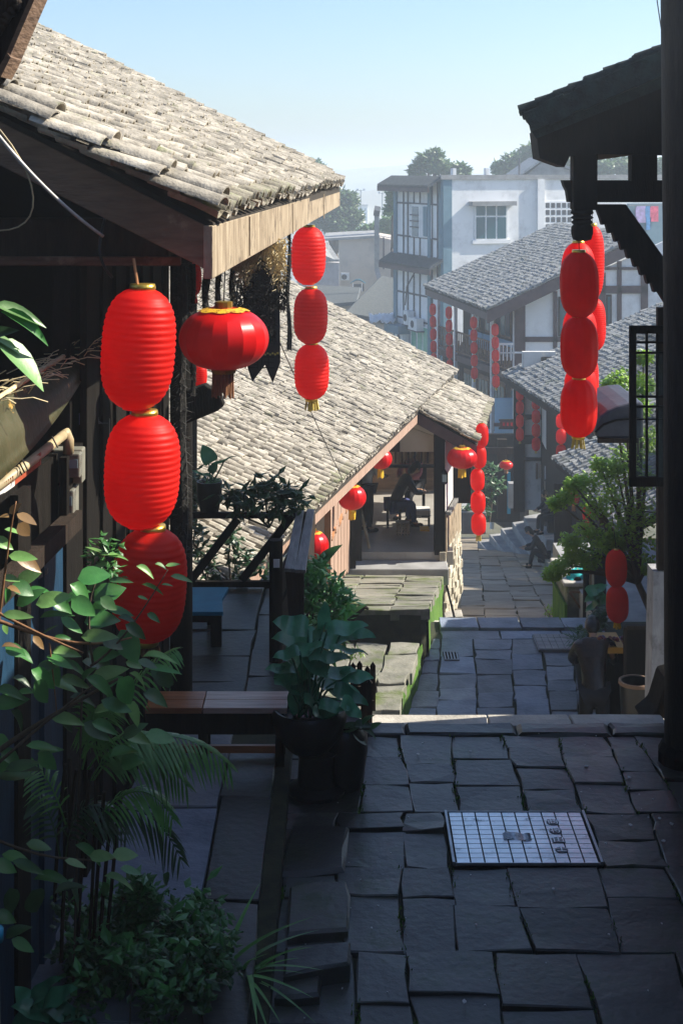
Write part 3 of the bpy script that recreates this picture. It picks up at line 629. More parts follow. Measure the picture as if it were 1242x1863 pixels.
for i in range(6): MB().prism([P(1196 + i * 20, 560, 12.4), P(1214 + i * 20, 560, 12.4), P(1214 + i * 20, 1038, 12.4), P(1196 + i * 20, 1038, 12.4)], (0, .08, 0)).build('wall_board', m_wood_dk, h3)
MB().prism([Vector((2.75, -8, 0)), Vector((2.9, 11.33, -.2)), Vector((2.9, 11.33, 5.2)), Vector((2.75, -8, 5.2))], (.3, 0, 0)).build('side_wall', m_wood_black, h3)
MB().prism([P(1168, 1318, 11.6), P(1195, 1296, 11.6), P(1212, 1240, 11.6), P(1260, 1230, 11.6), P(1260, 1330, 11.6)], (0, .4, 0)).build('foot_stone', m_wood_black, h3, bevel=.03)
MB().prism([Vector((2.9, 11.33, 2.62)), Vector((3.36, 14.6, 2.62)), Vector((3.36, 14.6, 4.9)), Vector((2.9, 11.33, 4.9))], (.1, 0, 0)).build('upper_wall', m_wood_black, h3)  # unseen panel added to keep sun off the porch floor
hb_ = thing('old_house', 'unseen tall house added behind the viewer to darken the foreground', 'house', (0, -10, 0))  # unseen walls added around the camera to block skylight
MB().box((0, -11, 3.5), (12, 1, 8)).build('wall', m_wood_dk, hb_); MB().box((-2.4, -3, 3.2), (1.6, 16.2, 6.4)).build('side_wing', m_wood_dk, hb_)
MB().prism([Vector((-1.5, -11, 6.4)), Vector((-1.5, 3.6, 6.4)), Vector((-3.6, 3.6, 7.4)), Vector((-3.6, -11, 7.4))], (0, 0, .1)).build('roof', m_tile_dark, hb_)
hs3 = thing('old_house', 'unseen house added beyond the plank house to shade the lower street', 'house', (9, 34, -4)); MB().box((10, 28.5, -3), (3.6, 9, 6.6)).build('wall', m_wood_dk, hs3); MB().prism([Vector((7.8, 23.6, .2)), Vector((7.8, 33.2, .2)), Vector((10, 33.2, 1)), Vector((10, 23.6, 1))], (0, 0, .1)).build('roof', m_tile_dark, hs3)  # unseen block added so its shadow covers the lower street
# unseen low house added beyond the pillar to shade the middle pavement
h3b = thing('old_house', 'unseen low house added behind the right pillar to shade the middle pavement', 'house', (4.2, 18, -2.1))
MB().prism([Vector((3.55, 14.6, -2.6)), Vector((5.65, 24.2, -2.6)), Vector((5.65, 24.2, -.9)), Vector((4.86, 20.6, -.6)), Vector((4.84, 20.5, .7)), Vector((3.6, 15.2, .9))], (3, -.7, 0)).build('wall', m_wood_dk, h3b)
_a = MB().prism([Vector((3.5, 14.6, .95)), Vector((4.86, 20.5, .75)), Vector((6.86, 20.0, 1.4)), Vector((5.5, 14.2, 1.5))], (0, 0, -.1)).build('roof', m_tile_far, h3b)
# open lattice casement
wl = thing('window_casement', 'open dark lattice window leaf beside the pillar at the right', 'window', P(1175, 885, 12.2))
d = 12.2
def pr(parent, name, x0, y0, x1, y1, d, th, mat, bevel=0, yaw=0):
    a, b = P(x0, y0, d), P(x1, y1, d)
    return MB().box(((a.x + b.x) / 2, d + th / 2, (a.z + b.z) / 2), (abs(b.x - a.x), th, abs(a.z - b.z)), rz=yaw).build(name, mat, parent, bevel=bevel)
fr = [(1145, 595, 1157, 885), (1208, 595, 1220, 885), (1145, 593, 1220, 607), (1145, 868, 1220, 886)]
for a in fr: pr(wl, 'frame', *a, d, .05, m_wood_black, .004)
for a in ((1174, 606, 1178, 869), (1193, 606, 1197, 869), (1157, 621, 1209, 625), (1157, 640, 1209, 644), (1157, 720, 1209, 724), (1157, 738, 1209, 742), (1157, 762, 1209, 764)): pr(wl, 'glazing_bar', *a, d + .01, .025, m_wood_black)
m_pane = bpy.data.materials.new('clear pane'); m_pane.use_nodes = True; _n = m_pane.node_tree
_t = _n.nodes.new('ShaderNodeBsdfTransparent'); _m = _n.nodes.new('ShaderNodeMixShader'); _m.inputs[0].default_value = .3; _n.nodes['Principled BSDF'].inputs['Roughness'].default_value = .1
_n.nodes['Principled BSDF'].inputs['Base Color'].default_value = (.10, .16, .16, 1)
_n.links.new(_t.outputs[0], _m.inputs[1]); _n.links.new(_n.nodes['Principled BSDF'].outputs[0], _m.inputs[2]); _n.links.new(_m.outputs[0], _n.nodes['Material Output'].inputs[0])
for (x0, x1) in ((1157, 1174), (1178, 1193), (1197, 1208)):
    for (y0, y1) in ((607, 621), (644, 720), (742, 868)): pr(wl, 'pane', x0, y0, x1, y1, d + .02, .006, m_pane)
aw = thing('curved_awning', 'dark curved awning below the lattice window leaf', 'awning', P(1115, 800, 15))
m_awn = M('dark awning cloth', (.03, .035, .05), (.06, .07, .09), rough=.5)
MB().prism([P(x, y, 15) for x, y in ((1082, 788), (1084, 771), (1093, 757), (1106, 747), (1124, 739), (1145, 734), (1170, 732), (1170, 798), (1086, 798))], (0, 1.3, 0)).build('canopy', m_awn, aw, bevel=.03)
MB().tube([P(x, y, 14.98) for x, y in ((1082, 786), (1098, 772), (1120, 764), (1160, 760))], .012, 6).build('seam', m_black, aw)
MB().bar(P(1086, 801, 15), P(1160, 801, 15), .04, .05).build('front_rail', m_wood_dk, aw)

# ================================================================== HOUSES ON THE RIGHT SIDE OF THE LOWER STREET
def roofed(name, label, A, B, run, pitch, s, expo, n_single, fascia=.18, loc=None, fmat=None, seg=4):
    t = thing(name, label, 'house', loc or (A[0] + 2, (A[1] + B[1]) / 2, ZS(A[1])))
    r = bpy.data.objects.new('roof', None); col.objects.link(r); r.parent = t
    tile_roof(r, A, B, run, pitch, -1, s=s, expo=expo, mat=m_tile_far, n_single=n_single, seg=seg)
    up, g = roof_deck(r, A, B, run, pitch, -1, off=-.08)
    A, B = Vector(A), Vector(B); fm = fmat or m_purple
    MB().prism([A + Vector((.03, 0, -.1)), B + Vector((.03, 0, -.1)), B + Vector((.03, 0, -.1 - fascia)), A + Vector((.03, 0, -.1 - fascia))], (.05, 0, 0)).build('eave_board', fm, t)
    a = A + Vector((0, -.05, -.06)); MB().prism([a, a + up * run, a + up * run + Vector((0, 0, -fascia * 1.5)), a + Vector((0, 0, -fascia * 1.5))], (0, .06, 0)).build('barge_board', fm, t)
    return t, up, g
# balcony house, d 55-66
A4, B4 = Vector((5.61, 55, -1.18)), Vector((3.86, 66.3, -1.18))
h4, up4, g4 = roofed('balcony_house', 'white panelled balcony house with purple timbers and grey roof at the street bend', A4, B4, 6.5, .45, .235, .21, 280, fascia=.32)
d = 56.0
def top4(px): return 1000
pts = [P(950, 556, d), P(1240, 424, d), P(1240, 900, d), P(950, 900, d)]
MB().prism(pts, (0, .2, 0)).build('gable_wall', m_plaster_far, h4)
for a in ((936, 556, 955, 900), (1006, 530, 1013, 660), (1035, 520, 1046, 640), (1086, 496, 1101, 640), (1122, 475, 1130, 640), (1165, 460, 1178, 640), (950, 613, 1100, 622), (1040, 520, 1178, 534), (1100, 486, 1240, 491), (950, 655, 1240, 664)): pr(h4, 'timber', *a, d - .08, .1, m_purple)
for (x0, y0, x1, y1) in ((1015, 540, 1034, 612), (1102, 536, 1112, 610)):
    w_ = pr(h4, 'window', x0, y0, x1, y1, d - .06, .08, m_wood_dk); pr(w_, 'pane', x0 + 3, y0 + 4, x1 - 3, y1 - 4, d - .075, .03, m_glass)
bn, bf = Vector((X(937, 56), 56, 0)), Vector((X(798, 64.4), 64.4, 0))
bdir = (bf - bn).normalized(); bside = Vector((bdir.y, -bdir.x, 0))          # towards the house
def strip(parent, name, t0, t1, z0, z1, off, th, mat):
    a, b = bn.lerp(bf, t0) + bside * off, bn.lerp(bf, t1) + bside * off
    return MB().prism([Vector((a.x, a.y, z0)), Vector((b.x, b.y, z0)), Vector((b.x, b.y, z1)), Vector((a.x, a.y, z1))], bside * th).build(name, mat, parent)
zf4 = -3.85
strip(h4, 'balcony_floor', -.0, 1.1, zf4 - .28, zf4, -.05, 1.6, m_purple)
strip(h4, 'upper_wall', .02, 1.1, zf4, -1.2, 1.5, .15, m_wood_dk)
strip(h4, 'lower_wall', .02, 1.1, -10.5, zf4 - .28, .5, .15, m_wood_dk)
m_skylit_wall = M('plaster toned by skylight', (.20, .38, .56), (.28, .46, .62), scale=1, rough=.9, bump=.05)  # blue of the skylight put into the plaster colour
for i in range(5):
    t0 = .05 + i * .2
    wv = strip(h4, 'window', t0, t0 + .13, zf4 + .9, zf4 + 2.2, 1.46, .05, m_wood_brn); strip(wv, 'pane', t0 + .01, t0 + .06, zf4 + 1.0, zf4 + 2.1, 1.44, .03, m_glass); strip(wv, 'pane', t0 + .07, t0 + .12, zf4 + 1.0, zf4 + 2.1, 1.44, .03, m_glass)
    strip(h4, 'sill_panel', t0 - .03, t0 + .16, zf4 + .1, zf4 + .8, 1.46, .05, m_skylit_wall)
    lw = strip(h4, 'lattice_window', t0, t0 + .13, -6.6, -4.5, .46, .05, m_wood_brn)
    for k in range(3): strip(lw, 'pane', t0 + .01 + k * .04, t0 + .04 + k * .04, -6.4, -4.7, .44, .03, m_glass)
    strip(h4, 'apron_panel', t0 - .03, t0 + .16, -7.4, -6.7, .46, .05, m_skylit_wall)
for t in (.0, .27, .5, .75, 1.0): strip(h4, 'post', t, t + .016, -10.5, -1.35, -.06, .12, m_white)
rl = strip(h4, 'balcony_railing', 0, 1.06, zf4 + .95, zf4 + 1.02, -.03, .06, m_wood_brn)
strip(rl, 'bottom_rail', 0, 1.06, zf4 + .1, zf4 + .16, -.03, .06, m_wood_brn)
for k in range(42): strip(rl, 'baluster', k * .025, k * .025 + .006, zf4 + .16, zf4 + .95, -.02, .04, m_wood_brn)
for k in range(18): strip(rl, 'lattice_block', k * .058 + .01, k * .058 + .03, zf4 + .42, zf4 + .62, -.02, .03, m_wood_brn)
for k, (x0, x1) in enumerate(((906, 909), (914, 916), (921, 923), (928, 930))): pr(rl, 'baluster', x0, 628, x1, 656, 55.9, .05, m_white)
pr(rl, 'top_rail', 904, 624, 934, 628, 55.9, .06, m_white); pr(rl, 'mid_rail', 904, 641, 934, 643, 55.9, .05, m_white)
pr(h4, 'lamp_arm', 935, 640, 960, 643, 55.5, .05, m_white)
pr(h4, 'blue_wall', 900, 725, 940, 830, 56.6, .2, m_skylit_wall); pr(h4, 'timber', 898, 770, 940, 776, 56.5, .1, m_purple)
sgn = thing('shop_sign', 'small dark red horizontal sign hanging beside the skylit plaster wall', 'sign', P(925, 772, 54)); pr(sgn, 'board', 909, 766, 936, 778, 54, .06, M('dark red sign', (.10, .012, .012), rough=.5)); pr(sgn, 'frame', 907, 763, 937, 766, 53.98, .08, m_wood_dk); pr(sgn, 'frame', 907, 778, 937, 781, 53.98, .08, m_wood_dk)
for x in (914, 921, 928): pr(sgn, 'emblem', x, 769, x + 4, 775, 53.97, .02, m_red)

# white panelled house with the mid roof, d 36-48
A5, B5 = Vector((6.74, 36.4, -2.69)), Vector((5.45, 48, -2.67))
h5, up5, g5 = roofed('townhouse', 'townhouse with mossy grey roof and white panels between dark posts right of the steps', A5, B5, 5.6, .42, .225, .2, 300, fascia=.2, fmat=m_wood_dk)
d = 47.3
MB().prism([P(950, 640, d), P(1010, 640, d), P(1010, 928, d), P(950, 928, d)], (0, .2, 0)).build('end_wall', m_plaster, h5)
for a in ((934, 700, 954, 932), (954, 755, 986, 763), (952, 793, 986, 808), (952, 833, 986, 839), (984, 650, 1006, 940)): pr(h5, 'timber', *a, d - .1, .14, m_wood_dk)
pr(h5, 'frieze_board', 952, 640, 986, 700, d - .06, .05, m_plaster)
nb = pr(h5, 'notice_frame', 974, 843, 978, 872, d - .1, .05, m_wood_brn); pr(nb, 'notice', 979, 845, 986, 870, d - .08, .02, m_beige)
a5, b5 = Vector((X(985, 47.2), 47.2, 0)), Vector((X(1050, 37.6), 37.6, 0)); n5 = 34
for i in range(n5):
    p, q = a5.lerp(b5, i / n5), a5.lerp(b5, (i + .93) / n5); m_ = m_plaster if i < 5 else m_wood_dk
    if i < 5:
        MB().prism([Vector((p.x, p.y, -4.8)), Vector((q.x, q.y, -4.8)), Vector((q.x, q.y, -2.9)), Vector((p.x, p.y, -2.9))], (.1, .02, 0)).build('plaster_panel', m_plaster, h5)
    MB().prism([Vector((p.x, p.y, -8.6)), Vector((q.x, q.y, -8.6)), Vector((q.x, q.y, -4.85 if i < 5 else -2.9)), Vector((p.x, p.y, -4.85 if i < 5 else -2.9))], (.12, .02, 0)).build('plank', m_wood_dk, h5)
pr(h5, 'poster', 990, 848, 997, 872, 45.9, .02, m_white); pr(h5, 'poster', 989, 876, 995, 892, 46, .02, m_beige)
# open hall behind the steps
hl = thing('open_hall', 'dark open timber hall with a lantern at the head of the stone steps', 'hall', P(920, 940, 50))
for a in ((905, 800, 922, 945), (866, 790, 872, 960)): pr(hl, 'post', *a, 50, .25, m_wood_dk)
pr(hl, 'lintel', 866, 815, 936, 826, 49.9, .2, m_wood_dk); pr(hl, 'back_wall', 840, 790, 945, 950, 53, .2, m_wood_black); pr(hl, 'cabinet', 925, 880, 936, 925, 52, .4, m_concrete); pr(hl, 'door', 905, 860, 928, 935, 52.8, .1, m_blue_seat)
stp = thing('stone_steps', 'four broad stone steps rising right towards the white panelled house', 'steps', P(925, 970, 47))
for i in range(5):
    a, b = P(868 + i * 21, 983 - i * 11, 48.5 - i * .2), P(924 + i * 13, 1001 - i * 14, 44.6)
    zz = a.z
    MB().prism([Vector((a.x, a.y, zz)), Vector((b.x, b.y, zz)), Vector((b.x + 3.4 - i * .5, b.y + .6, zz)), Vector((a.x + 3.4 - i * .5, a.y + 1, zz))], (0, 0, -.5)).build('step', m_concrete, stp, bevel=.02)
# lower wooden house under the next roof
A6, B6 = Vector((6.05, 30.6, -3.1)), Vector((5.38, 36, -3.1))
h6, up6, g6 = roofed('wooden_house', 'low dark plank house under a small grey roof behind the leafy branches', A6, B6, 4, .42, .22, .19, 220, fascia=.12, fmat=m_wood_dk)
a6, b6 = Vector((5.75, 35.6, 0)), Vector((6.3, 30.8, 0))
for i in range(22):
    p, q = a6.lerp(b6, i / 22), a6.lerp(b6, (i + .93) / 22); MB().prism([Vector((p.x, p.y, ZS(p.y))), Vector((q.x, q.y, ZS(q.y))), Vector((q.x, q.y, -3.2)), Vector((p.x, p.y, -3.2))], (.1, .02, 0)).build('plank', m_wood_dk, h6)
pr(h6, 'end_wall', 1008, 880, 1100, 1000, 35.8, .1, m_wood_dk)
A7, B7 = Vector((4.72, 24.6, -2.05)), Vector((4.85, 28, -2.05))
h7, up7, g7 = roofed('shed', 'low shed with worn pale tiles half hidden by the tree', A7, B7, 2.2, .5, .19, .15, 160, fascia=.08, fmat=m_wood_dk)
for x, y in ((4.95, 24.9), (5.05, 27.6), (6.3, 24.9), (6.4, 27.6)): MB().box((x, y, -3.2), (.12, .12, 2.3)).build('post', m_wood_dk, h7)
MB().box((6.5, 26.2, -3.2), (.1, 3, 2.2)).build('back_wall', m_wood_dk, h7)

# ================================================================== WHITE CONCRETE BUILDING
h8 = thing('concrete_building', 'white three storey flat roofed building with a half timbered blue end', 'building', P(805, 700, 75))
C8 = Vector((X(805, 75), 75, 0)); lf = Vector((-.375, 1, 0)).normalized(); rt = Vector((1, .375, 0)).normalized()
Zt, Zb = P(0, 322, 75).z, -14
fc8 = C8 + rt * 14; bk8 = C8 + lf * 6.4
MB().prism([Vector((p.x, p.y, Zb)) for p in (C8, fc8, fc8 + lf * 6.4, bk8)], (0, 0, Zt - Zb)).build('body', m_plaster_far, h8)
def face8(org, dr, nrm_, name, u0, u1, z0, z1, off, th, mat, parent=None):
    a, b = org + dr * u0 + nrm_ * off, org + dr * u1 + nrm_ * off
    return MB().prism([Vector((a.x, a.y, z0)), Vector((b.x, b.y, z0)), Vector((b.x, b.y, z1)), Vector((a.x, a.y, z1))], nrm_ * th).build(name, mat, parent or h8)
nl = Vector((-1, -.375, 0)).normalized(); nf = Vector((.375, -1, 0)).normalized()
def uf(px):          # distance along the front for a photo column
    k = (px - CX) / FPX; return (k * C8.y - C8.x) / (rt.x - k * rt.y)
def ul(px):
    k = (px - CX) / FPX; return (k * C8.y - C8.x) / (lf.x - k * lf.y)
def zf(py, u, dr): return CZ - (py - HY) * (C8.y + dr.y * u) / FPX
def F(name, x0, y0, x1, y1, off, th, mat, parent=None):
    u0, u1 = uf(x0), uf(x1); um = (u0 + u1) / 2; return face8(C8, rt, nf, name, u0, u1, zf(y1, um, rt), zf(y0, um, rt), off, th, mat, parent)
def Lf(name, x0, y0, x1, y1, off, th, mat, parent=None):
    u0, u1 = ul(x0), ul(x1); um = (u0 + u1) / 2; return face8(C8, lf, nl, name, u0, u1, zf(y1, um, lf), zf(y0, um, lf), off, th, mat, parent)
F('parapet', 800, 318, 1215, 326, -.1, .22, m_concrete); F('corner_strip', 805, 326, 821, 720, 0, .05, m_grey_blue); F('pilaster', 975, 326, 987, 480, 0, .18, m_plaster_far)
for x in (822, 882): F('roof_stub', x, 306, x + 6, 322, -.2, .3, m_plaster_far)
wn = F('window', 862, 372, 922, 437, .0, .06, m_white); F('canopy', 852, 366, 932, 374, .0, .5, m_concrete); F('sill', 858, 436, 926, 443, 0, .12, m_plaster_far)
for i in range(3):
    for (y0, y1) in ((375, 392), (395, 434)): F('pane', 865 + i * 19, y0, 881 + i * 19, y1, .05, .03, m_glass, wn)
vb = F('vent_block', 988, 366, 1042, 420, 0, .05, m_plaster_far)
for i in range(5):
    for j in range(4): F('hole', 991 + i * 10, 369 + j * 13, 998 + i * 10, 378 + j * 13, .04, .02, m_timber_far, vb)
cl = F('veranda', 1140, 370, 1205, 455, 0, .04, m_grey_blue)
for k, (x0, x1, y1, c) in enumerate(((1155, 1171, 405, (.45, .35, .6)), (1172, 1179, 418, (.1, .3, .6)), (1181, 1194, 403, (.75, .12, .2)))):
    g_ = M('laundry cloth %d' % k, c, rough=.9, bump=.1); F('laundry', x0, 375, x1, y1, .1, .05, g_, cl); F('laundry', x0 - 2, 377, x0, 395, .1, .05, g_, cl)
F('rail', 1140, 372, 1205, 374, .1, .04, m_metal, cl)
# half timbered end
for x in (733, 741, 752, 763, 785, 795): Lf('timber', x, 326, x + 2.2, 700, 0, .03, m_timber_far)
Lf('corner_timber', 800, 326, 805, 700, 0, .1, m_grey_blue); Lf('corner_timber', 718, 326, 723, 700, 0, .1, m_grey_blue); Lf('timber', 780, 326, 785, 700, 0, .1, m_grey_blue)
for y in (369, 430, 535, 583): Lf('rail', 720, y, 803, y + 3, 0, .04, m_timber_far)
def strip_roof(px0, px1, py, dep, nm):
    u0, u1 = ul(px0), ul(px1); zz = zf(py, (u0 + u1) / 2, lf); a, b = C8 + lf * u0, C8 + lf * u1
    pr_ = [Vector((a.x, a.y, zz)), Vector((b.x, b.y, zz)), Vector((b.x, b.y, zz)) + nl * dep + Vector((0, 0, -.5)), Vector((a.x, a.y, zz)) + nl * dep + Vector((0, 0, -.5))]
    o = MB().prism(pr_, (0, 0, -.08)).build(nm, m_tile_dark, h8)
    for k in range(30):
        p0 = pr_[0].lerp(pr_[1], (k + .5) / 30) + Vector((0, 0, .03)); p1 = pr_[3].lerp(pr_[2], (k + .5) / 30) + Vector((0, 0, .03)); MB().tube([p0, p1], .075, 6).build('tile_row', m_tile_dark, o)
    e0, e1 = pr_[3], pr_[2]; MB().prism([e0, e1, e1 + Vector((0, 0, -.3)), e0 + Vector((0, 0, -.3))], nl * -.08).build('fascia', m_purple, o)
strip_roof(806, 712, 322, .9, 'awning_roof'); strip_roof(806, 712, 466, .8, 'awning_roof')
lw = Lf('window', 748, 372, 786, 432, -.0, .05, m_plaster_far); Lf('pane', 751, 376, 762, 430, .04, .03, m_glass, lw)
for y in (390, 401, 412): Lf('bar', 748, y, 763, y + 2, .06, .05, m_timber_far, lw)
Lf('shutter', 773, 376, 780, 430, .05, .08, m_grey_blue, lw)
gw = Lf('window', 748, 592, 782, 642, 0, .08, m_plaster_far); m_gg = M('green curtain glass', (.10, .36, .24), (.2, .5, .36), rough=.3, bump=0)
for x in (751, 762, 772): Lf('pane', x, 597, x + 8, 640, .07, .03, m_gg, gw)
for (x0, y0, x1, y1) in ((748, 565, 756, 590), (757, 578, 773, 600), (733, 604, 747, 622)):
    ac = thing('air_conditioner', {748: 'upper left white air conditioner on the half timbered wall', 757: 'larger white air conditioner low on the half timbered wall', 733: 'small air conditioner under the dark awning of the half timbered wall'}[x0], 'air conditioner', C8 + lf * ul(x0) + Vector((0, 0, zf(y1, ul(x0), lf))), 'air conditioners')
    Lf('casing', x0, y0, x1, y1, .1, .4, m_white, ac)
    um = (ul(x0) + ul(x1)) / 2; c = C8 + lf * um + nl * .51; c.z = zf((y0 + y1) / 2, um, lf)
    MB().tube([c, c + nl * .02], .2, 14).build('fan_grille', m_timber_far, ac)
    Lf('bracket', x0 - 2, y1, x1 + 2, y1 + 2, .05, .45, m_timber_far, ac)
ds = Lf('door_awning', 722, 590, 748, 604, .0, .8, m_grey_blue); Lf('ledge', 720, 660, 800, 672, 0, .8, m_grey_blue)
MB().tube([C8 + lf * ul(767) + nl * .3 + Vector((0, 0, zf(490, 2, lf))), C8 + lf * ul(755) + nl * .5 + Vector((0, 0, zf(525, 2, lf))), C8 + lf * ul(752) + nl * .5 + Vector((0, 0, zf(560, 2, lf)))], .04, 6).build('cable', m_cable_bk, h8)

# ================================================================== FAR LEFT BUILDINGS
h9 = thing('plaster_building', 'hazy pinkish plaster building with a tall metal flue in the distance', 'building', P(660, 520, 108))
m_pinkpl = M('pinkish plaster', (.46, .40, .34), (.60, .52, .44), scale=.35, rough=.9, c3=(.36, .33, .30), scale3=.3)
MB().prism([P(616, 436, 108), P(690, 432, 108), P(735, 440, 108), P(735, 600, 108), P(616, 600, 108)], (0, 9, 0)).build('wall', m_pinkpl, h9)
MB().prism([P(590, 434, 107.7), P(690, 428, 107.7), P(690, 433, 107.7), P(590, 438, 107.7)], (0, 10, 0)).build('roof_slab', m_concrete, h9)
fl = MB().bar(P(685, 385, 106.5), P(685, 490, 106.5), .36, .36, up=(0, 1, 0)).build('flue', m_metal, h9); MB().bar(P(685, 490, 106.5), P(690, 508, 106), .34, .34, up=(0, 1, 0)).build('flue_elbow', m_metal, fl); MB().bar(P(686, 380, 106.5), P(685, 388, 106), .45, .5, up=(0, 1, 0)).build('flue_cap', m_timber_far, fl)
pr(h9, 'wall_frame', 696, 432, 699, 490, 107.6, .2, m_purple)
h10 = thing('lean_to', 'low pale brick lean to behind the upper red lantern', 'building', P(590, 530, 100))
pr(h10, 'brick_wall', 540, 478, 617, 540, 100, 5, M('pale brick', (.36, .34, .34), (.48, .46, .46), scale=3, rough=.9))
MB().prism([P(540, 440, 100), P(596, 440, 103), P(617, 472, 99.8), P(540, 474, 99.8)], (0, 0, -.15)).build('roof', m_tile_far, h10)
acx = thing('air_conditioner', 'white air conditioner on the distant pinkish plaster wall', 'air conditioner', P(628, 510, 107), 'air conditioners')
pr(acx, 'casing', 620, 497, 635, 510, 107, .5, m_white); MB().tube([P(626, 504, 106.98), P(626, 504, 106.9)], .2, 12).build('fan_grille', m_timber_far, acx)
dm = thing('dome_awning', 'small bluish dome awning over a doorway below the pinkish wall', 'awning', P(651, 528, 104))
MB().grid(lambda u, v: Vector((P(637 + 28 * u, 520, 104).x, 104 + 1.2 * v, P(0, 520, 104).z + .5 * math.sin(math.pi * (.12 + .76 * u)) * (1 - .4 * v * v))), 8, 4).build('canopy', m_blue_seat, dm, smooth=2, solid=.03)
pr(dm, 'doorway', 641, 517, 662, 530, 105, .2, m_timber_far); pr(dm, 'post', 641, 515, 643, 530, 104.2, .1, m_white); pr(dm, 'post', 657, 515, 659, 530, 104.2, .1, m_white)
def gable(label, dd, xa, ya, xp, yp, xb, yb, dep, wallz):
    t = thing('tiled_house', label, 'house', P(xp, yb, dd), 'far tiled houses')
    a, p, b = P(xa, ya, dd), P(xp, yp, dd), P(xb, yb, dd)
    V_ = Vector((0, dep, -.0))
    for (q, w_) in ((a, p), (p, b)):
        o = MB().prism([q, w_, w_ + V_, q + V_], (0, 0, -.12)).build('roof_slope', m_tile_far, t)
        n = 34
        for k in range(n):
            s0 = q.lerp(w_, 0) + V_ * ((k + .5) / n) + Vector((0, 0, .03)); s1 = w_ + V_ * ((k + .5) / n) + Vector((0, 0, .03)); MB().tube([s0, s1], .09, 5).build('tile_row', m_tile_far, o)
    MB().prism([a + Vector((.3, .4, -.1)), p + Vector((0, .4, -.2)), b + Vector((-.3, .4, -.1)), b + Vector((-.3, .4, -wallz)), a + Vector((.3, .4, -wallz))], (0, dep - .8, 0)).build('wall', m_pinkpl, t)
    return t
def slope(label, dd, pts, back, n=40, wallz=3):
    """one tiled slope that leans towards us, on a walled house body"""
    t = thing('tiled_house', label, 'house', P(pts[0][0], pts[0][1], dd), 'far tiled houses')
    e0, e1 = P(*pts[0], dd), P(*pts[1], dd); r0, r1 = P(*pts[2], dd + back), P(*pts[3], dd + back)
    o = MB().prism([e0, e1, r1, r0], (0, 0, -.12)).build('roof_slope', m_tile_dark, t)
    for k in range(n):
        u = (k + .5) / n; a, b = e0.lerp(e1, u) + Vector((0, 0, .04)), r0.lerp(r1, u) + Vector((0, 0, .04)); MB().tube([a, b], .1, 5).build('tile_row', m_tile_dark, o)
    q = [e0 + Vector((.3, .4, -.2)), e1 + Vector((-.3, .4, -.2)), r1 + Vector((-.3, 0, -.2)), r0 + Vector((.3, 0, -.2))]; zb = min(e0.z, e1.z) - wallz
    MB().add(q + [Vector((p.x, p.y, zb)) for p in q], [(0, 1, 2, 3), (0, 4, 5, 1), (1, 5, 6, 2), (2, 6, 7, 3), (3, 7, 4, 0)]).build('wall', m_pinkpl, t)
    return t
slope('distant tiled house with a peaked roof left of the half timbered wall', 84, ((628, 572), (728, 590), (694, 505), (732, 512)), 7)
slope('low dark tiled house below the dome awning', 92, ((560, 560), (648, 552), (575, 522), (655, 526)), 6)
tp = thing('tarpaulin', 'crumpled pale tarpaulin on a roof left of the half timbered wall', 'tarpaulin', P(690, 585, 80))
rt_ = random.Random(5); MB().grid(lambda u, v: P(672 + 46 * u, 585 - 10 * v, 80) + Vector((0, 1.5 * v, rt_.uniform(-.12, .12))), 12, 5).build('sheet', m_white, tp, smooth=2, solid=.02)
# ================================================================== LANTERNS
def barrel_profile(Rr, H, ribs, depth=.028, neck=.32):
    pr_ = []; n = ribs * 4 if ribs else 18
    for i in range(n + 1):
        t = i / n * 2 - 1; r = Rr * max(1 - abs(t) ** 3.0, 0) ** (1 / 2.35); r = max(r, Rr * neck)
        if ribs and 0 < i < n: r *= 1 + depth * (-.8, .25, .5, .25)[i % 4]
        pr_.append((r, t * H / 2))
    return pr_
def lantern_string(label, d, items, group, ribs=0, tassel=None, top=None, collar=m_gold, gore=0, n=28, mat=None, lean=0):
    """items: (px, py, width px, height px) of each lantern, top to bottom, all at distance d"""
    k = d / FPX; t = thing('lantern_string', label, 'lantern string', P(items[0][0], items[0][1] - items[0][3] / 2, d), group)
    prev = None
    for i, (px, py, w_, h_) in enumerate(items):
        c = P(px, py, d); Rr, H = w_ * k / 2, h_ * k
        ang = R(lean + random.uniform(-1, 1)); tilt = Matrix.Rotation(ang, 3, 'Y') @ Matrix.Rotation(random.uniform(0, 6), 3, 'Z')
        body = MB().lathe(c, barrel_profile(Rr, H, ribs), n, gore, 12, cap=False, tilt=tilt).build('lantern', mat or m_red, t, smooth=2, loc=c)
        if collar:
            for sgn in (-1, 1):
                if sgn < 0 and i < len(items) - 1: continue
                q = c + tilt @ Vector((0, 0, sgn * H / 2)); rr = Rr * .345
                MB().lathe(q, [(rr, -.055 * H * .55), (rr * 1.06, 0), (rr, .055 * H * .55)], max(10, n // 2), cap=True).build('collar', collar, body, smooth=2)
        else:
            MB().lathe(c + Vector((0, 0, H / 2)), [(Rr * .22, -.02 * H), (Rr * .22, .02 * H)], 8).build('collar', m_gold, body)
        prev = c - Vector((0, 0, H / 2))
    tp_ = P(items[0][0], items[0][1] - items[0][3] / 2, d)
    if top: MB().tube([tp_ + Vector((0, 0, -.01)), P(top[0], top[1], d)], top[2] if len(top) > 2 else .004, 6).build('cord', top[3] if len(top) > 3 else m_cable_bk, t)
    if tassel:
        w_, h_, m_ = tassel; mb = MB(); q = prev
        for j in range(26 if w_ * k > .05 else 8):
            a = random.uniform(0, 6.28); r = w_ * k / 2 * math.sqrt(random.random())
            p = q + Vector((r * math.cos(a) * .8, r * math.sin(a) * .8, 0)); mb.tube([p, q + Vector((r * math.cos(a) * 1.1, r * math.sin(a) * 1.1, -h_ * k * random.uniform(.85, 1)))], max(.003, w_ * k * .05), 4)
        mb.build('tassel', m_, t)
    return t
gr1 = 'red lantern strings hung along the street'
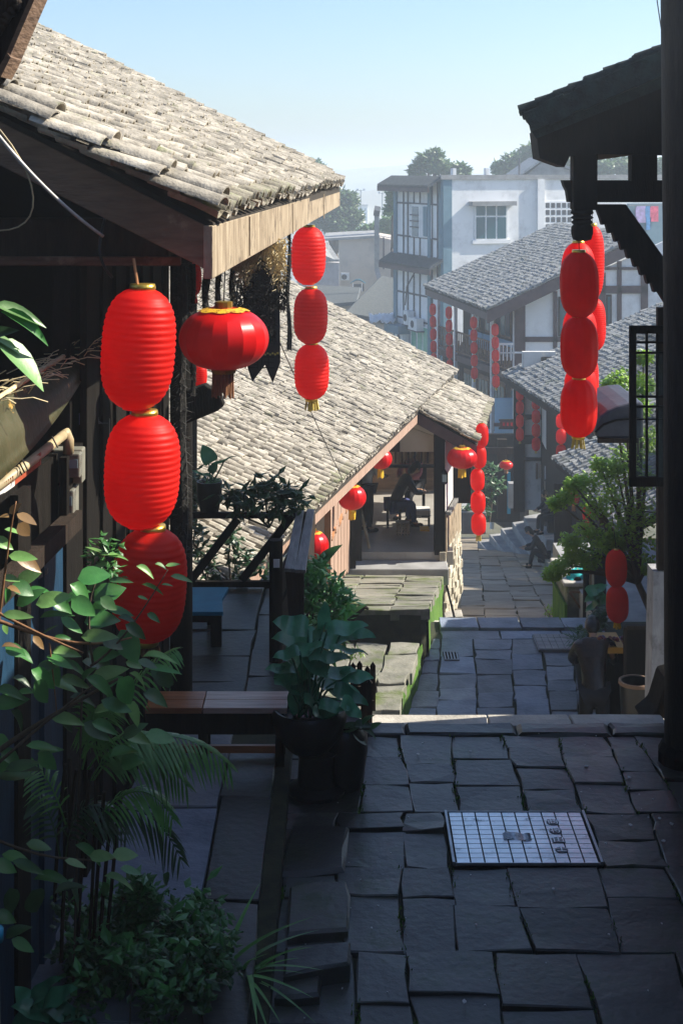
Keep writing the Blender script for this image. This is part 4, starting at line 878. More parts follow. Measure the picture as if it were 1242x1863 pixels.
lantern_string('biggest ribbed red three lantern string in the left foreground', 7.3, [(252, 634, 133, 222), (259, 856, 136, 208), (272, 1064, 134, 206)], gr1, ribs=19, tassel=(40, 26, m_tassel_br), top=(243, 470, .008, m_orange_post), n=40, lean=3)
lantern_string('sunlit red three lantern string at the far corner of the left eave', 15.9, [(561, 465, 63, 106), (565, 575, 62, 102), (567, 676, 63, 101)], gr1, ribs=15, tassel=(24, 22, m_tassel), top=(556, 405), n=32, lean=1)
lantern_string('dark red three lantern string under the carved pendant at the right', 14.0, [(1053, 518, 70, 120), (1053, 632, 69, 112), (1052, 742, 67, 106)], gr1, ribs=0, gore=.06, tassel=(26, 22, m_tassel), top=(1052, 436), n=48)
lantern_string('red lantern string mostly hidden behind the one under the carved pendant', 15.6, [(1051, 500, 62, 118), (1054, 612, 62, 108), (1055, 712, 60, 96)], gr1, ribs=0, gore=.03, top=(1052, 380), n=40)
lantern_string('bright sunlit red lantern string peeking out at the right behind the carved pendant', 17.2, [(1076, 478, 44, 136), (1080, 590, 42, 96), (1066, 690, 44, 100)], gr1, ribs=26, top=(1080, 300), n=32)
lantern_string('orange red five lantern string at the outer corner of the open shop', 26.4, [(876, 792, 24, 44), (871, 831, 27, 42), (868, 873, 26, 41), (869, 914, 27, 41), (870, 953, 27, 40)], gr1, collar=None, tassel=(10, 12, m_tassel), top=(878, 765), gore=.02, n=20)
for lab, px, y0, dd, n_, pit, w_ in (('farthest red five lantern string on the balcony house', 787, 563, 64, 5, 22.5, 12), ('second red lantern string from the left on the balcony house', 816, 569, 61.5, 5, 24, 12.5), ('third red lantern string from the left on the balcony house', 861, 587, 58, 5, 23, 13), ('nearest red five lantern string at the balcony house corner', 900, 600, 55.6, 5, 23.5, 14)):
    lantern_string(lab, dd, [(px + .4 * i, y0 + pit * i, w_, pit * .95) for i in range(n_)], gr1, collar=None, tassel=(4, 5, m_tassel), top=(px, y0 - 22), n=14)
lantern_string('red four lantern string on the dark post left of the white wall panels', 46.4, [(945, 717 + 24.5 * i, 14.5, 24) for i in range(4)], gr1, collar=None, tassel=(5, 5, m_tassel), top=(945, 700), n=14)
lantern_string('red four lantern string in front of the white wall panels', 45, [(974.5, 733 + 25 * i, 16, 24.5) for i in range(4)], gr1, collar=None, tassel=(5, 5, m_tassel), top=(974, 715), n=14)
lantern_string('red lantern string partly behind the dark foreground string at the mid roof eave', 38.5, [(1020, 766 + 28 * i, 19, 27) for i in range(3)], gr1, collar=None, top=(1020, 750), n=14)
lantern_string('short red lantern pair half covered by leaves beside the plank house', 30.5, [(1066, 935, 15, 26), (1068, 963, 17, 28)], gr1, collar=None, top=(1063, 915), n=14)
lantern_string('red lantern pair hanging below the leafy tree at the right', 18.0, [(1120, 1034, 39, 68), (1122, 1099, 41, 66)], gr1, collar=None, gore=.02, tassel=(14, 12, m_goldcloth), top=(1112, 930), n=24)
def round_lantern(label, px, py, d, w_, h_, group='round red palace lanterns', top=None, fringe=True, fm=m_tassel_br, trim=True, n=48):
    k = d / FPX; c = P(px, py, d); Rr, H = w_ * k / 2, h_ * k
    t = thing('round_lantern', label, 'lantern', c + Vector((0, 0, H / 2)), group)
    pr_ = [(Rr * max(math.cos(math.pi / 2 * (i / 24 * 2 - 1)), .0) ** .8, math.sin(math.pi / 2 * (i / 24 * 2 - 1)) * H / 2) for i in range(25)]; pr_[0] = (Rr * .3, -H / 2); pr_[-1] = (Rr * .22, H / 2)
    body = MB().lathe(c, pr_, 18, cap=False).build('lantern_body', m_red_silk, t, smooth=2); body.data.set_sharp_from_angle(angle=R(13))
    MB().lathe(c + Vector((0, 0, H / 2)), [(Rr * .2, -.01), (Rr * .2, H * .10), (Rr * .13, H * .11)], 12).build('top_collar', m_gold, t)
    MB().lathe(c - Vector((0, 0, H / 2)), [(Rr * .26, -H * .06), (Rr * .30, .01)], 14).build('bottom_collar', m_gold, t)
    if trim:
        mb = MB(); nn = 48
        def fn(u, v):
            a = 2 * math.pi * u; sc = .34 + .25 * v * (.75 + .25 * abs(math.cos(a * 4)))
            r = Rr * sc; z = H / 2 * math.sqrt(max(0, 1 - sc ** 2.5)) + .02 * H
            return c + Vector((r * math.cos(a), r * math.sin(a), z))
        mb.grid(fn, nn, 4); mb.build('scalloped_trim', m_goldtrim, t, smooth=2)
    if fringe:
        mb = MB(); q = c - Vector((0, 0, H / 2 + H * .05))
        for j in range(60 if d < 12 else 14):
            a = 2 * math.pi * j / (60 if d < 12 else 14) + random.uniform(-.1, .1); r = Rr * random.uniform(.17, .24); p = q + Vector((r * math.cos(a), r * math.sin(a), 0)); mb.tube([p, p + Vector((random.uniform(-.01, .01), random.uniform(-.01, .01), -H * random.uniform(.33, .42)))], max(.004 * k / .0032, .003), 4)
        mb.build('fringe', fm, t)
    if top: MB().tube([c + Vector((0, 0, H / 2 + .02)), P(top[0], top[1], d)], .004 * max(1, d / 14), 5).build('cord', m_cable_bk, t)
    return t
round_lantern('largest dark red round lantern with gold scalloped top and brown fringe under the left eave', 407, 616, 8.6, 164, 112, top=(412, 425))
round_lantern('round lantern under the pink eave nearest to the porch rail', 570, 992, 18.6, 56, 50, top=(575, 955), fm=m_goldcloth)
round_lantern('middle round lantern under the pink eave of the shop house', 640, 905, 21.6, 52, 44, top=(640, 870), fm=m_goldcloth)
round_lantern('round lantern under the eave just left of the open shop', 692, 835, 24.6, 42, 36, top=(693, 800), fm=m_goldcloth)
round_lantern('round lantern with yellow tassel at the shop corner beside the five lantern string', 840, 833, 25.8, 55, 38, top=(842, 800), fm=m_goldcloth)
round_lantern('small distant round lantern in the dark open hall', 920, 846, 49.5, 25, 16, top=(920, 828), n=32)
round_lantern('small round lantern among the leafy branches at the right', 1043, 907, 29, 20, 24, top=(1043, 880), n=32)
for lab, it in (('red paper lantern half hidden behind the black post above the big round lantern', [(352, 508, 30, 60)]), ('red paper lantern below the big round lantern behind the black post', [(364, 684, 26, 42)])):
    lantern_string(lab, 11.5, it, 'lanterns behind the porch post', ribs=12, tassel=(16, 14, m_red), top=(it[0][0], it[0][1] - 60), n=20)

# ================================================================== HANGINGS UNDER THE LEFT EAVE
def fuzzy(label, px, y0, y1, d, r, mat, n, name='fibre_rope'):
    t = thing(name, label, 'rope', P(px, y0, d), 'hanging fibre ropes'); mb = MB(); L = (y1 - y0) * d / FPX
    pts = [P(px + 2 * math.sin(i * .9), y0 + (y1 - y0) * i / 10, d) for i in range(11)]; mb.tube(pts, [r * random.uniform(.35, .65) for _ in pts], 6); mb.build('core', mat, t)
    mb = MB()
    for j in range(n):
        u = random.random(); i = min(int(u * 10), 9); p = pts[i].lerp(pts[i + 1], u * 10 - i); a = random.uniform(0, 6.28); e = Vector((math.cos(a), math.sin(a), random.uniform(-.9, .5))) * r * random.uniform(.7, 1.3)
        s = Vector((-math.sin(a), math.cos(a), 0)) * .006; mb.add([p - s, p + s, p + e + s * .5, p + e - s * .5], [(0, 1, 2, 3)])
    o = mb.build('fibres', mat, t); o['kind'] = 'stuff'; return t
for lab, px, y0, y1, d, r in (('black fuzzy rope hanging beside the sunlit red lantern string', 525, 418, 636, 14.6, .045), ('black fuzzy rope right behind the big round lantern cord', 424, 430, 600, 10.5, .055), ('black fuzzy rope left of the big round lantern cord', 398, 440, 610, 10.2, .05), ('thick black fuzzy rope near the carved bracket', 375, 470, 600, 10.0, .05), ('long black fuzzy rope in front of the porch post', 331, 480, 1010, 9.7, .075), ('black fuzzy rope just right of the porch post', 350, 480, 720, 10.1, .04)):
    fuzzy(lab, px, y0, y1, d, r, m_rope_bk, 420)
def bundle(label, x0, x1, y0, ym, y1, d):
    t = thing('straw_bundle', label, 'straw bundle', P((x0 + x1) / 2, y0, d)); k = d / FPX
    g_, b_ = MB(), MB()
    for j in range(3400):
        u = random.random(); low = random.random() < .52; px = x0 + (x1 - x0) * u
        edge = ym + 26 * math.sin(u * 9) + random.uniform(-16, 16); py = random.uniform(edge, y1 - 70 * abs(u - .45)) if low else random.uniform(y0 - 8 + 14 * (1 - u), edge)
        if low and u > .78 and py > ym + 70: continue
        p = P(px, py, d) + Vector((0, random.uniform(-.10, .10), 0)); a = random.uniform(0, 6.28); L = random.uniform(.02, .05)
        e = Vector((math.cos(a) * .7, random.uniform(-.6, .2), -abs(math.sin(a)))) * L; s = e.cross(Vector((.3, 1, .2))).normalized() * .005
        (b_ if low else g_).add([p - s, p + s, p + e + s * .4, p + e - s * .4], [(0, 1, 2, 3)])
    for m_, mt, nm in ((g_, m_straw, 'dry_straw'), (b_, m_rope_bk, 'blackened_fibre')): o = m_.build(nm, mt, t); o['kind'] = 'stuff'
    MB().box(P((x0 + x1) / 2, (y0 + ym) / 2, d + .06), ((x1 - x0) * k * .9, .08, (ym - y0) * k * .9)).build('core', m_straw, t)
    MB().box(P((x0 + x1) / 2 - 6, (ym + y1) / 2 - 20, d + .06), ((x1 - x0) * k * .55, .06, (y1 - ym) * k * .75)).build('dark_core', m_rope_bk, t)
bundle('big bundle of golden straw with blackened ends hanging under the left eave', 428, 520, 440, 492, 640, 10.3)
bn_ = thing('cloth_banner', 'dark cloth pennant with zigzag hem and faded characters behind the big round lantern', 'banner', P(475, 440, 10.9))
zz = [(452, 500), (509, 455), (509, 560), (510, 660), (496, 697), (482, 664), (459, 695), (450, 668)]
MB().prism([P(x, y, 10.9) for x, y in zz], (0, .006, 0)).build('cloth', m_fabric_bk, bn_)
for txt, px, py, s in (('肥', 484, 597, .17), ('酒庄', 472, 660, .12)):
    me = text_mesh(txt, s); me.materials.append(m_ink); o = bpy.data.objects.new('lettering', me); col.objects.link(o); o.parent = bn_; o.rotation_euler = (R(90), 0, 0); o.location = P(px, py, 10.885) - wpos(bn_)
for i in range(7): MB().box(P(478 + i * 4.5, 643 + 2 * (i % 2), 10.89), (.014, .006, .012)).build('stitch', m_tassel, bn_)
# cables
def cable(label, pts, r, mat, name='cable'):
    c = [Vector(p) for p in pts]; o = MB().tube(c, r, 6).build(name, mat, None, smooth=2, loc=c[0]); tag(o, label, 'cable'); return o
def bez(p, n=14):
    p = [Vector(q) for q in p]; out = []
    for i in range(n + 1):
        t = i / n; q = list(p)
        while len(q) > 1: q = [q[j].lerp(q[j + 1], t) for j in range(len(q) - 1)]
        out.append(q[0])
    return out
cable('thick pale cable slanting across the gable of the left house', bez([P(-60, 170, 7.0), P(60, 340, 7.2), P(188, 430, 7.5)]), .009, m_cable)
cable('black cable loop tied below the thick pale cable', bez([P(192, 395, 7.6), P(180, 440, 7.45), P(172, 470, 7.45), P(205, 505, 7.5)]), .008, m_cable_bk)
cable('thin tan wire drooping in a loop under the left gable', bez([P(-20, 215, 7.1), P(60, 290, 7.2), P(110, 420, 7.3), P(30, 430, 7.3), P(-40, 415, 7.3)]), .004, m_pvc)
cable('thin black wire running down over the sunlit shop house roof', bez([P(510, 625, 15), P(560, 740, 17), P(622, 870, 19.5)]), .006, m_cable_bk)
cable('faint wire in the sky at the top right corner', bez([P(1190, -30, 12), P(1197, 20, 12), P(1203, 60, 12)]), .005, m_cable_bk)
# dark carved eave end at the top left corner, close to us
ce = thing('carved_eave_end', 'dark carved timber eave end at the very top left corner', 'eave', P(0, 60, 4.2))
MB().prism([P(62, -8, 4.2), P(2, 130, 4.2), P(-60, 220, 4.2), P(-260, 160, 4.2), P(-120, -60, 4.2)], (0, .12, 0)).build('board', m_wood_dk, ce, bevel=.004)
MB().prism([P(68, -12, 4.18), P(10, 122, 4.18), P(2, 120, 4.18), P(58, -12, 4.18)], (0, .15, 0)).build('edge_moulding', m_wood_brn, ce)
MB().prism([P(14, 96, 4.17), P(20, 104, 4.17), P(2, 140, 4.17), P(-8, 132, 4.17)], (0, .14, 0)).build('moulding_end', m_wood_brn, ce)
for i in range(10):
    mb = MB(); c = P(34 - i * 6 + random.uniform(-4, 4), 4 + i * 9, 4.19); mb.lathe(c, [(.004, -.012), (.016, -.004), (.016, .004), (.004, .012)], 8, tilt=Matrix.Rotation(R(90), 3, 'X')); mb.build('carved_boss', m_wood_dk, ce, smooth=2)

# ================================================================== LEFT WALL FITTINGS
fa = thing('sheet_awning', 'drooping streaked translucent sheet awning on the left house wall', 'awning', P(60, 700, 7))
m_sheet = M('streaked sheet', (.035, .04, .015), (.07, .065, .03), scale=3, rough=.5, c3=(.45, .26, .06), scale3=7, t3=(.62, .66), stretch=(2, 2, 1))  # olive sheet broken by brown-gold streaks in its colour
def shf(u, v):
    lo = bez([P(-30, 900, 6.4), P(110, 790, 7.4), P(192, 612, 8.8)], 12); hi = bez([P(-30, 745, 6.6), P(80, 670, 7.7), P(190, 606, 8.9)], 12)
    p = lo[round(u * 12)].lerp(hi[round(u * 12)], v); return p + Vector((.02 * math.sin(math.pi * v) * math.sin(math.pi * u) + .008 * math.sin(v * 40), -.02 * math.sin(math.pi * v), 0))
MB().grid(shf, 12, 8).build('sheet', m_sheet, fa, smooth=2, solid=.008)
MB().tube([shf(i / 12, 1) + Vector((0, 0, .01)) for i in range(13)], .014, 6).build('pale_edge', m_straw, fa, smooth=2)
tw = thing('twig_litter', 'pale dry twigs and straw caught on top of the sheet awning', 'twigs', P(100, 650, 7.6)); mb = MB()
for j in range(90):
    u = random.random(); p = shf(round(u * 12) / 12, 1) + Vector((random.uniform(-.15, .12), random.uniform(-.1, .2), .01)); a = random.uniform(-.4, 1.0); L = random.uniform(.06, .2); e = p + Vector((L * math.cos(a), random.uniform(-.05, .05), L * math.sin(a) * .7)); mb.tube([p, p.lerp(e, .5) + Vector((0, 0, .015)), e], .003, 3)
mb.build('twigs', m_straw, tw)['kind'] = 'stuff'
pi = thing('downpipe', 'tan plastic pipe along the left house wall below the awning', 'pipe', P(60, 830, 7.2))
MB().tube([P(-30, 905, 6.6), P(60, 837, 7.1), P(118, 790, 7.7)], .026, 10).build('pipe', m_pvc, pi, smooth=2); MB().tube([P(112, 795, 7.66), P(121, 788, 7.7), P(125, 800, 7.7), P(125, 825, 7.7)], .03, 10).build('elbow', m_pvc, pi, smooth=2)
for x, y in ((35, 852), (40, 848), (46, 844), (100, 802)): MB().tube([P(x - 5, y - 8, 6.95), P(x + 5, y + 12, 6.9)], .004, 5).build('tie', m_cable_bk, pi)
rs = thing('red_sign', 'faded red strip sign on the blue boards below the tan pipe', 'sign', P(40, 860, 6.9)); m_rs = M('faded red sign', (.30, .055, .025), (.42, .09, .04), scale=6, rough=.6)
MB().prism([P(26, 862, 6.9), P(74, 823, 7.15), P(74, 846, 7.15), P(26, 884, 6.9)], (0, .02, 0)).build('board', m_rs, rs); MB().prism([P(-30, 902, 6.6), P(26, 861, 6.89), P(26, 885, 6.89), P(-30, 924, 6.6)], (0, .02, 0)).build('label_plate', m_plaster, rs)
for k in range(6): MB().prism([P(2 + k * 4, 882 - k * 3, 6.74 + .02 * k), P(5 + k * 4, 880 - k * 3, 6.74 + .02 * k), P(5 + k * 4, 890 - k * 3, 6.74 + .02 * k), P(2 + k * 4, 892 - k * 3, 6.74 + .02 * k)], (0, -.006, 0)).build('print_mark', m_rs, rs)
m_meter = M('dirty meter casing', (.16, .16, .13), (.24, .24, .2), scale=4, rough=.5)
def meter(label, x0, y0, x1, y1, d):
    t = thing('electric_meter', label, 'electric meter', P((x0 + x1) / 2, y1, d), 'electric meters'); pr(t, 'back_box', x0, y0, x1, y1, d, .1, m_meter, .008); w_ = x1 - x0
    pr(t, 'cover', x0 + w_ * .42, y0 + (y1 - y0) * .12, x1 - w_ * .08, y1 - (y1 - y0) * .15, d - .07, .08, M('meter cover' + label[:5], (.2, .2, .17), rough=.25), .01)
    pr(t, 'dial_window', x0 + w_ * .5, y0 + (y1 - y0) * .3, x1 - w_ * .16, y0 + (y1 - y0) * .55, d - .075, .01, m_glass_lt)
meter('upper grey electric meter on the left house wall', 96, 818, 150, 880, 7.75); meter('lower grey electric meter on the left house wall', 94, 884, 138, 950, 7.75)
meter('dim electric meter deeper along the wall behind the big lantern', 163, 765, 196, 882, 8.6)
nt_ = thing('wall_notice', 'tiny violet notice on the left house wall', 'notice', P(142, 762, 8.2)); pr(nt_, 'sheet', 138, 752, 147, 773, 8.2, .01, M('violet paper', (.10, .07, .28), rough=.6))
wt = thing('hanging_wires', 'tangle of thin wires hanging beside the dim meter', 'wires', P(165, 660, 8.4)); mb = MB()
for k in range(9): mb.tube(bez([P(172 + random.uniform(-8, 8), 650, 8.4), P(150 + random.uniform(-20, 20), 720, 8.4), P(165 + random.uniform(-15, 25), 780, 8.4), P(180 + random.uniform(-18, 18), 770, 8.4)], 8), .003, 4)
mb.build('wires', m_metal, wt)
wp = thing('white_pole', 'pale round pole at the extreme left edge', 'pole', Vector((P(-4, 0, 5.2).x, 5.2, 0))); MB().tube([P(-24, 740, 5.2), P(-18, 1640, 5.2), Vector((P(-4, 1863, 5.2).x, 5.2, .0))], .03, 10).build('shaft', m_plaster, wp, smooth=2); MB().tube([P(-9, 1690, 5.2), P(-9, 1712, 5.2)], .032, 10).build('blue_band', m_blue_seat, wp, smooth=2)

# ================================================================== PORCH FURNITURE
sb = thing('blue_bench', 'low bench with a teal blue top on the porch', 'bench', Vector((-1.1, 12.4, .16)))
tz = .47; yb0, yb1 = GP(0, 1113, tz).y, GP(0, 1068, tz).y
MB().prism([Vector((-1.7, yb0, tz)), Vector((X(406, yb0), yb0, tz)), Vector((X(404, (yb0 + yb1) / 2), (yb0 + yb1) / 2, tz)), Vector((X(416, yb1), yb1, tz)), Vector((-1.7, yb1, tz))], (0, 0, -.035)).build('seat', m_blue_seat, sb, bevel=.004)
for x, y in ((X(392, yb0), yb0 + .08), (X(392, yb1) - .02, yb1 - .08), (-1.6, yb0 + .08), (-1.6, yb1 - .08)): MB().box((x, y, .3), (.09, .07, .29)).build('leg', m_wood_black, sb)
MB().bar(Vector((-1.6, yb0 + .08, .4)), Vector((X(392, yb0), yb0 + .08, .4)), .03, .08).build('apron', m_wood_black, sb)
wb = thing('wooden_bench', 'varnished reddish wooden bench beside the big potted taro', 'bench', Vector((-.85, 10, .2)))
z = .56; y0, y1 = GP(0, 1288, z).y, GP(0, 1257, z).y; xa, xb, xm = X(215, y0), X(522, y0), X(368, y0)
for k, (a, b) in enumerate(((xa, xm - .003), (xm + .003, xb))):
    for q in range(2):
        e0, e1 = y0 + (y1 - y0) * (q * .5), y0 + (y1 - y0) * (q * .5 + .49); MB().box(((a + b) / 2, (e0 + e1) / 2, z - .02), (b - a, e1 - e0, .04)).build('seat_board', (m_wood_bench, m_wood_grey)[0] if k == 0 else M('worn and sunlit bench wood %d' % q, (.34, .21, .15), (.58, .43, .34), scale=2, stretch=(1, 12, 6), rough=.28, bump=.15), wb, bevel=.004)  # right boards paler: slight sunlight put into the wood colour
MB().box(((xa + xb) / 2, y0 + .04, z - .12), (xb - xa - .04, .03, .14)).build('apron', m_wood_black, wb); MB().box(((xa + xb) / 2, y0 + .06, z - .3), (xb - xa - .1, .03, .05)).build('stretcher', m_wood_bench, wb)
for x in (xa + .08, xm, xb - .05):
    for y in (y0 + .05, y1 - .05): MB().box((x, y, (z - .04) / 2 + .02), (.06, .05, z - .06)).build('leg', m_wood_black, wb)
# railing of the porch
rg = thing('porch_railing', 'dark porch railing with diagonal braces and a weathered plank shelf', 'railing', Vector((-.5, 12.6, .16)))
c0, c1 = P(502, 985, 11.7), P(556, 930, 13.75); zr = c1.z
MB().tube([Vector((c0.x, c0.y, -.3)), Vector((c0.x, c0.y, P(0, 982, 11.7).z))], .058, 10).build('corner_post', m_wood_black, rg, smooth=True); MB().box(P(503, 1025, 11.63), (.05, .02, .065)).build('white_tag', m_white, rg)
MB().tube([Vector((c1.x - .02, c1.y, -.6)), Vector((c1.x - .02, c1.y, zr - .02))], .05, 10).build('post', m_wood_black, rg, smooth=True)
zp = .93
for (xa_, xb_, ya_, yb_) in ((517, 534, 1034, 928), (536, 556, 1036, 926)):
    a, b = GP(xa_, ya_, zp), GP(xa_ + 22, yb_, zp); c, e = GP(xa_ + 20, ya_ + 1, zp), GP(xa_ + 36, yb_, zp); MB().prism([a, c, e, b], (0, 0, -.03)).build('shelf_plank', m_wood_grey, rg, bevel=.004)
MB().prism([GP(519, 1040, zp - .03), GP(553, 1040, zp - .03), P(553, 1200, 11.6), P(535, 1260, 11.6)], (0, .03, 0)).build('side_board', m_wood_dk, rg)
MB().bar(P(300, 937, 13.75), P(560, 937, 13.75), .06, .055).build('rail', m_wood_black, rg); MB().bar(P(300, 1062, 13.75), P(560, 1062, 13.75), .06, .055).build('rail', m_wood_black, rg)
MB().bar(P(348, 1055, 13.7), P(432, 945, 13.7), .06, .075).build('brace', m_wood_black, rg); MB().bar(P(440, 1055, 13.7), P(530, 940, 13.7), .06, .075).build('brace', m_wood_black, rg)
MB().bar(Vector((c0.x, c0.y, .55)), Vector((c1.x, c1.y, .55)), .05, .05).build('rail', m_wood_black, rg)
MB().prism([Vector((c0.x, c0.y, .05)), Vector((c1.x, c1.y, .05)), Vector((c1.x, c1.y, .8)), Vector((c0.x, c0.y, .8))], (-.03, 0, 0)).build('infill_board', m_wood_black, rg)
for k in range(5): MB().prism([P(345 + k * 34, 1068, 13.78), P(376 + k * 34, 1068, 13.78), P(376 + k * 34, 1200, 13.78), P(345 + k * 34, 1200, 13.78)], (0, .03, 0)).build('infill_board', m_wood_black, rg)
# picket fence
pk = thing('picket_fence', 'small dark picket fence at the left end of the step edge', 'fence', Vector((X(650, 10.95), 10.95, 0)))
for px, yt, d in ((628, 1218, 11.25), (642, 1206, 11.15), (654, 1203, 11.2), (668, 1212, 11.0), (678, 1205, 11.1), (661, 1232, 10.9), (646, 1238, 10.85), (636, 1246, 10.8), (672, 1236, 10.85)):
    w_ = .042; c = P(px, yt, d); MB().prism([Vector((c.x - w_ / 2, d, -.02)), Vector((c.x + w_ / 2, d, -.02)), Vector((c.x + w_ / 2, d, c.z - .03)), Vector((c.x, d, c.z)), Vector((c.x - w_ / 2, d, c.z - .03))], (0, .02, 0)).build('picket', m_wood_dk, pk)
MB().bar(P(622, 1252, 11.17), P(684, 1252, 11.17), .02, .03).build('rail', m_wood_dk, pk); MB().bar(P(630, 1278, 10.9), P(680, 1278, 10.9), .02, .03).build('rail', m_wood_dk, pk)
# ================================================================== PLATE WITH THE GRID
pl = thing('grid_plate', 'pale square gridded manhole plate with raised seal marks set in the paving', 'manhole cover', ((BX0 + BX1) / 2, (BY0 + BY1) / 2, 0))
m_plate = M('worn polished steel plate', (.62, .68, .70), (.82, .86, .88), scale=4, rough=.32, bump=.12, metal=.75, c3=(.10, .15, .17), scale3=9, t3=(.58, .72))
MB().box(((BX0 + BX1) / 2, (BY0 + BY1) / 2, -.03), (BX1 - BX0, BY1 - BY0, .07)).build('base', m_black, pl)
nx, ny = 10, 11; cw, ch = (BX1 - BX0 - .05) / nx, (BY1 - BY0 - .02) / ny
for i in range(nx):
    for j in range(ny):
        MB().box((BX0 + .025 + cw * (i + .5), BY0 + .01 + ch * (j + .5), .009), (cw - .009, ch - .007, .014)).build('tile', m_plate, pl)
m_steel = M('worn steel edge', (.35, .38, .40), rough=.35, metal=.6, bump=.1)
for x in (BX0 + .008, BX1 - .008): MB().box((x, (BY0 + BY1) / 2, .012), (.016, BY1 - BY0, .03)).build('steel_edge', m_steel, pl)
for y in (BY0 + .003, BY1 - .003): MB().box(((BX0 + BX1) / 2, y, .010), (BX1 - BX0 - .04, .006, .02)).build('steel_edge', m_steel, pl)
def on_plate(u, v): return Vector((BX0 + .025 + (BX1 - BX0 - .05) * u, BY0 + .01 + (BY1 - BY0 - .02) * (1 - v), 0))
m_iron = M('dark raised iron', (.10, .11, .12), (.2, .21, .22), rough=.5, metal=.3)
for k, (v, ch_) in enumerate(((.215, '商'), (.395, '将'), (.58, '田'), (.765, '士'))):
    c = on_plate(.765, v) + Vector((0, 0, .018))
    sl_ = (MB().lathe(c, [(.040, -.008), (.040, .0), (.037, .002)], 18) if k != 2 else MB().box(c + Vector((0, 0, -.006)), (.08, .062, .014))).build('seal', m_iron, pl)
    me = text_mesh(ch_, .075); me.materials.append(m_plate); o = bpy.data.objects.new('lettering', me); col.objects.link(o); o.parent = sl_; o.location = c + Vector((0, 0, .003)) - wpos(pl)
c = on_plate(.47, .5); rvm = MB(); rvm.grid(lambda u, v: c + Vector((-.085 + .17 * u, -.045 + .09 * v + .012 * math.sin(u * 6.3), .02 + .005 * math.sin(v * 30 + 2 * math.sin(u * 9)))), 24, 24); rvm.build('river_emblem', m_plate, pl, solid=.008)
# drains and small covers on the middle pavement
gt = thing('drain_grate', 'small rusty drain grate on the bluish middle pavement', 'drain', GP(820, 1195, ZM)); c = GP(820, 1195, ZM)
MB().box(c + Vector((0, 0, .006)), (.19, .30, .012)).build('pit', m_black, gt)
for k in range(5): MB().box(c + Vector((-.08 + .04 * k, 0, .014)), (.016, .28, .012)).build('bar', m_metal, gt)
for y in (-.145, .145): MB().box(c + Vector((0, y, .014)), (.20, .02, .014)).build('frame', m_metal, gt)
cv = thing('manhole_cover', 'light chequered manhole cover at the right of the middle pavement', 'manhole cover', GP(1010, 1172, ZM)); c = GP(1010, 1172, ZM)
MB().box(c + Vector((0, 0, .014)), (.54, .62, .03)).build('frame', m_iron, cv)
for i in range(6):
    for j in range(4): MB().box(c + Vector((-.215 + .086 * i, -.225 + .15 * j, .033)), (.078, .14, .014)).build('tile', m_concrete, cv)
# ================================================================== THINGS AT THE LOWER RIGHT
dd = 14.6; zp5 = -2.1 + .0
bb = thing('tall_board', 'tall black wooden board standing behind the barrel', 'board', P(1168, 1300, 14.9)); pr(bb, 'panel', 1138, 1146, 1198, 1330, 14.9, .06, m_wood_black); pr(bb, 'edge_strip', 1135, 1142, 1139, 1330, 14.88, .07, m_wood_dk); pr(bb, 'edge_strip', 1139, 1139, 1198, 1146, 14.88, .07, m_wood_dk)
ba = thing('barrel', 'dark open barrel with a pale worn rim in front of the black board', 'barrel', P(1156, 1320, 13.9)); c = P(1156, 1240, 13.9); rr = 30 * 13.9 / FPX
MB().lathe(c, [(rr * .70, -.80), (rr * .86, -.45), (rr * .97, -.1), (rr, 0), (rr * .9, 0), (rr * .84, -.25), (0.01, -.27)], 26, cap=True).build('body', m_pot, ba, smooth=True)
MB().lathe(c, [(rr * .9, .012), (rr * 1.04, .012), (rr * 1.06, -.02), (rr * .9, -.01)], 26, cap=False).build('rim', m_wood_brn, ba, smooth=True); MB().lathe(c + Vector((0, 0, -.34)), [(rr * .92, -.03), (rr * .94, .03)], 26, cap=False).build('hoop', m_wood_dk, ba)
gs = thing('goods_tray', 'orange edged tray of dark red goods beside the stooping person', 'tray', P(1112, 1190, 15.4)); pr(gs, 'tray', 1086, 1178, 1136, 1189, 15.2, .5, M('orange yellow tray', (.42, .20, .03), (.5, .28, .06), rough=.5)); pr(gs, 'stand', 1096, 1189, 1134, 1330, 15.3, .4, m_wood_black)
mgoods = [M('goods %d' % i, c_, rough=.45) for i, c_ in enumerate(((.16, .02, .03), (.10, .03, .05), (.2, .06, .03), (.08, .06, .2)))]
for k in range(34): q = P(1088 + random.uniform(0, 47), 1176 - random.uniform(0, 16), 15.25 + random.uniform(0, .35)); MB().lathe(q, [(.006, -.025), (.026, -.008), (.026, .01), (.008, .026)], 7).build('goods', mgoods[k % 4], gs, smooth=True)
lw_ = thing('low_wall', 'mossy low concrete wall beside the lower street kerb under the leafy branches', 'wall', P(1043, 1120, 21.5)); pr(lw_, 'body', 1030, 1066, 1062, 1175, 21.6, 1.2, m_terr, .03); pr(lw_, 'cap', 1024, 1060, 1064, 1068, 21.55, 1.4, m_edge, .02); pr(lw_, 'mossy_face', 1026, 1100, 1031, 1170, 21.5, 1.2, m_moss)
for a, b in (((1035, 1077), (1058, 1077)), ((1035, 1077), (1056, 1108)), ((1058, 1077), (1057, 1110))): MB().bar(P(*a, 21.5), P(*b, 21.5), .03, .03).build('wood_strip', m_wood_brn, lw_)
tq = thing('cloth_bundle', 'turquoise cloth bundle with yellow spots lying on the low mossy wall', 'cloth', P(1048, 1060, 21.9)); m_tq = M('turquoise print cloth', (.01, .34, .36), (.03, .48, .48), scale=6, rough=.8, c3=(.6, .5, .1), scale3=9, t3=(.62, .66))
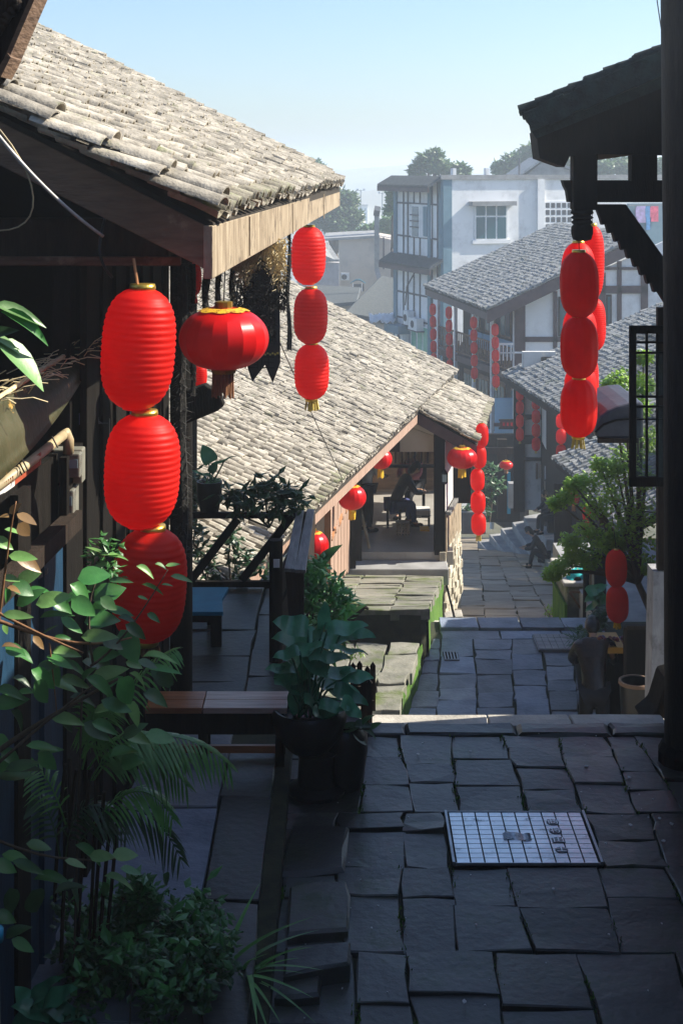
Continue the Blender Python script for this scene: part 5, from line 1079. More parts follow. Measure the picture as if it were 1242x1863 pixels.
def lump(parent, name, c, rx, ry, rz_, mat, amp=.2, n=12):
    ph_ = random.uniform(0, 9)
    mb = MB(); mb.grid(lambda u, v: Vector(c) + Vector((rx * math.sin(math.pi * v) * math.cos(6.2832 * u), ry * math.sin(math.pi * v) * math.sin(6.2832 * u), rz_ * math.cos(math.pi * v))) * (1 + amp * math.sin(5 * 6.2832 * u + ph_) * math.sin(4 * v + ph_)), n, n // 2 + 2); return mb.build(name, mat, parent, smooth=2)
lump(tq, 'cloth', P(1046, 1050, 21.8), .13, .12, .12, m_tq); lump(tq, 'fold', P(1054, 1043, 21.9), .11, .1, .10, m_tq); lump(tq, 'fold', P(1039, 1056, 21.75), .08, .1, .06, m_tq); lump(tq, 'dark_hollow', P(1050, 1056, 21.68), .06, .04, .05, m_black)
cp = thing('bamboo_post', 'thin black post standing at the corner of the low mossy wall', 'post', P(1066, 1125, 21)); MB().tube([P(1066, 1005, 21), P(1064, 1180, 21)], .045, 8).build('shaft', m_wood_black, cp, smooth=True); MB().tube([P(1074, 1010, 21), P(1072, 1180, 21)], .03, 8).build('pale_pole', m_wood_pale, cp, smooth=True)
cl_ = thing('stone_column', 'slate grey square column behind the red lantern pair', 'column', P(1089, 1100, 20)); pr(cl_, 'shaft', 1080, 985, 1102, 1200, 20, .2, M('slate column', (.05, .065, .08), (.07, .085, .1), rough=.7)); pr(cl_, 'base', 1077, 1185, 1105, 1200, 19.97, .26, m_concrete)
rw = thing('back_wall', 'pale plaster wall at the back of the side path behind the lantern pair', 'wall', P(1150, 1085, 24.5)); pr(rw, 'body', 1100, 985, 1260, 1130, 24.6, .2, m_beige); pr(rw, 'dado', 1100, 1040, 1260, 1130, 24.55, .1, m_plaster)
tp2 = thing('planter_box', 'dark plant pot with spiky grass behind the stooping person', 'plant pot', P(1072, 1190, 16.4)); MB().lathe(P(1074, 1205, 16.4), [(.12, -.5), (.19, .0), (.2, .12), (.17, .12), (.16, .05), (0.01, .05)], 16).build('pot', m_pot, tp2, smooth=True)
# planter at the foot of the five lantern string
pc = thing('street_planter', 'stone planter with dark bush at the left edge of the lower street', 'planter', P(850, 965, 33)); pr(pc, 'trough', 834, 932, 884, 972, 33, .9, m_concrete, .02)
lt = thing('carriage_lamp', 'small black carriage lamp on the white boards of the open shop', 'lamp', P(808, 872, 25.9)); pr(lt, 'body', 803, 862, 813, 877, 25.85, .08, m_glass_lt); MB().lathe(P(808, 859, 25.89), [(.07, -.03), (.03, .03), (.01, .06)], 8).build('cap', m_black, lt); MB().lathe(P(808, 878, 25.89), [(.03, -.03), (.06, .01)], 8).build('base', m_black, lt); MB().bar(P(808, 850, 25.95), P(808, 858, 25.89), .02, .02).build('bracket', m_black, lt)
for x in (802.5, 813): pr(lt, 'bar', x, 861, x + 1.5, 878, 25.83, .02, m_black)
# shop furniture
tb = thing('shop_table', 'dark shop table with a stack of newspapers at the right of the open shop', 'table', P(760, 960, 28)); pr(tb, 'top', 746, 938, 782, 942, 27.9, .6, m_wood_dk)
for x in (748, 778):
    for y in (27.95, 28.4): pr(tb, 'leg', x, 942, x + 4, 972, y, .05, m_wood_dk)
np_ = thing('newspaper_stack', 'stack of pale newspapers on the shop table', 'newspapers', P(764, 938, 28.1))
for i in range(6): c = P(764 + random.uniform(-2, 2), 937 - i * 2.2, 28.1); MB().box(c, (.36, .4, .018), rz=random.uniform(-.2, .2)).build('newspaper', m_plaster, np_)
bx = thing('orange_box', 'small brown box with a yellow top under the shop table', 'box', P(772, 985, 27.6)); pr(bx, 'body', 765, 968, 780, 984, 27.6, .25, m_wood_brn); pr(bx, 'lid', 764, 964, 781, 968, 27.58, .28, m_goldcloth)
bk = thing('bamboo_stool', 'small round bamboo work stool in front of the seated women', 'stool', P(733, 985, 27.3)); q = P(733, 984, 27.3)
for j in range(12): a = j / 12 * 6.283; MB().tube([q + Vector((.13 * math.cos(a), .13 * math.sin(a), 0)), q + Vector((.11 * math.cos(a + .5), .11 * math.sin(a + .5), .36))], .012, 5).build('rod', m_wood_pale, bk)
for zz in (.03, .18, .36): MB().lathe(q + Vector((0, 0, zz)), [(.135 - .03 * zz, -.012), (.145 - .03 * zz, 0), (.135 - .03 * zz, .012)], 14, cap=zz > .3).build('ring', m_wood_pale, bk)
ln_ = thing('leaning_pole', 'pale wooden pole leaning at the left door post of the open shop', 'pole', P(671, 1000, 26.3)); MB().bar(P(655, 925, 26.3), P(672, 998, 26.2), .04, .04).build('shaft', m_wood_pale, ln_)
l2 = thing('leaning_bar', 'thin black iron bar leaning on the rubble stone wall', 'bar', P(826, 1125, 25.8)); MB().bar(P(806, 1040, 25.85), P(826, 1123, 25.7), .03, .03).build('shaft', m_black, l2)

# ================================================================== PLANTS
def leaf_mesh(name, mat, shape, nl=5, fold=.18, droop=.25, wave=0):
    """unit leaf: base at the origin, y along the blade, x across, z up"""
    v = []; f = []
    for i in range(nl + 1):
        t = i / nl; w_ = shape(t) / 2; z = -droop * t * t + wave * math.sin(t * 9) * .05
        v += [(-w_, t, z + fold * w_), (0, t, z), (w_, t, z + fold * w_ + wave * .03 * math.sin(t * 11))]
    for i in range(nl):
        for j in range(2): f.append((i * 3 + j, i * 3 + j + 1, i * 3 + j + 4, i * 3 + j + 3))
    me = bpy.data.meshes.new(name); me.from_pydata(v, [], f); me.update(); me.materials.append(mat); me.polygons.foreach_set('use_smooth', [True] * len(me.polygons)); return me
sh_oval = lambda t: max(.02, math.sin(math.pi * min(1, t * .93 + .03)) ** .7)
sh_ovate = lambda t: max(.02, (math.sin(math.pi * t ** .72) ** .8)) if 0 < t < 1 else .02
sh_heart = lambda t: max(.02, (1 - t) ** .72 * (t + .10) ** .36 * 1.55) if t < 1 else .02
sh_strap = lambda t: .09 * (1 - t ** 3) + .004
def frame_m(p, dr, up, L, W):
    y = Vector(dr).normalized(); x = y.cross(Vector(up))
    if x.length < 1e-3: x = y.cross(Vector((1, .1, 0)))
    x.normalize(); z = x.cross(y); m = Matrix((x * W, y * L, z * L)).transposed().to_4x4(); m.translation = p; return m
lv = {k: [leaf_mesh('leaf', m_, s_, 8 if k == 't' else 6, fo, dr_, 1 if k == 't' else 0) for fo, dr_ in ((.15, .18), (.3, .3), (.1, .05))] for k, (m_, s_) in {'g': (m_leaf, sh_ovate), 'l': (m_leaf_lt, sh_ovate), 'r': (m_leaf_red, sh_ovate), 'd': (m_leaf_dk, sh_ovate), 't': (m_leaf_taro, sh_heart)}.items()}
CAMP = Vector((0, 0, CZ))
def place_leaf(parent, kind, px, py, ang, Lpx, Wpx, d, depth=0, face=.55, name='leaf', jitter=.35):
    """leaf centred at a photo point; ang = direction of its tip in the picture"""
    k = d / FPX; a = R(ang); dr = Vector((math.cos(a), depth + random.uniform(-.25, .25), math.sin(a))).normalized()
    c = P(px, py, d); b = c - dr * Lpx * k / 2; tocam = (CAMP - c).normalized()
    up = (tocam * face + Vector((0, 0, 1)) * (1 - face * .6) + Vector((random.uniform(-jitter, jitter), random.uniform(-jitter, jitter), 0)))
    return put(name, random.choice(lv[kind]), parent, frame_m(b, dr, up, Lpx * k, Wpx * k)), b
# --- shrub at the left
sr = thing('foreground_shrub', 'leafy foreground shrub with broad green leaves reaching over the lowest big lantern', 'shrub', (-1.5, 5.6, 0)); dS = 6.0; S0 = lambda x, y: (x / 2.823, 900 + y / 2.823)
LIST = [(275, 535, 18, 190, 85, 'l'), (485, 415, 10, 170, 110, 'g'), (420, 505, -40, 150, 80, 'g'), (560, 505, 25, 170, 110, 'g'), (430, 575, -30, 150, 90, 'g'), (525, 640, 8, 180, 100, 'g'), (620, 440, 5, 130, 35, 'd'), (620, 600, -15, 150, 45, 'g'), (290, 615, 12, 170, 35, 'g'), (370, 670, -35, 140, 50, 'g'), (510, 725, 5, 190, 70, 'l'), (345, 810, -5, 150, 60, 'l'), (330, 740, 0, 120, 40, 'g'), (665, 780, -60, 190, 120, 'g'), (565, 915, 15, 200, 85, 'l'), (540, 820, 10, 150, 80, 'g'), (230, 945, -40, 170, 80, 'g'), (215, 1015, -60, 140, 110, 'g'), (390, 960, -15, 160, 50, 'l'), (525, 985, -30, 190, 70, 'g'), (650, 1010, -60, 160, 130, 'g'), (715, 945, -35, 120, 40, 'l'), (820, 830, 5, 180, 45, 'l'), (840, 895, 0, 190, 40, 'g'), (850, 945, -30, 110, 90, 'd'), (690, 870, -10, 90, 50, 'l'), (350, 1155, -5, 170, 65, 'l'), (600, 1085, -20, 170, 70, 'g'), (60, 1015, -10, 160, 60, 'g'), (60, 1060, 10, 180, 80, 'g'), (95, 620, -5, 160, 50, 'l'), (120, 320, -5, 150, 60, 'l'), (150, 350, -30, 160, 70, 'r'), (140, 125, -25, 120, 60, 'r'), (125, 180, -50, 90, 70, 'r'), (70, 185, -10, 90, 40, 'l'), (80, 70, 40, 80, 50, 'r'), (20, 110, 170, 60, 40, 'r'), (60, 430, -5, 90, 50, 'l'), (70, 485, 0, 80, 45, 'r'), (40, 520, -80, 90, 40, 'g'), (60, 775, 5, 100, 35, 'r'), (30, 690, -70, 60, 30, 'l'), (10, 1270, 0, 80, 80, 'g'), (60, 1350, -30, 130, 70, 'g'), (120, 1390, 10, 180, 60, 'd'), (20, 250, -20, 110, 60, 'l'), (580, 760, -20, 120, 80, 'd'), (310, 860, -20, 160, 60, 'g'), (450, 920, 60, 100, 50, 'g'), (750, 390, -25, 110, 40, 'l'), (830, 365, -15, 70, 30, 'l'), (890, 360, 5, 80, 25, 'l'), (935, 428, -12, 120, 35, 'l'), (790, 480, -20, 130, 25, 'l'), (860, 462, 0, 60, 20, 'l'), (735, 530, -15, 60, 20, 'l'), (790, 630, -25, 80, 35, 'g'), (660, 640, -10, 110, 40, 'd'), (700, 700, -30, 130, 60, 'd'), (480, 870, -20, 120, 60, 'd'), (250, 880, 10, 120, 50, 'd'), (120, 960, -20, 120, 50, 'd'), (430, 1050, -10, 140, 50, 'd'), (760, 870, -20, 110, 50, 'd'), (560, 560, -40, 110, 60, 'd'), (140, 1010, 15, 120, 45, 'g'), (260, 690, 30, 90, 30, 'd'), (200, 760, -50, 90, 40, 'r')]
for (x, y, a, L_, W_, k_) in LIST:
    px, py = S0(x, y); place_leaf(sr, k_, px, py, a, L_ / 2.823, W_ / 2.823 * 1.05, dS + random.uniform(-.15, .15), face=min(.85, .25 + W_ / 130))
ra_ = random.Random(17)
for k in range(46):
    x, y = ra_.uniform(20, 320), ra_.uniform(1040, 1400)
    if x > 190 and y < 1170: continue
    place_leaf(sr, ra_.choice('ggdlg'), x, y, ra_.uniform(-60, 40), ra_.uniform(40, 62), ra_.uniform(18, 32), dS + ra_.uniform(.05, .5), face=.6)
# second tier of leaves lower down (about y 1500-1560)
Q0 = lambda x, y: (x / 1.8818, 1380 + y / 1.8818)
for (x, y, a, L_, W_, k_) in [(135, 300, -15, 90, 45, 'g'), (350, 335, 0, 90, 40, 'l'), (430, 330, -5, 90, 55, 'l'), (260, 360, -20, 80, 30, 'l'), (100, 370, -20, 120, 35, 'g'), (410, 415, -10, 110, 30, 'l'), (310, 325, -30, 120, 35, 'g'), (120, 490, -80, 90, 80, 'd'), (40, 490, -80, 90, 60, 'd'), (265, 490, -70, 120, 70, 'd'), (20, 370, -20, 90, 50, 'g'), (360, 450, -80, 60, 30, 'g'), (240, 440, 20, 110, 40, 'd'), (180, 410, 10, 140, 50, 'g'), (60, 340, -10, 110, 45, 'g'), (20, 545, -10, 80, 50, 'g'), (80, 640, -30, 90, 40, 'g'), (60, 590, 30, 90, 40, 'd'), (450, 385, -20, 80, 40, 'g'), (570, 415, -60, 45, 45, 'd'), (70, 30, 10, 150, 50, 'd'), (50, 55, -5, 130, 50, 'g'), (20, 15, 20, 90, 60, 'g')]:
    px, py = Q0(x, y); place_leaf(sr, k_, px, py, a, L_ / 1.8818, W_ / 1.8818 * 1.1, 6.3 + random.uniform(-.1, .1), face=.5)
for (pts, r0, r1, m_, d) in (([(-70, 1420), (40, 1325), (120, 1290), (215, 1235)], .014, .006, m_bark, 6.05), ([(-60, 1440), (60, 1330), (130, 1275), (180, 1240)], .008, .004, m_bark, 6.0), ([(-80, 1105), (0, 1125), (80, 1165), (150, 1188), (240, 1160)], .010, .004, m_twig, 6.0), ([(-30, 1100), (60, 1150), (152, 1188)], .007, .004, m_twig, 5.95), ([(170, 1210), (160, 1150), (158, 1090), (175, 1060)], .006, .003, m_bark, 6.0), ([(165, 1212), (215, 1182), (262, 1110), (306, 1036)], .006, .002, m_bark, 5.95), ([(-5, 1160), (5, 1080), (18, 960), (30, 912)], .007, .003, m_twig, 6.0), ([(90, 1170), (100, 1250), (104, 1300)], .004, .002, m_twig, 6.0), ([(-90, 1480), (20, 1555), (120, 1575), (230, 1560)], .008, .003, m_bark, 6.3)):
    MB().tube(bez([P(x, y, d) for x, y in pts], 10), [r0 + (r1 - r0) * i / 10 for i in range(11)], 6).build('branch', m_, sr, smooth=2)
MB().tube([Vector((-1.62, 5.6, 0)), Vector((-1.6, 5.7, .9)), Vector((-1.62, 5.85, 1.6)), Vector((-1.66, 6, 2.4)), Vector((-1.6, 5.7, 3.6))], [.05, .045, .035, .025, .015], 8).build('trunk', m_bark, sr, smooth=2)
def leafy(parent, name, mat, centres, n, L, W, kind=None, spread=None, seed=1, drop=.1):
    """many small leaves as one mesh; centres = [(point, radius)]"""
    rr_ = random.Random(seed); mb = MB()
    for j in range(n):
        c, rad = rr_.choice(centres); q = Vector((rr_.gauss(0, 1), rr_.gauss(0, 1), rr_.gauss(0, 1))); q = q.normalized() * rad * rr_.random() ** .45; p = Vector(c) + Vector((q.x, q.y, q.z * .8))
        dr = Vector((rr_.uniform(-1, 1), rr_.uniform(-1, 1), rr_.uniform(-.7, .6))).normalized(); up = Vector((rr_.uniform(-.6, .6), rr_.uniform(-.9, .3), 1)); l = L * rr_.uniform(.6, 1.3); w_ = W * rr_.uniform(.7, 1.2)
        x = dr.cross(up).normalized() * w_ / 2; nn_ = x.cross(dr).normalized()
        mb.add([p, p + dr * l * .45 - x - nn_ * w_ * .15, p + dr * l + nn_ * -l * drop, p + dr * l * .45 + x - nn_ * w_ * .15, p + dr * l * .45], [(0, 4, 1), (1, 4, 2), (2, 4, 3), (3, 4, 0)])
    o = mb.build(name, mat, parent); o['kind'] = 'stuff'; return o
sg2 = thing('small_leaf_bush', 'fine leaved bush tip rising beside the lowest big lantern', 'bush', P(185, 1060, 6.9)); leafy(sg2, 'foliage', m_leaf, [(P(190 + random.uniform(-22, 22), 985 + i * 12, 6.9), .05) for i in range(6)], 130, .05, .022, seed=4)
MB().tube([P(190, 985, 6.9), P(186, 1080, 6.9), P(150, 1250, 6.9), Vector((-1.3, 6.9, .2))], .006, 5).build('stem', m_bark, sg2)
for k_ in range(4): place_leaf(sg2, 'l', (200, 172, 215, 180)[k_], (1008, 1000, 1012, 1030)[k_], (0, 160, 5, 200)[k_], 36, 10, 6.85)
bl = thing('overhanging_branch', 'pair of large blurred leaves reaching in at the left edge above the lanterns', 'branch', P(-60, 560, 4.9)); Z0 = lambda x, y: (x / 2.823, 500 + y / 2.823)
for (x, y, a, L_, W_, k_) in ((110, 195, -20, 300, 60, 'l'), (140, 255, -28, 300, 60, 'g'), (120, 445, -40, 360, 130, 'l'), (30, 345, -25, 200, 50, 'l'), (-30, 300, 10, 260, 70, 'd')): px, py = Z0(x, y); place_leaf(bl, k_, px, py, a, L_ / 2.823, W_ / 2.823 * 1.3, 4.9, face=.45)
MB().tube([Vector((-1.6, 5.7, 3.6)), P(-120, 540, 5.0), P(-20, 575, 4.9)], [.012, .008, .004], 6).build('twig', m_bark, bl)
# --- palm
pm_ = thing('potted_palm', 'feathery parlour palm with thin dark canes in the left foreground', 'palm', (-1.15, 7.0, .2)); dP = 6.9
def frond(pts, L0, n, mat=m_palm, d=dP, droop=.9):
    c = bez([P(x, y, d + (q[0] if q else 0)) for x, y, *q in pts], 20); mb = MB(); mb.tube(c, [.005 * (1 - i / 24) for i in range(21)], 4)
    for i in range(n):
        t = .12 + .86 * i / n; j = min(int(t * 20), 19); p = c[j].lerp(c[j + 1], t * 20 - j); tg = (c[j + 1] - c[j]).normalized()
        side0 = tg.cross(Vector((0, -.4, 1)).normalized()).normalized(); nn_ = side0.cross(tg)
        for sgn in (-1, 1):
            L = L0 * (math.sin(math.pi * (t * .8 + .15)) ** .7) * random.uniform(.85, 1.1); dr = (tg * .75 + side0 * sgn * .8 + Vector((random.uniform(-.1, .1), random.uniform(-.1, .1), -.25 * droop))).normalized()
            prev = None; w0 = L0 * .042
            pts_ = [p + dr * L * u + Vector((0, 0, -droop * L * .55 * u * u)) for u in (0, .35, .7, 1)]
            wv = nn_.cross(dr).normalized() * w0
            ws = (.5, 1, .8, .05); vv = []
            for q, w_ in zip(pts_, ws): vv += [q - wv * w_, q + wv * w_]
            mb.add(vv, [(0, 1, 3, 2), (2, 3, 5, 4), (4, 5, 7, 6)])
    return mb.build('frond', mat, pm_)
frond([(170, 1420), (230, 1320), (340, 1310), (430, 1405)], .20, 26); frond([(160, 1400), (215, 1310), (290, 1320), (345, 1390)], .17, 24)
frond([(150, 1400), (180, 1270), (175, 1250), (165, 1370)], .18, 22); frond([(165, 1420), (210, 1330), (280, 1360), (350, 1440)], .18, 24); frond([(150, 1380), (240, 1240), (290, 1190), (325, 1180)], .15, 22)
frond([(140, 1540), (200, 1440), (290, 1450), (335, 1580)], .17, 24, m_leaf_dk); frond([(110, 1560), (90, 1440), (60, 1430), (20, 1500)], .16, 20, m_leaf_dk); frond([(120, 1560), (130, 1450), (180, 1430), (240, 1530)], .16, 20, m_leaf_dk); frond([(170, 1500), (230, 1420), (280, 1420), (320, 1500)], .16, 22); frond([(120, 1500), (90, 1400), (60, 1380), (30, 1400)], .16, 18, m_palm)
for (a, b, c_) in (((100, 1640), (105, 1500), (120, 1390)), ((112, 1750), (115, 1560), (140, 1400)), ((128, 1380), (128, 1450), (128, 1530)), ((142, 1760), (140, 1640), (165, 1400)), ((170, 1740), (175, 1600), (190, 1440)), ((182, 1720), (188, 1600), (205, 1470)), ((195, 1700), (205, 1600), (215, 1480)), ((160, 1745), (172, 1600), (178, 1330))): MB().tube(bez([P(*a, 7.0), P(*b, 6.95), P(*c_, dP)], 6), .010, 6).build('cane', m_wood_dk, pm_, smooth=True)
# --- ground shrub, strap-leaved plant, hosta, sprout plants at the bottom left
gsb = thing('ground_shrub', 'dark small leaved shrub filling the bottom left corner', 'shrub', GP(260, 1800, .1))
cs_ = [(GP(px, py, .12) + Vector((0, random.uniform(-.2, .1), h)), .10) for px, py, h in [(random.uniform(110, 430), random.uniform(1700, 1870), random.uniform(0, .3)) for _ in range(70)]] + [(P(250 + random.uniform(-25, 40), 1640 + random.uniform(-10, 40), 7.0), .06) for _ in range(14)]
leafy(gsb, 'foliage', m_leaf_dk, cs_, 3600, .055, .034, seed=11); leafy(gsb, 'lit_foliage', m_leaf, [(c + Vector((0, 0, .07)), r) for c, r in cs_], 1500, .055, .034, seed=12)
leafy(gsb, 'broad_leaves', m_leaf, [(c + Vector((0, 0, .12)), r) for c, r in cs_[::3]], 150, .10, .05, seed=13)
for j in range(26): c, r = random.choice(cs_); MB().tube([c, Vector((c.x + random.uniform(-.05, .05), c.y, .05))], .004, 4).build('stem', m_bark, gsb)
slp = thing('strap_leaf_plant', 'strap leaved green plant arching over the gutter pipes', 'plant', GP(430, 1790, .1)); mst = [leaf_mesh('blade', m_palm, sh_strap, 10, .2, dr_) for dr_ in (.9, 1.3, .5)]
for j in range(30):
    a = random.uniform(0, 6.283); base = GP(425 + random.uniform(-30, 30), 1790, .1); L = random.uniform(.24, .44); dr = Vector((math.cos(a) * .8 + .25, math.sin(a) * .5 - .1, random.uniform(.9, 1.7))).normalized(); put('blade', random.choice(mst), slp, frame_m(base, dr, Vector((-dr.x, -dr.y, 1.2)), L, L * .8))
hs = thing('hosta', 'pale teal broad leaved plant at the bottom left edge', 'plant', GP(90, 1850, .1)); 
for (x, y, a, L_, W_) in ((90, 1820, 10, 80, 36), (60, 1835, 150, 70, 36), (120, 1842, -10, 84, 40), (80, 1800, 60, 70, 34), (110, 1810, 30, 72, 34), (50, 1850, 190, 60, 36), (140, 1850, -20, 60, 30), (95, 1855, -60, 70, 46), (45, 1815, 120, 50, 30)): place_leaf(hs, 't', x, y, a, L_, W_ * 1.4, 6.6 + random.uniform(-.06, .06), face=.4)
# --- taro in the big pots
tr_ = thing('potted_taro', 'big potted taro with glossy green leaves beside the wooden bench', 'potted plant', GP(572, 1465, 0))
q = GP(575, 1462, 0) + Vector((0, .18, 0)); MB().lathe(q, [(.19, 0), (.2, .03), (.13, .06), (.12, .24), (.15, .28)], 22).build('stand', m_pot, tr_, smooth=True); MB().lathe(q + Vector((-.05, .05, .27)), [(.14, 0), (.24, .12), (.26, .24), (.24, .28), (.21, .27), (.2, .22), (.01, .22)], 24).build('pot', m_pot, tr_, smooth=True)
base = q + Vector((-.05, .05, .5)); dT = base.y
for (px, py, a, L_, W_) in ((528, 1137, 165, 66, 40), (536, 1162, 175, 84, 44), (545, 1205, -25, 66, 36), (605, 1165, 10, 90, 36), (632, 1142, 10, 76, 34), (600, 1195, -5, 80, 26), (590, 1240, -20, 70, 44), (622, 1252, -15, 84, 40), (640, 1265, -20, 70, 26), (548, 1225, -150, 60, 30), (535, 1245, -20, 80, 40), (565, 1262, -60, 60, 44), (635, 1182, 0, 70, 22), (520, 1190, 190, 50, 26), (610, 1285, 0, 60, 22), (655, 1150, -15, 60, 24), (575, 1290, -40, 60, 40), (560, 1180, 20, 70, 34), (580, 1150, 60, 50, 30), (615, 1222, 15, 70, 34), (540, 1275, -100, 56, 34), (600, 1300, -70, 50, 34), (650, 1230, 10, 60, 30), (570, 1210, 150, 60, 30), (510, 1215, 170, 56, 28), (640, 1290, -40, 50, 30), (525, 1300, -140, 50, 30), (590, 1120, 80, 50, 26)):
    o, b = place_leaf(tr_, 't', px, py, a, L_, W_ * 1.35, dT + random.uniform(-.2, .15), face=.45); MB().tube(bez([base + Vector((random.uniform(-.08, .08), random.uniform(-.05, .05), 0)), base.lerp(b, .5) + Vector((0, 0, .1)), b], 6), .008, 5).build('stalk', m_leaf_taro, tr_, smooth=2)
jr = thing('plant_jar', 'tall dark jar with trailing leaves right of the potted taro', 'potted plant', GP(628, 1445, 0)); q2 = GP(628, 1445, 0) + Vector((0, .12, 0))
MB().lathe(q2, [(.11, 0), (.13, .1), (.155, .26), (.15, .36), (.11, .42), (.12, .44), (.09, .43), (.01, .42)], 22).build('jar', m_pot, jr, smooth=True)
for (px, py, a, L_, W_) in ((612, 1330, 150, 40, 22), (640, 1322, 20, 40, 22), (660, 1318, 10, 36, 20), (672, 1332, -20, 34, 18), (655, 1345, -40, 36, 20), (628, 1350, -80, 40, 22), (682, 1320, 30, 26, 14), (600, 1345, 190, 40, 20), (645, 1360, -60, 34, 18), (668, 1308, 50, 28, 14), (620, 1368, -100, 34, 20), (632, 1336, 80, 30, 20)): place_leaf(jr, 'd', px, py, a, L_, W_, q2.y - .1, face=.4)
MB().tube(bez([q2 + Vector((0, 0, .42)), P(640, 1330, q2.y - .1), P(680, 1325, q2.y - .1)], 6), .005, 4).build('stem', m_bark, jr)
sl2 = thing('stone_slab_seat', 'pale rounded stone tucked behind the taro leaves', 'stone', GP(612, 1312, .1)); lump(sl2, 'stone', P(610, 1304, 10.6), .09, .07, .06, m_edge, .05)
# --- plants around the porch railing
pt = thing('potted_taro', 'small potted taro standing on the porch railing with one upright leaf', 'potted plant', P(380, 935, 13.75)); MB().lathe(P(381, 930, 13.75), [(.09, 0), (.12, .14), (.125, .29), (.11, .29), (.1, .25), (.01, .25)], 18).build('pot', m_pot, pt, smooth=True)
for (px, py, a, L_, W_) in ((377, 826, 115, 36, 26), (389, 850, 60, 24, 14), (366, 862, 160, 40, 8), (405, 838, 30, 50, 5)): place_leaf(pt, 't', px, py, a, L_, W_ * 1.3, 13.75, face=.6)
for a in ((380, 842), (388, 858), (408, 838), (362, 860)): MB().tube(bez([P(382, 885, 13.75), P((382 + a[0]) / 2 + 2, 862, 13.75), P(*a, 13.75)], 6), .008, 5).build('stalk', m_leaf_taro, pt)
leafy(pt, 'lower_leaves', m_leaf, [(P(372 + i * 8, 878, 13.75), .05) for i in range(4)], 60, .08, .03, seed=8)
def bush(label, spots, d, rad, n, L, W, mat=m_leaf_dk, seed=2, name='bush', stems=4, cat='bush', root=None):
    t = thing(name, label, cat, P(spots[0][0], spots[0][1], d)); leafy(t, 'foliage', mat, [(P(x, y, d + random.uniform(-.3, .3) * rad * 2), rad) for x, y in spots], n, L, W, seed=seed)
    for i in range(stems): s_ = spots[i % len(spots)]; MB().tube([P(*s_, d), P(s_[0] + random.uniform(-6, 6), s_[1] + 30, d), P(*(root or (s_[0], s_[1] + 60)), d)], .008 * max(1, d / 12), 4).build('stem', m_bark, t)
    return t
bush('dark glossy bush spilling over the porch railing', [(430, 905), (455, 900), (480, 890), (500, 905), (520, 895), (545, 905), (440, 925), (470, 915), (505, 925), (530, 920), (490, 870), (415, 895)], 13.6, .12, 420, .15, .05, seed=21, root=(490, 960))
bush('trailing dark plant climbing the back of the porch railing', [(355, 960), (360, 1000), (380, 1020), (420, 980), (440, 1010), (470, 1020), (500, 1040), (350, 900), (352, 870), (345, 930), (385, 1045), (440, 1045)], 13.95, .11, 420, .11, .045, seed=22, root=(420, 1060))
bush('leafy green plants growing below the porch railing shelf', [(560, 1050), (575, 1075), (600, 1060), (560, 1100), (590, 1100), (610, 1085), (570, 1120), (620, 1075), (580, 1045), (545, 1130), (600, 1130), (560, 1155)], 14.4, .13, 520, .09, .035, mat=m_leaf, seed=23, root=(575, 1200))
bush('bushy green plant climbing the end of the porch railing', [(560, 1060), (545, 1090), (580, 1090), (600, 1060), (615, 1090), (560, 1130), (590, 1125), (620, 1120), (545, 1155), (630, 1090), (575, 1030)], 12.9, .14, 620, .11, .05, mat=m_leaf, seed=26, root=(580, 1240))
bush('lower dark plants crowding behind the potted taro', [(540, 1180), (560, 1200), (590, 1175), (520, 1160), (610, 1150), (575, 1160), (530, 1210)], 12.6, .14, 360, .12, .05, seed=24, root=(560, 1290))
tl = thing('banana_leaf_plant', 'plant with tall upright pale green leaves under the porch shelf', 'plant', P(555, 1180, 14.0))
for (px, py, a, L_, W_, k_) in ((557, 1052, 100, 100, 36, 'g'), (580, 1030, 70, 70, 24, 'd'), (640, 1115, 45, 60, 14, 'd'), (598, 1010, 60, 56, 30, 'd'), (545, 1075, 85, 60, 20, 'd')): place_leaf(tl, k_, px, py, a, L_, W_, 14.0, face=.7)
MB().tube([P(555, 1090, 14), P(560, 1220, 14)], .02, 6).build('stem', m_leaf, tl)
sk = thing('driftwood', 'black gnarled stick poking out beside the mossy terrace', 'stick', P(640, 1130, 14.2)); MB().tube([P(622, 1150, 14.2), P(645, 1115, 14.2), P(662, 1103, 14.2), P(670, 1108, 14.2)], [.05, .045, .03, .012], 8).build('wood', m_wood_black, sk, smooth=True)
gr = thing('terrace_weeds', 'small bright weeds at the foot of the terrace wall', 'weeds', P(625, 1195, 15.6)); leafy(gr, 'foliage', m_leaf_tree, [(P(620 + i * 7, 1190 + 6 * math.sin(i), 15.5), .05) for i in range(6)], 90, .06, .02, seed=31)
bush('weeds on the lower street by the kerb', [(1010, 1108), (1020, 1104), (1030, 1110), (1002, 1112)], 25.4, .14, 200, .10, .03, mat=m_leaf_tree, seed=32, stems=1)
bush('dark shrub behind the round lantern in the hall', [(880, 870), (890, 890), (875, 850), (895, 855), (885, 905), (905, 880), (870, 890)], 48, .35, 420, .22, .1, seed=33)
bush('dark bush growing in the street planter', [(842, 928), (858, 922), (872, 926), (880, 932)], 33.2, .18, 240, .14, .06, seed=34, root=(858, 950))
bush('spiky grass in the pot behind the stooping person', [(1060, 1160), (1070, 1150), (1080, 1155), (1050, 1165)], 16.4, .10, 260, .15, .012, seed=35)
tt = thing('taro_plant', 'teal leaved plant beside the slate column', 'plant', P(1080, 1130, 19))
for (px, py, a, L_, W_) in ((1085, 1072, 20, 40, 22), (1078, 1084, 200, 36, 18), (1096, 1090, -30, 34, 22), (1076, 1102, 215, 36, 14), (1094, 1070, 40, 26, 14)): place_leaf(tt, 't', px, py, a, L_, W_ * 1.3, 19)
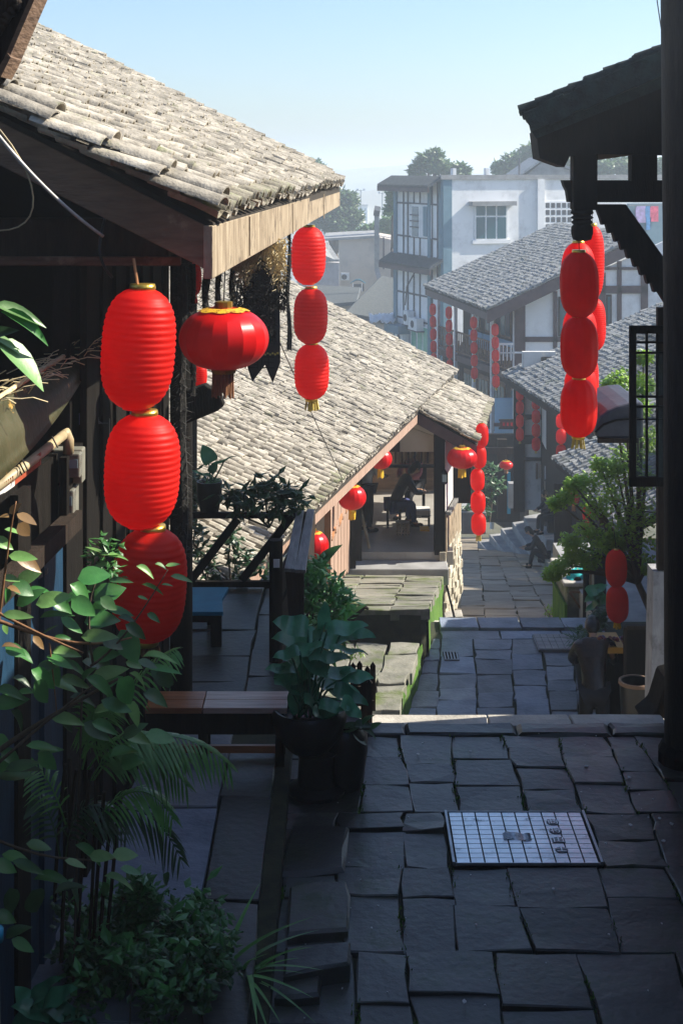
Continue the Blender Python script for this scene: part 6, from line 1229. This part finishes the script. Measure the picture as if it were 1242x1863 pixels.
leafy(tt, 'dark_leaves', m_leaf_dk, [(P(1085 + random.uniform(-14, 14), 1110 + i * 9, 19), .12) for i in range(5)], 160, .12, .07, seed=36)

# ================================================================== TREES
def tree(label, d, base, clumps, n, L, W, mat, trunk_r=.12, seed=1, density_r=None, group=None, name='tree'):
    t = thing(name, label, 'tree', base, group); rr_ = random.Random(seed); b = Vector(base)
    cen = [(P(x, y, d + rr_.uniform(-.6, .6) * r * d / FPX), r * d / FPX) for x, y, r in clumps]
    mid = sum((c for c, _ in cen), Vector()) / len(cen); fork = b.lerp(mid, .55)
    MB().tube([b, b.lerp(fork, .5) + Vector((trunk_r * .5, 0, 0)), fork], [trunk_r, trunk_r * .8, trunk_r * .6], 8).build('trunk', m_bark, t, smooth=2)
    for i, (c, r) in enumerate(cen):
        MB().tube(bez([fork, fork.lerp(c, .5) + Vector((0, 0, .12 * (c - fork).length)), c], 6), [trunk_r * .5 * (1 - j / 8) for j in range(7)], 5).build('limb', m_bark, t, smooth=2)
        for j in range(2): e = c + Vector((rr_.uniform(-1, 1), rr_.uniform(-1, 1), rr_.uniform(-.3, .8))) * r; MB().tube([c, e], [trunk_r * .14, trunk_r * .05], 4).build('twig', m_bark, t)
    leafy(t, 'crown', mat, cen, n, L, W, seed=seed); return t
rc = []
rq = random.Random(9)
for (x, y, r) in ((1170, 700, 22), (1130, 690, 24), (1160, 740, 22), (1110, 700, 14), (1180, 800, 30), (1140, 835, 30), (1100, 870, 28), (1165, 870, 32), (1060, 880, 22), (1030, 905, 16), (1120, 910, 30), (1080, 920, 22), (1010, 915, 12), (1170, 930, 34), (1130, 960, 30), (1090, 985, 26), (1050, 1000, 22), (1020, 1030, 16), (1000, 1045, 12), (1160, 990, 34), (1070, 1020, 18), (1180, 1030, 20), (1040, 880, 12), (1120, 850, 18), (1170, 650, 14), (1090, 845, 14), (1040, 1015, 16), (1010, 1040, 14), (1065, 965, 20), (1035, 985, 16)): rc.append((x, y, r * 1.2))
tree('bright green leafy tree reaching out from the right edge over the red lantern pair', 18.6, (4.45, 18.8, -2.6), rc + [(1112, 978, 14), (1128, 990, 12), (1105, 995, 10)], 9500, .07, .040, m_leaf_tree, .07, seed=41)
far = 'hazy trees beyond the white building'
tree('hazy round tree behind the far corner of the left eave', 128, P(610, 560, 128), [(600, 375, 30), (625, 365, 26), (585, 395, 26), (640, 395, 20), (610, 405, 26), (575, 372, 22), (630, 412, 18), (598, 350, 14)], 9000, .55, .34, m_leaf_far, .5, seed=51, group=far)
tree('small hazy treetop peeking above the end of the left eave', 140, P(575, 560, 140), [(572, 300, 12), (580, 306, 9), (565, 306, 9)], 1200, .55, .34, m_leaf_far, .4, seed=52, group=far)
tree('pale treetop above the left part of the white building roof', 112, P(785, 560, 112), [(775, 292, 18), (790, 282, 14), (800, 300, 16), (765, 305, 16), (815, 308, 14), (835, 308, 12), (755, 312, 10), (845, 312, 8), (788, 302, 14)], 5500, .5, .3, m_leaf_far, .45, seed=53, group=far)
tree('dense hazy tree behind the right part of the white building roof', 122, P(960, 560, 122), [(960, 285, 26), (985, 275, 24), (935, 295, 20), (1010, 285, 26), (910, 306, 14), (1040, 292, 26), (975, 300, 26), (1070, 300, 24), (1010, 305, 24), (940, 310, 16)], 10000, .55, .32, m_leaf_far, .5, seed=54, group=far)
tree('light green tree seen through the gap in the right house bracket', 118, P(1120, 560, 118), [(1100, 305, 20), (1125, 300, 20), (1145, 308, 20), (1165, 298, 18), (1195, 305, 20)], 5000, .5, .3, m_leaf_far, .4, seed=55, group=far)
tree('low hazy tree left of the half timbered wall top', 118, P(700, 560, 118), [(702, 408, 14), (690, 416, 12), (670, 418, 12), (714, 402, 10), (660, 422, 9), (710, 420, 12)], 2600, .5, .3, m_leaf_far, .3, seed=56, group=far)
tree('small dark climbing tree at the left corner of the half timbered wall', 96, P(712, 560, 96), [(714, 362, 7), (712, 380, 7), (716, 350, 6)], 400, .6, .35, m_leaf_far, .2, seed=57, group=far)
# pale tower blocks and lamp masts far away in the haze
for k, (x0, x1, y0, dd_, lab) in enumerate(((640, 668, 374, 300, 'low pale distant building right of the round hazy tree'), (672, 716, 366, 330, 'pale distant building left of the half timbered wall'))):
    tb_ = thing('distant_building', lab, 'building', P((x0 + x1) / 2, 440, dd_), 'distant pale buildings'); pr(tb_, 'wall', x0, y0, x1, 470, dd_, 14, m_plaster_far); pr(tb_, 'roof_slab', x0 - 1, y0 - 2, x1 + 1, y0, dd_ - .5, 15, m_concrete)
    for i in range(int((x1 - x0) / 7)):
        for j in range(3): pr(tb_, 'window', x0 + 2 + i * 7, y0 + 5 + j * 8, x0 + 5 + i * 7, y0 + 9 + j * 8, dd_ - .3, .4, m_grey_blue)
for k, (px, yt) in enumerate(((656, 345), (695, 350))):
    lm = thing('lamp_mast', 'distant lamp mast standing in the haze, %s one' % ('left' if k == 0 else 'right'), 'lamp mast', P(px, 430, 260), 'distant lamp masts'); MB().tube([P(px, yt, 260), P(px, 440, 260)], .12, 6).build('mast', m_metal, lm)
    for s_ in (-6, 6): pr(lm, 'lamp_head', px + s_ - 2, yt - 2, px + s_ + 2, yt + 2, 260, .4, m_white); MB().bar(P(px, yt + 3, 260), P(px + s_, yt, 260), .1, .1).build('arm', m_metal, lm)
mst_ = thing('antenna_pole', 'thin dark pole standing on the white building roof', 'pole', P(944, 318, 80)); MB().tube([P(944, 288, 80), P(944, 320, 80)], .06, 6).build('shaft', m_timber_far, mst_)
rfx = thing('roof_house', 'hazy grey roof behind the white building parapet', 'house', P(990, 320, 95)); MB().prism([P(955, 320, 95), P(990, 292, 95), P(1040, 312, 95), P(1040, 322, 95)], (0, 6, 0)).build('gable_wall', m_concrete, rfx); MB().prism([P(948, 319, 94.6), P(990, 289, 94.6), P(1046, 312, 94.6), P(1046, 308, 94.6), P(990, 285, 94.6), P(944, 318, 94.6)], (0, 8, 0)).build('roof', m_tile_far, rfx)

# ================================================================== PEOPLE
def skin_mesh(joints, edges, root, mat, parent, name, sub=1):
    """joints: {name: (Vector, radius)}; one continuous skinned surface"""
    names = list(joints); idx = {n: i for i, n in enumerate(names)}
    me = bpy.data.meshes.new(name); me.from_pydata([tuple(joints[n][0]) for n in names], [(idx[a], idx[b]) for a, b in edges], []); me.update()
    o = bpy.data.objects.new(name, me); col.objects.link(o); m = o.modifiers.new('skin', 'SKIN'); m.use_smooth_shade = True; m.branch_smoothing = .3
    for i, n in enumerate(names): sv = me.skin_vertices[0].data[i]; r = joints[n][1]; sv.radius = r if isinstance(r, tuple) else (r, r); sv.use_root = n == root
    s = o.modifiers.new('sub', 'SUBSURF'); s.levels = sub; s.render_levels = sub
    dg = bpy.context.evaluated_depsgraph_get(); em = bpy.data.meshes.new_from_object(o.evaluated_get(dg)); bpy.data.objects.remove(o); em.name = name
    return em
def person(label, loc, yaw, pose, shirt, trousers, hairc=m_hair, scale=1.0, tilt=0, shoes=m_black, sleeves=True):
    t = thing('person', label, 'person', loc, 'people'); rot = Matrix.Rotation(yaw, 3, 'Z') * scale; L0 = Vector(loc)
    T = lambda p: rot @ Vector(p)
    J = dict(pose)
    def build(names, edges, root, infl, mat, nm, extra=None):
        jj = {n: (T(J[n][0]), tuple(np.array(J[n][1] if isinstance(J[n][1], tuple) else (J[n][1],) * 2) * scale * (.62 if nm == 'body' and n[:2] in ('pe', 'sp', 'ch', 'hi', 'sh', 'el', 'kn', 'ne') else 1) + infl)) for n in names}
        me = skin_mesh(jj, edges, root, mat, t, nm)
        if extra:
            vs = [v.co.copy() for v in me.vertices]; fs = [tuple(p.vertices) for p in me.polygons]; n0 = len(vs); me2 = bpy.data.meshes.new(nm); me2.from_pydata(vs + extra.v, [], fs + [tuple(i + n0 for i in f) for f in extra.f]); me2.update(); me = me2
        me.polygons.foreach_set('use_smooth', [True] * len(me.polygons)); me.materials.clear(); me.materials.append(mat); o = bpy.data.objects.new(nm, me); col.objects.link(o); o.parent = t; return o
    E = [('pelvis', 'spine'), ('spine', 'chest'), ('chest', 'neck'), ('neck', 'head0'), ('head0', 'head1')]
    for s in 'lr': E += [('chest', 'sh' + s), ('sh' + s, 'el' + s), ('el' + s, 'wr' + s), ('wr' + s, 'ha' + s), ('pelvis', 'hip' + s), ('hip' + s, 'kn' + s), ('kn' + s, 'an' + s), ('an' + s, 'to' + s)]
    ex_ = MB()
    for s in 'lr':                                  # five fingers each
        h0 = T(J['ha' + s][0]); dr = (h0 - T(J['wr' + s][0])).normalized(); sd_ = dr.cross(Vector((0, .3, 1))).normalized()
        for i, ln in enumerate((.055, .075, .08, .07)): b0 = h0 + sd_ * (.026 - .017 * i) * scale; ex_.tube([b0 - dr * .02, b0 + dr * ln * .5 * scale, b0 + dr * ln * scale * .9 + Vector((0, 0, -.015))], [.010 * scale, .009 * scale, .006 * scale], 5)
        b0 = h0 - dr * .03 + sd_ * .03; ex_.tube([b0, b0 + (dr * .6 + sd_ * .8) * .05 * scale], [.011 * scale, .008 * scale], 5)
    hc, hn = T(J['head1'][0]), T(J['head0'][0]); upv = (hc - hn).normalized(); fw = T(J['face']).normalized(); fw = (fw - upv * fw.dot(upv)).normalized(); sdv = fw.cross(upv)
    c = hn.lerp(hc, .55); hm = Matrix((sdv, fw, upv)).transposed()
    def ell(mb, c, rx, ry, rz_, n=12, lo=0, hi=1):
        mb.grid(lambda u, v: c + hm @ Vector((rx * math.sin(math.pi * (lo + (hi - lo) * v)) * math.cos(6.2832 * u), ry * math.sin(math.pi * (lo + (hi - lo) * v)) * math.sin(6.2832 * u), rz_ * math.cos(math.pi * (lo + (hi - lo) * v)))), n, 8)
    s_ = scale
    ell(ex_, c, .077 * s_, .095 * s_, .118 * s_); ell(ex_, c + fw * .095 * s_ - upv * .012 * s_, .012 * s_, .02 * s_, .022 * s_, 6)
    for sg_ in (-1, 1): ell(ex_, c + sdv * .078 * s_ * sg_ - upv * .005, .012 * s_, .022 * s_, .032 * s_, 6)
    body = build(list(k for k in J if k != 'face'), E, 'pelvis', 0, m_skin, 'body', ex_)
    eb = MB()
    for sg_ in (-1, 1): ell(eb, c + fw * .086 * s_ + sdv * .03 * sg_ * s_ + upv * .012 * s_, .012 * s_, .008 * s_, .007 * s_, 6)
    ell(eb, c + fw * .086 * s_ - upv * .055 * s_, .022 * s_, .008 * s_, .005 * s_, 6); eb.build('face_features', m_hair, t, loc=None).location = Vector((0, 0, 0))
    f_ = t.children[-1]; f_.data.transform(Matrix.Translation(wpos(t)))
    hb = MB(); ell(hb, c - fw * .016 * s_ + upv * .016 * s_, .088 * s_, .103 * s_, .122 * s_, 14, 0, .56); hb2 = MB(); ell(hb2, c - fw * .042 * s_ - upv * .045 * s_, .088 * s_, .072 * s_, .13 * s_, 12); hb.v += []; n0 = len(hb.v); hb.v += hb2.v; hb.f += [tuple(i + n0 for i in f) for f in hb2.f]
    o = hb.build('hair', hairc, t, smooth=2); o.data.transform(Matrix.Translation(wpos(t)))
    tors = ['pelvis', 'spine', 'chest', 'neckb', 'shl', 'shr', 'ell', 'elr']; JJ = J; J['neckb'] = (Vector(J['chest'][0]).lerp(Vector(J['neck'][0]), .95), .072)
    ed = [('pelvis', 'spine'), ('spine', 'chest'), ('chest', 'neckb'), ('chest', 'shl'), ('chest', 'shr'), ('shl', 'ell'), ('shr', 'elr')]
    if J['pelvis'][0][2] > .8: J['hem'] = ((0, .0, J['pelvis'][0][2] - .15), (.165, .125)); tors.append('hem'); ed.append(('pelvis', 'hem'))
    if sleeves:
        for s in 'lr': J['cf' + s] = (Vector(J['el' + s][0]).lerp(Vector(J['wr' + s][0]), .92), .04); tors.append('cf' + s); ed.append(('el' + s, 'cf' + s))
    build(tors, ed, 'spine', .018, shirt, 'jacket')
    tn = ['pelvis', 'hipl', 'hipr', 'knl', 'knr', 'anl', 'anr']; build(tn, [('pelvis', 'hipl'), ('pelvis', 'hipr'), ('hipl', 'knl'), ('hipr', 'knr'), ('knl', 'anl'), ('knr', 'anr')], 'pelvis', .016, trousers, 'trousers')
    for s in 'lr':
        a, b = T(J['an' + s][0]), T(J['to' + s][0]); a = a.copy(); a.z = b.z; sd2 = (b - a).normalized(); mb = MB().tube([a - sd2 * .05 * s_, a + sd2 * .03 * s_, b, b + sd2 * .05 * s_], [.035 * s_, .045 * s_, .045 * s_, .025 * s_], 8); o = mb.build('shoe', shoes, t, smooth=2); o.data.transform(Matrix.Translation(wpos(t)))
    return t
V = Vector
def stand_pose(lean=0.0, head=.0, arms='down'):
    p = {'pelvis': ((0, 0, .90), (.15, .11)), 'spine': ((0, lean * .35, 1.08), (.14, .10)), 'chest': ((0, lean * .8, 1.28), (.16, .11)), 'neck': ((0, lean * 1.15, 1.42 - lean * .12), .05), 'head0': ((0, lean * 1.3 + head * .3, 1.47 - lean * .15), .055), 'head1': ((0, lean * 1.5 + head, 1.64 - lean * .3 - abs(head) * .3), .06), 'face': Vector((0, 1, -head * 2))}
    for s, x in (('l', -1), ('r', 1)):
        p['sh' + s] = ((x * .18, lean * .95, 1.36 - lean * .1), .06)
        if arms == 'down': p['el' + s] = ((x * .24, lean * .9 - .02, 1.08), .045); p['wr' + s] = ((x * .24, lean + .08, .84), .032); p['ha' + s] = ((x * .24, lean + .11, .76), .03)
        else: p['el' + s] = ((x * .25, lean + .10, 1.10), .045); p['wr' + s] = ((x * .14, lean + .30, 1.05), .032); p['ha' + s] = ((x * .10, lean + .37, 1.05), .03)
        p['hip' + s] = ((x * .09, 0, .86), .085); p['kn' + s] = ((x * .10, .03, .46), .058); p['an' + s] = ((x * .11, 0, .08), .04); p['to' + s] = ((x * .12, .14, .03), .032)
    return p
def sit_pose(seat=.42, lean=.12, head=.08, legs=.42, low=False):
    z = seat + .08
    p = {'pelvis': ((0, 0, z), (.16, .12)), 'spine': ((0, lean * .3, z + .2), (.14, .10)), 'chest': ((0, lean * .9, z + .40), (.16, .11)), 'neck': ((0, lean * 1.4, z + .53), .05), 'head0': ((0, lean * 1.6, z + .58), .055), 'head1': ((0, lean * 1.8 + head, z + .74), .06), 'face': Vector((0, 1, -.5))}
    for s, x in (('l', -1), ('r', 1)):
        p['sh' + s] = ((x * .18, lean * 1.05, z + .47), .06); p['el' + s] = ((x * .23, lean + .12, z + .24), .045); p['wr' + s] = ((x * .12, lean + .34, z + .20), .032); p['ha' + s] = ((x * .07, lean + .41, z + .20), .03)
        p['hip' + s] = ((x * .09, .02, z - .02), .09); kz = .48 if not low else .46; p['kn' + s] = ((x * .11, legs, kz), .06); p['an' + s] = ((x * .12, legs + .02 if not low else legs + .08, .08), .04); p['to' + s] = ((x * .13, legs + .15, .03), .032)
    return p
c_dark = M('dark jacket', (.012, .012, .014), (.03, .028, .03), scale=6, rough=.5); c_dark2 = M('near black trousers', (.010, .010, .013), rough=.8); c_pink = M('pink knit', (.45, .16, .18), (.55, .22, .24), scale=20, rough=.9); c_white = M('white shirt', (.6, .6, .6), rough=.9); c_blue = M('navy apron', (.03, .04, .12), (.05, .06, .18), rough=.9); c_leather = M('dark patterned jacket', (.006, .005, .005), (.035, .02, .014), scale=14, rough=.35, bump=.3)
def foot_at(px, py, d): return P(px, py, d)
z28 = -2.8
person('seated woman in a pink top and open dark jacket in the open shop', (P(752, 0, 28.9).x, 28.9, z28), R(150), sit_pose(.55, .06, .05, .40), c_pink, c_dark2)
person('woman in dark clothes bent over her work in the open shop', (P(716, 0, 27.9).x, 27.9, z28), R(-70), sit_pose(.38, .24, .10, .36), c_dark, c_blue)
person('standing person in a white shirt partly behind the eave lanterns', (P(666, 0, 27.6).x, 27.6, z28), R(-60), stand_pose(.06, .05, 'work'), c_white, c_dark2)
st_ = thing('shop_chair', 'dark wooden chair under the woman in the pink top', 'chair', (P(754, 0, 28.95).x, 28.95, z28)); q = Vector((P(754, 0, 28.95).x, 28.95, z28)); MB().box(q + V((0, 0, .50)), (.42, .42, .04)).build('seat', m_wood_dk, st_); MB().box(q + V((.05, .2, .78)), (.4, .04, .4)).build('backrest', m_wood_dk, st_)
for x in (-.18, .18):
    for y in (-.18, .18): MB().box(q + V((x, y, .24)), (.04, .04, .48)).build('leg', m_wood_dk, st_)
ms = thing('low_stool', 'low dark stool under the woman bent over her work', 'stool', (P(716, 0, 27.95).x, 27.95, z28)); q = Vector((P(716, 0, 27.95).x, 27.95, z28)); MB().box(q + V((0, 0, .35)), (.3, .3, .04)).build('seat', m_wood_dk, ms)
for x in (-.12, .12):
    for y in (-.12, .12): MB().box(q + V((x, y, .165)), (.04, .04, .33)).build('leg', m_wood_dk, ms)
dM = 39.0; mx = P(959, 0, dM).x
person('man in black sitting on the street kerb looking at his hands', (sR(dM) + .06, dM, ZS(dM)), R(78), sit_pose(.24, .24, .10, .34, low=True), c_dark2, c_dark2)
person('dim figure sitting in the shade by the plank house wall', (P(1004, 0, 42.5).x, 42.5, P(0, 968, 42.5).z), R(110), sit_pose(.4, .14, .05, .4), c_dark2, c_dark2)
ds_ = thing('low_stool', 'small stool under the dim figure by the plank house', 'stool', (P(1004, 0, 42.5).x, 42.5, P(0, 968, 42.5).z)); MB().box(V((P(1004, 0, 42.5).x, 42.5, P(0, 968, 42.5).z + .19)), (.3, .3, .36)).build('seat', m_wood_dk, ds_); MB().box(V((P(1006, 0, 42.5).x + .2, 42.4, P(0, 968, 42.5).z - .4)), (1.1, 1.6, .8)).build('ledge', m_concrete, h5, bevel=.02)
person('stooping person in a dark patterned jacket seen from behind at the lower right', (P(1080, 0, 15.0).x, 15.0, -2.1), R(-8), stand_pose(.30, .20, 'work'), c_leather, c_dark2, scale=.91)

# ================================================================== HAZE
hz = MB().box((0, 715, -25), (2500, 1640, 78))
m_hz = bpy.data.materials.new('haze'); m_hz.use_nodes = True; _n = m_hz.node_tree; _n.nodes.remove(_n.nodes['Principled BSDF']); pv_ = _n.nodes.new('ShaderNodeVolumePrincipled'); pv_.inputs['Color'].default_value = (.80, .90, 1.0, 1); pv_.inputs['Density'].default_value = .0021; pv_.inputs['Anisotropy'].default_value = .35
_n.links.new(pv_.outputs[0], _n.nodes['Material Output'].inputs['Volume'])
o = hz.build('haze', m_hz); o['kind'] = 'stuff'
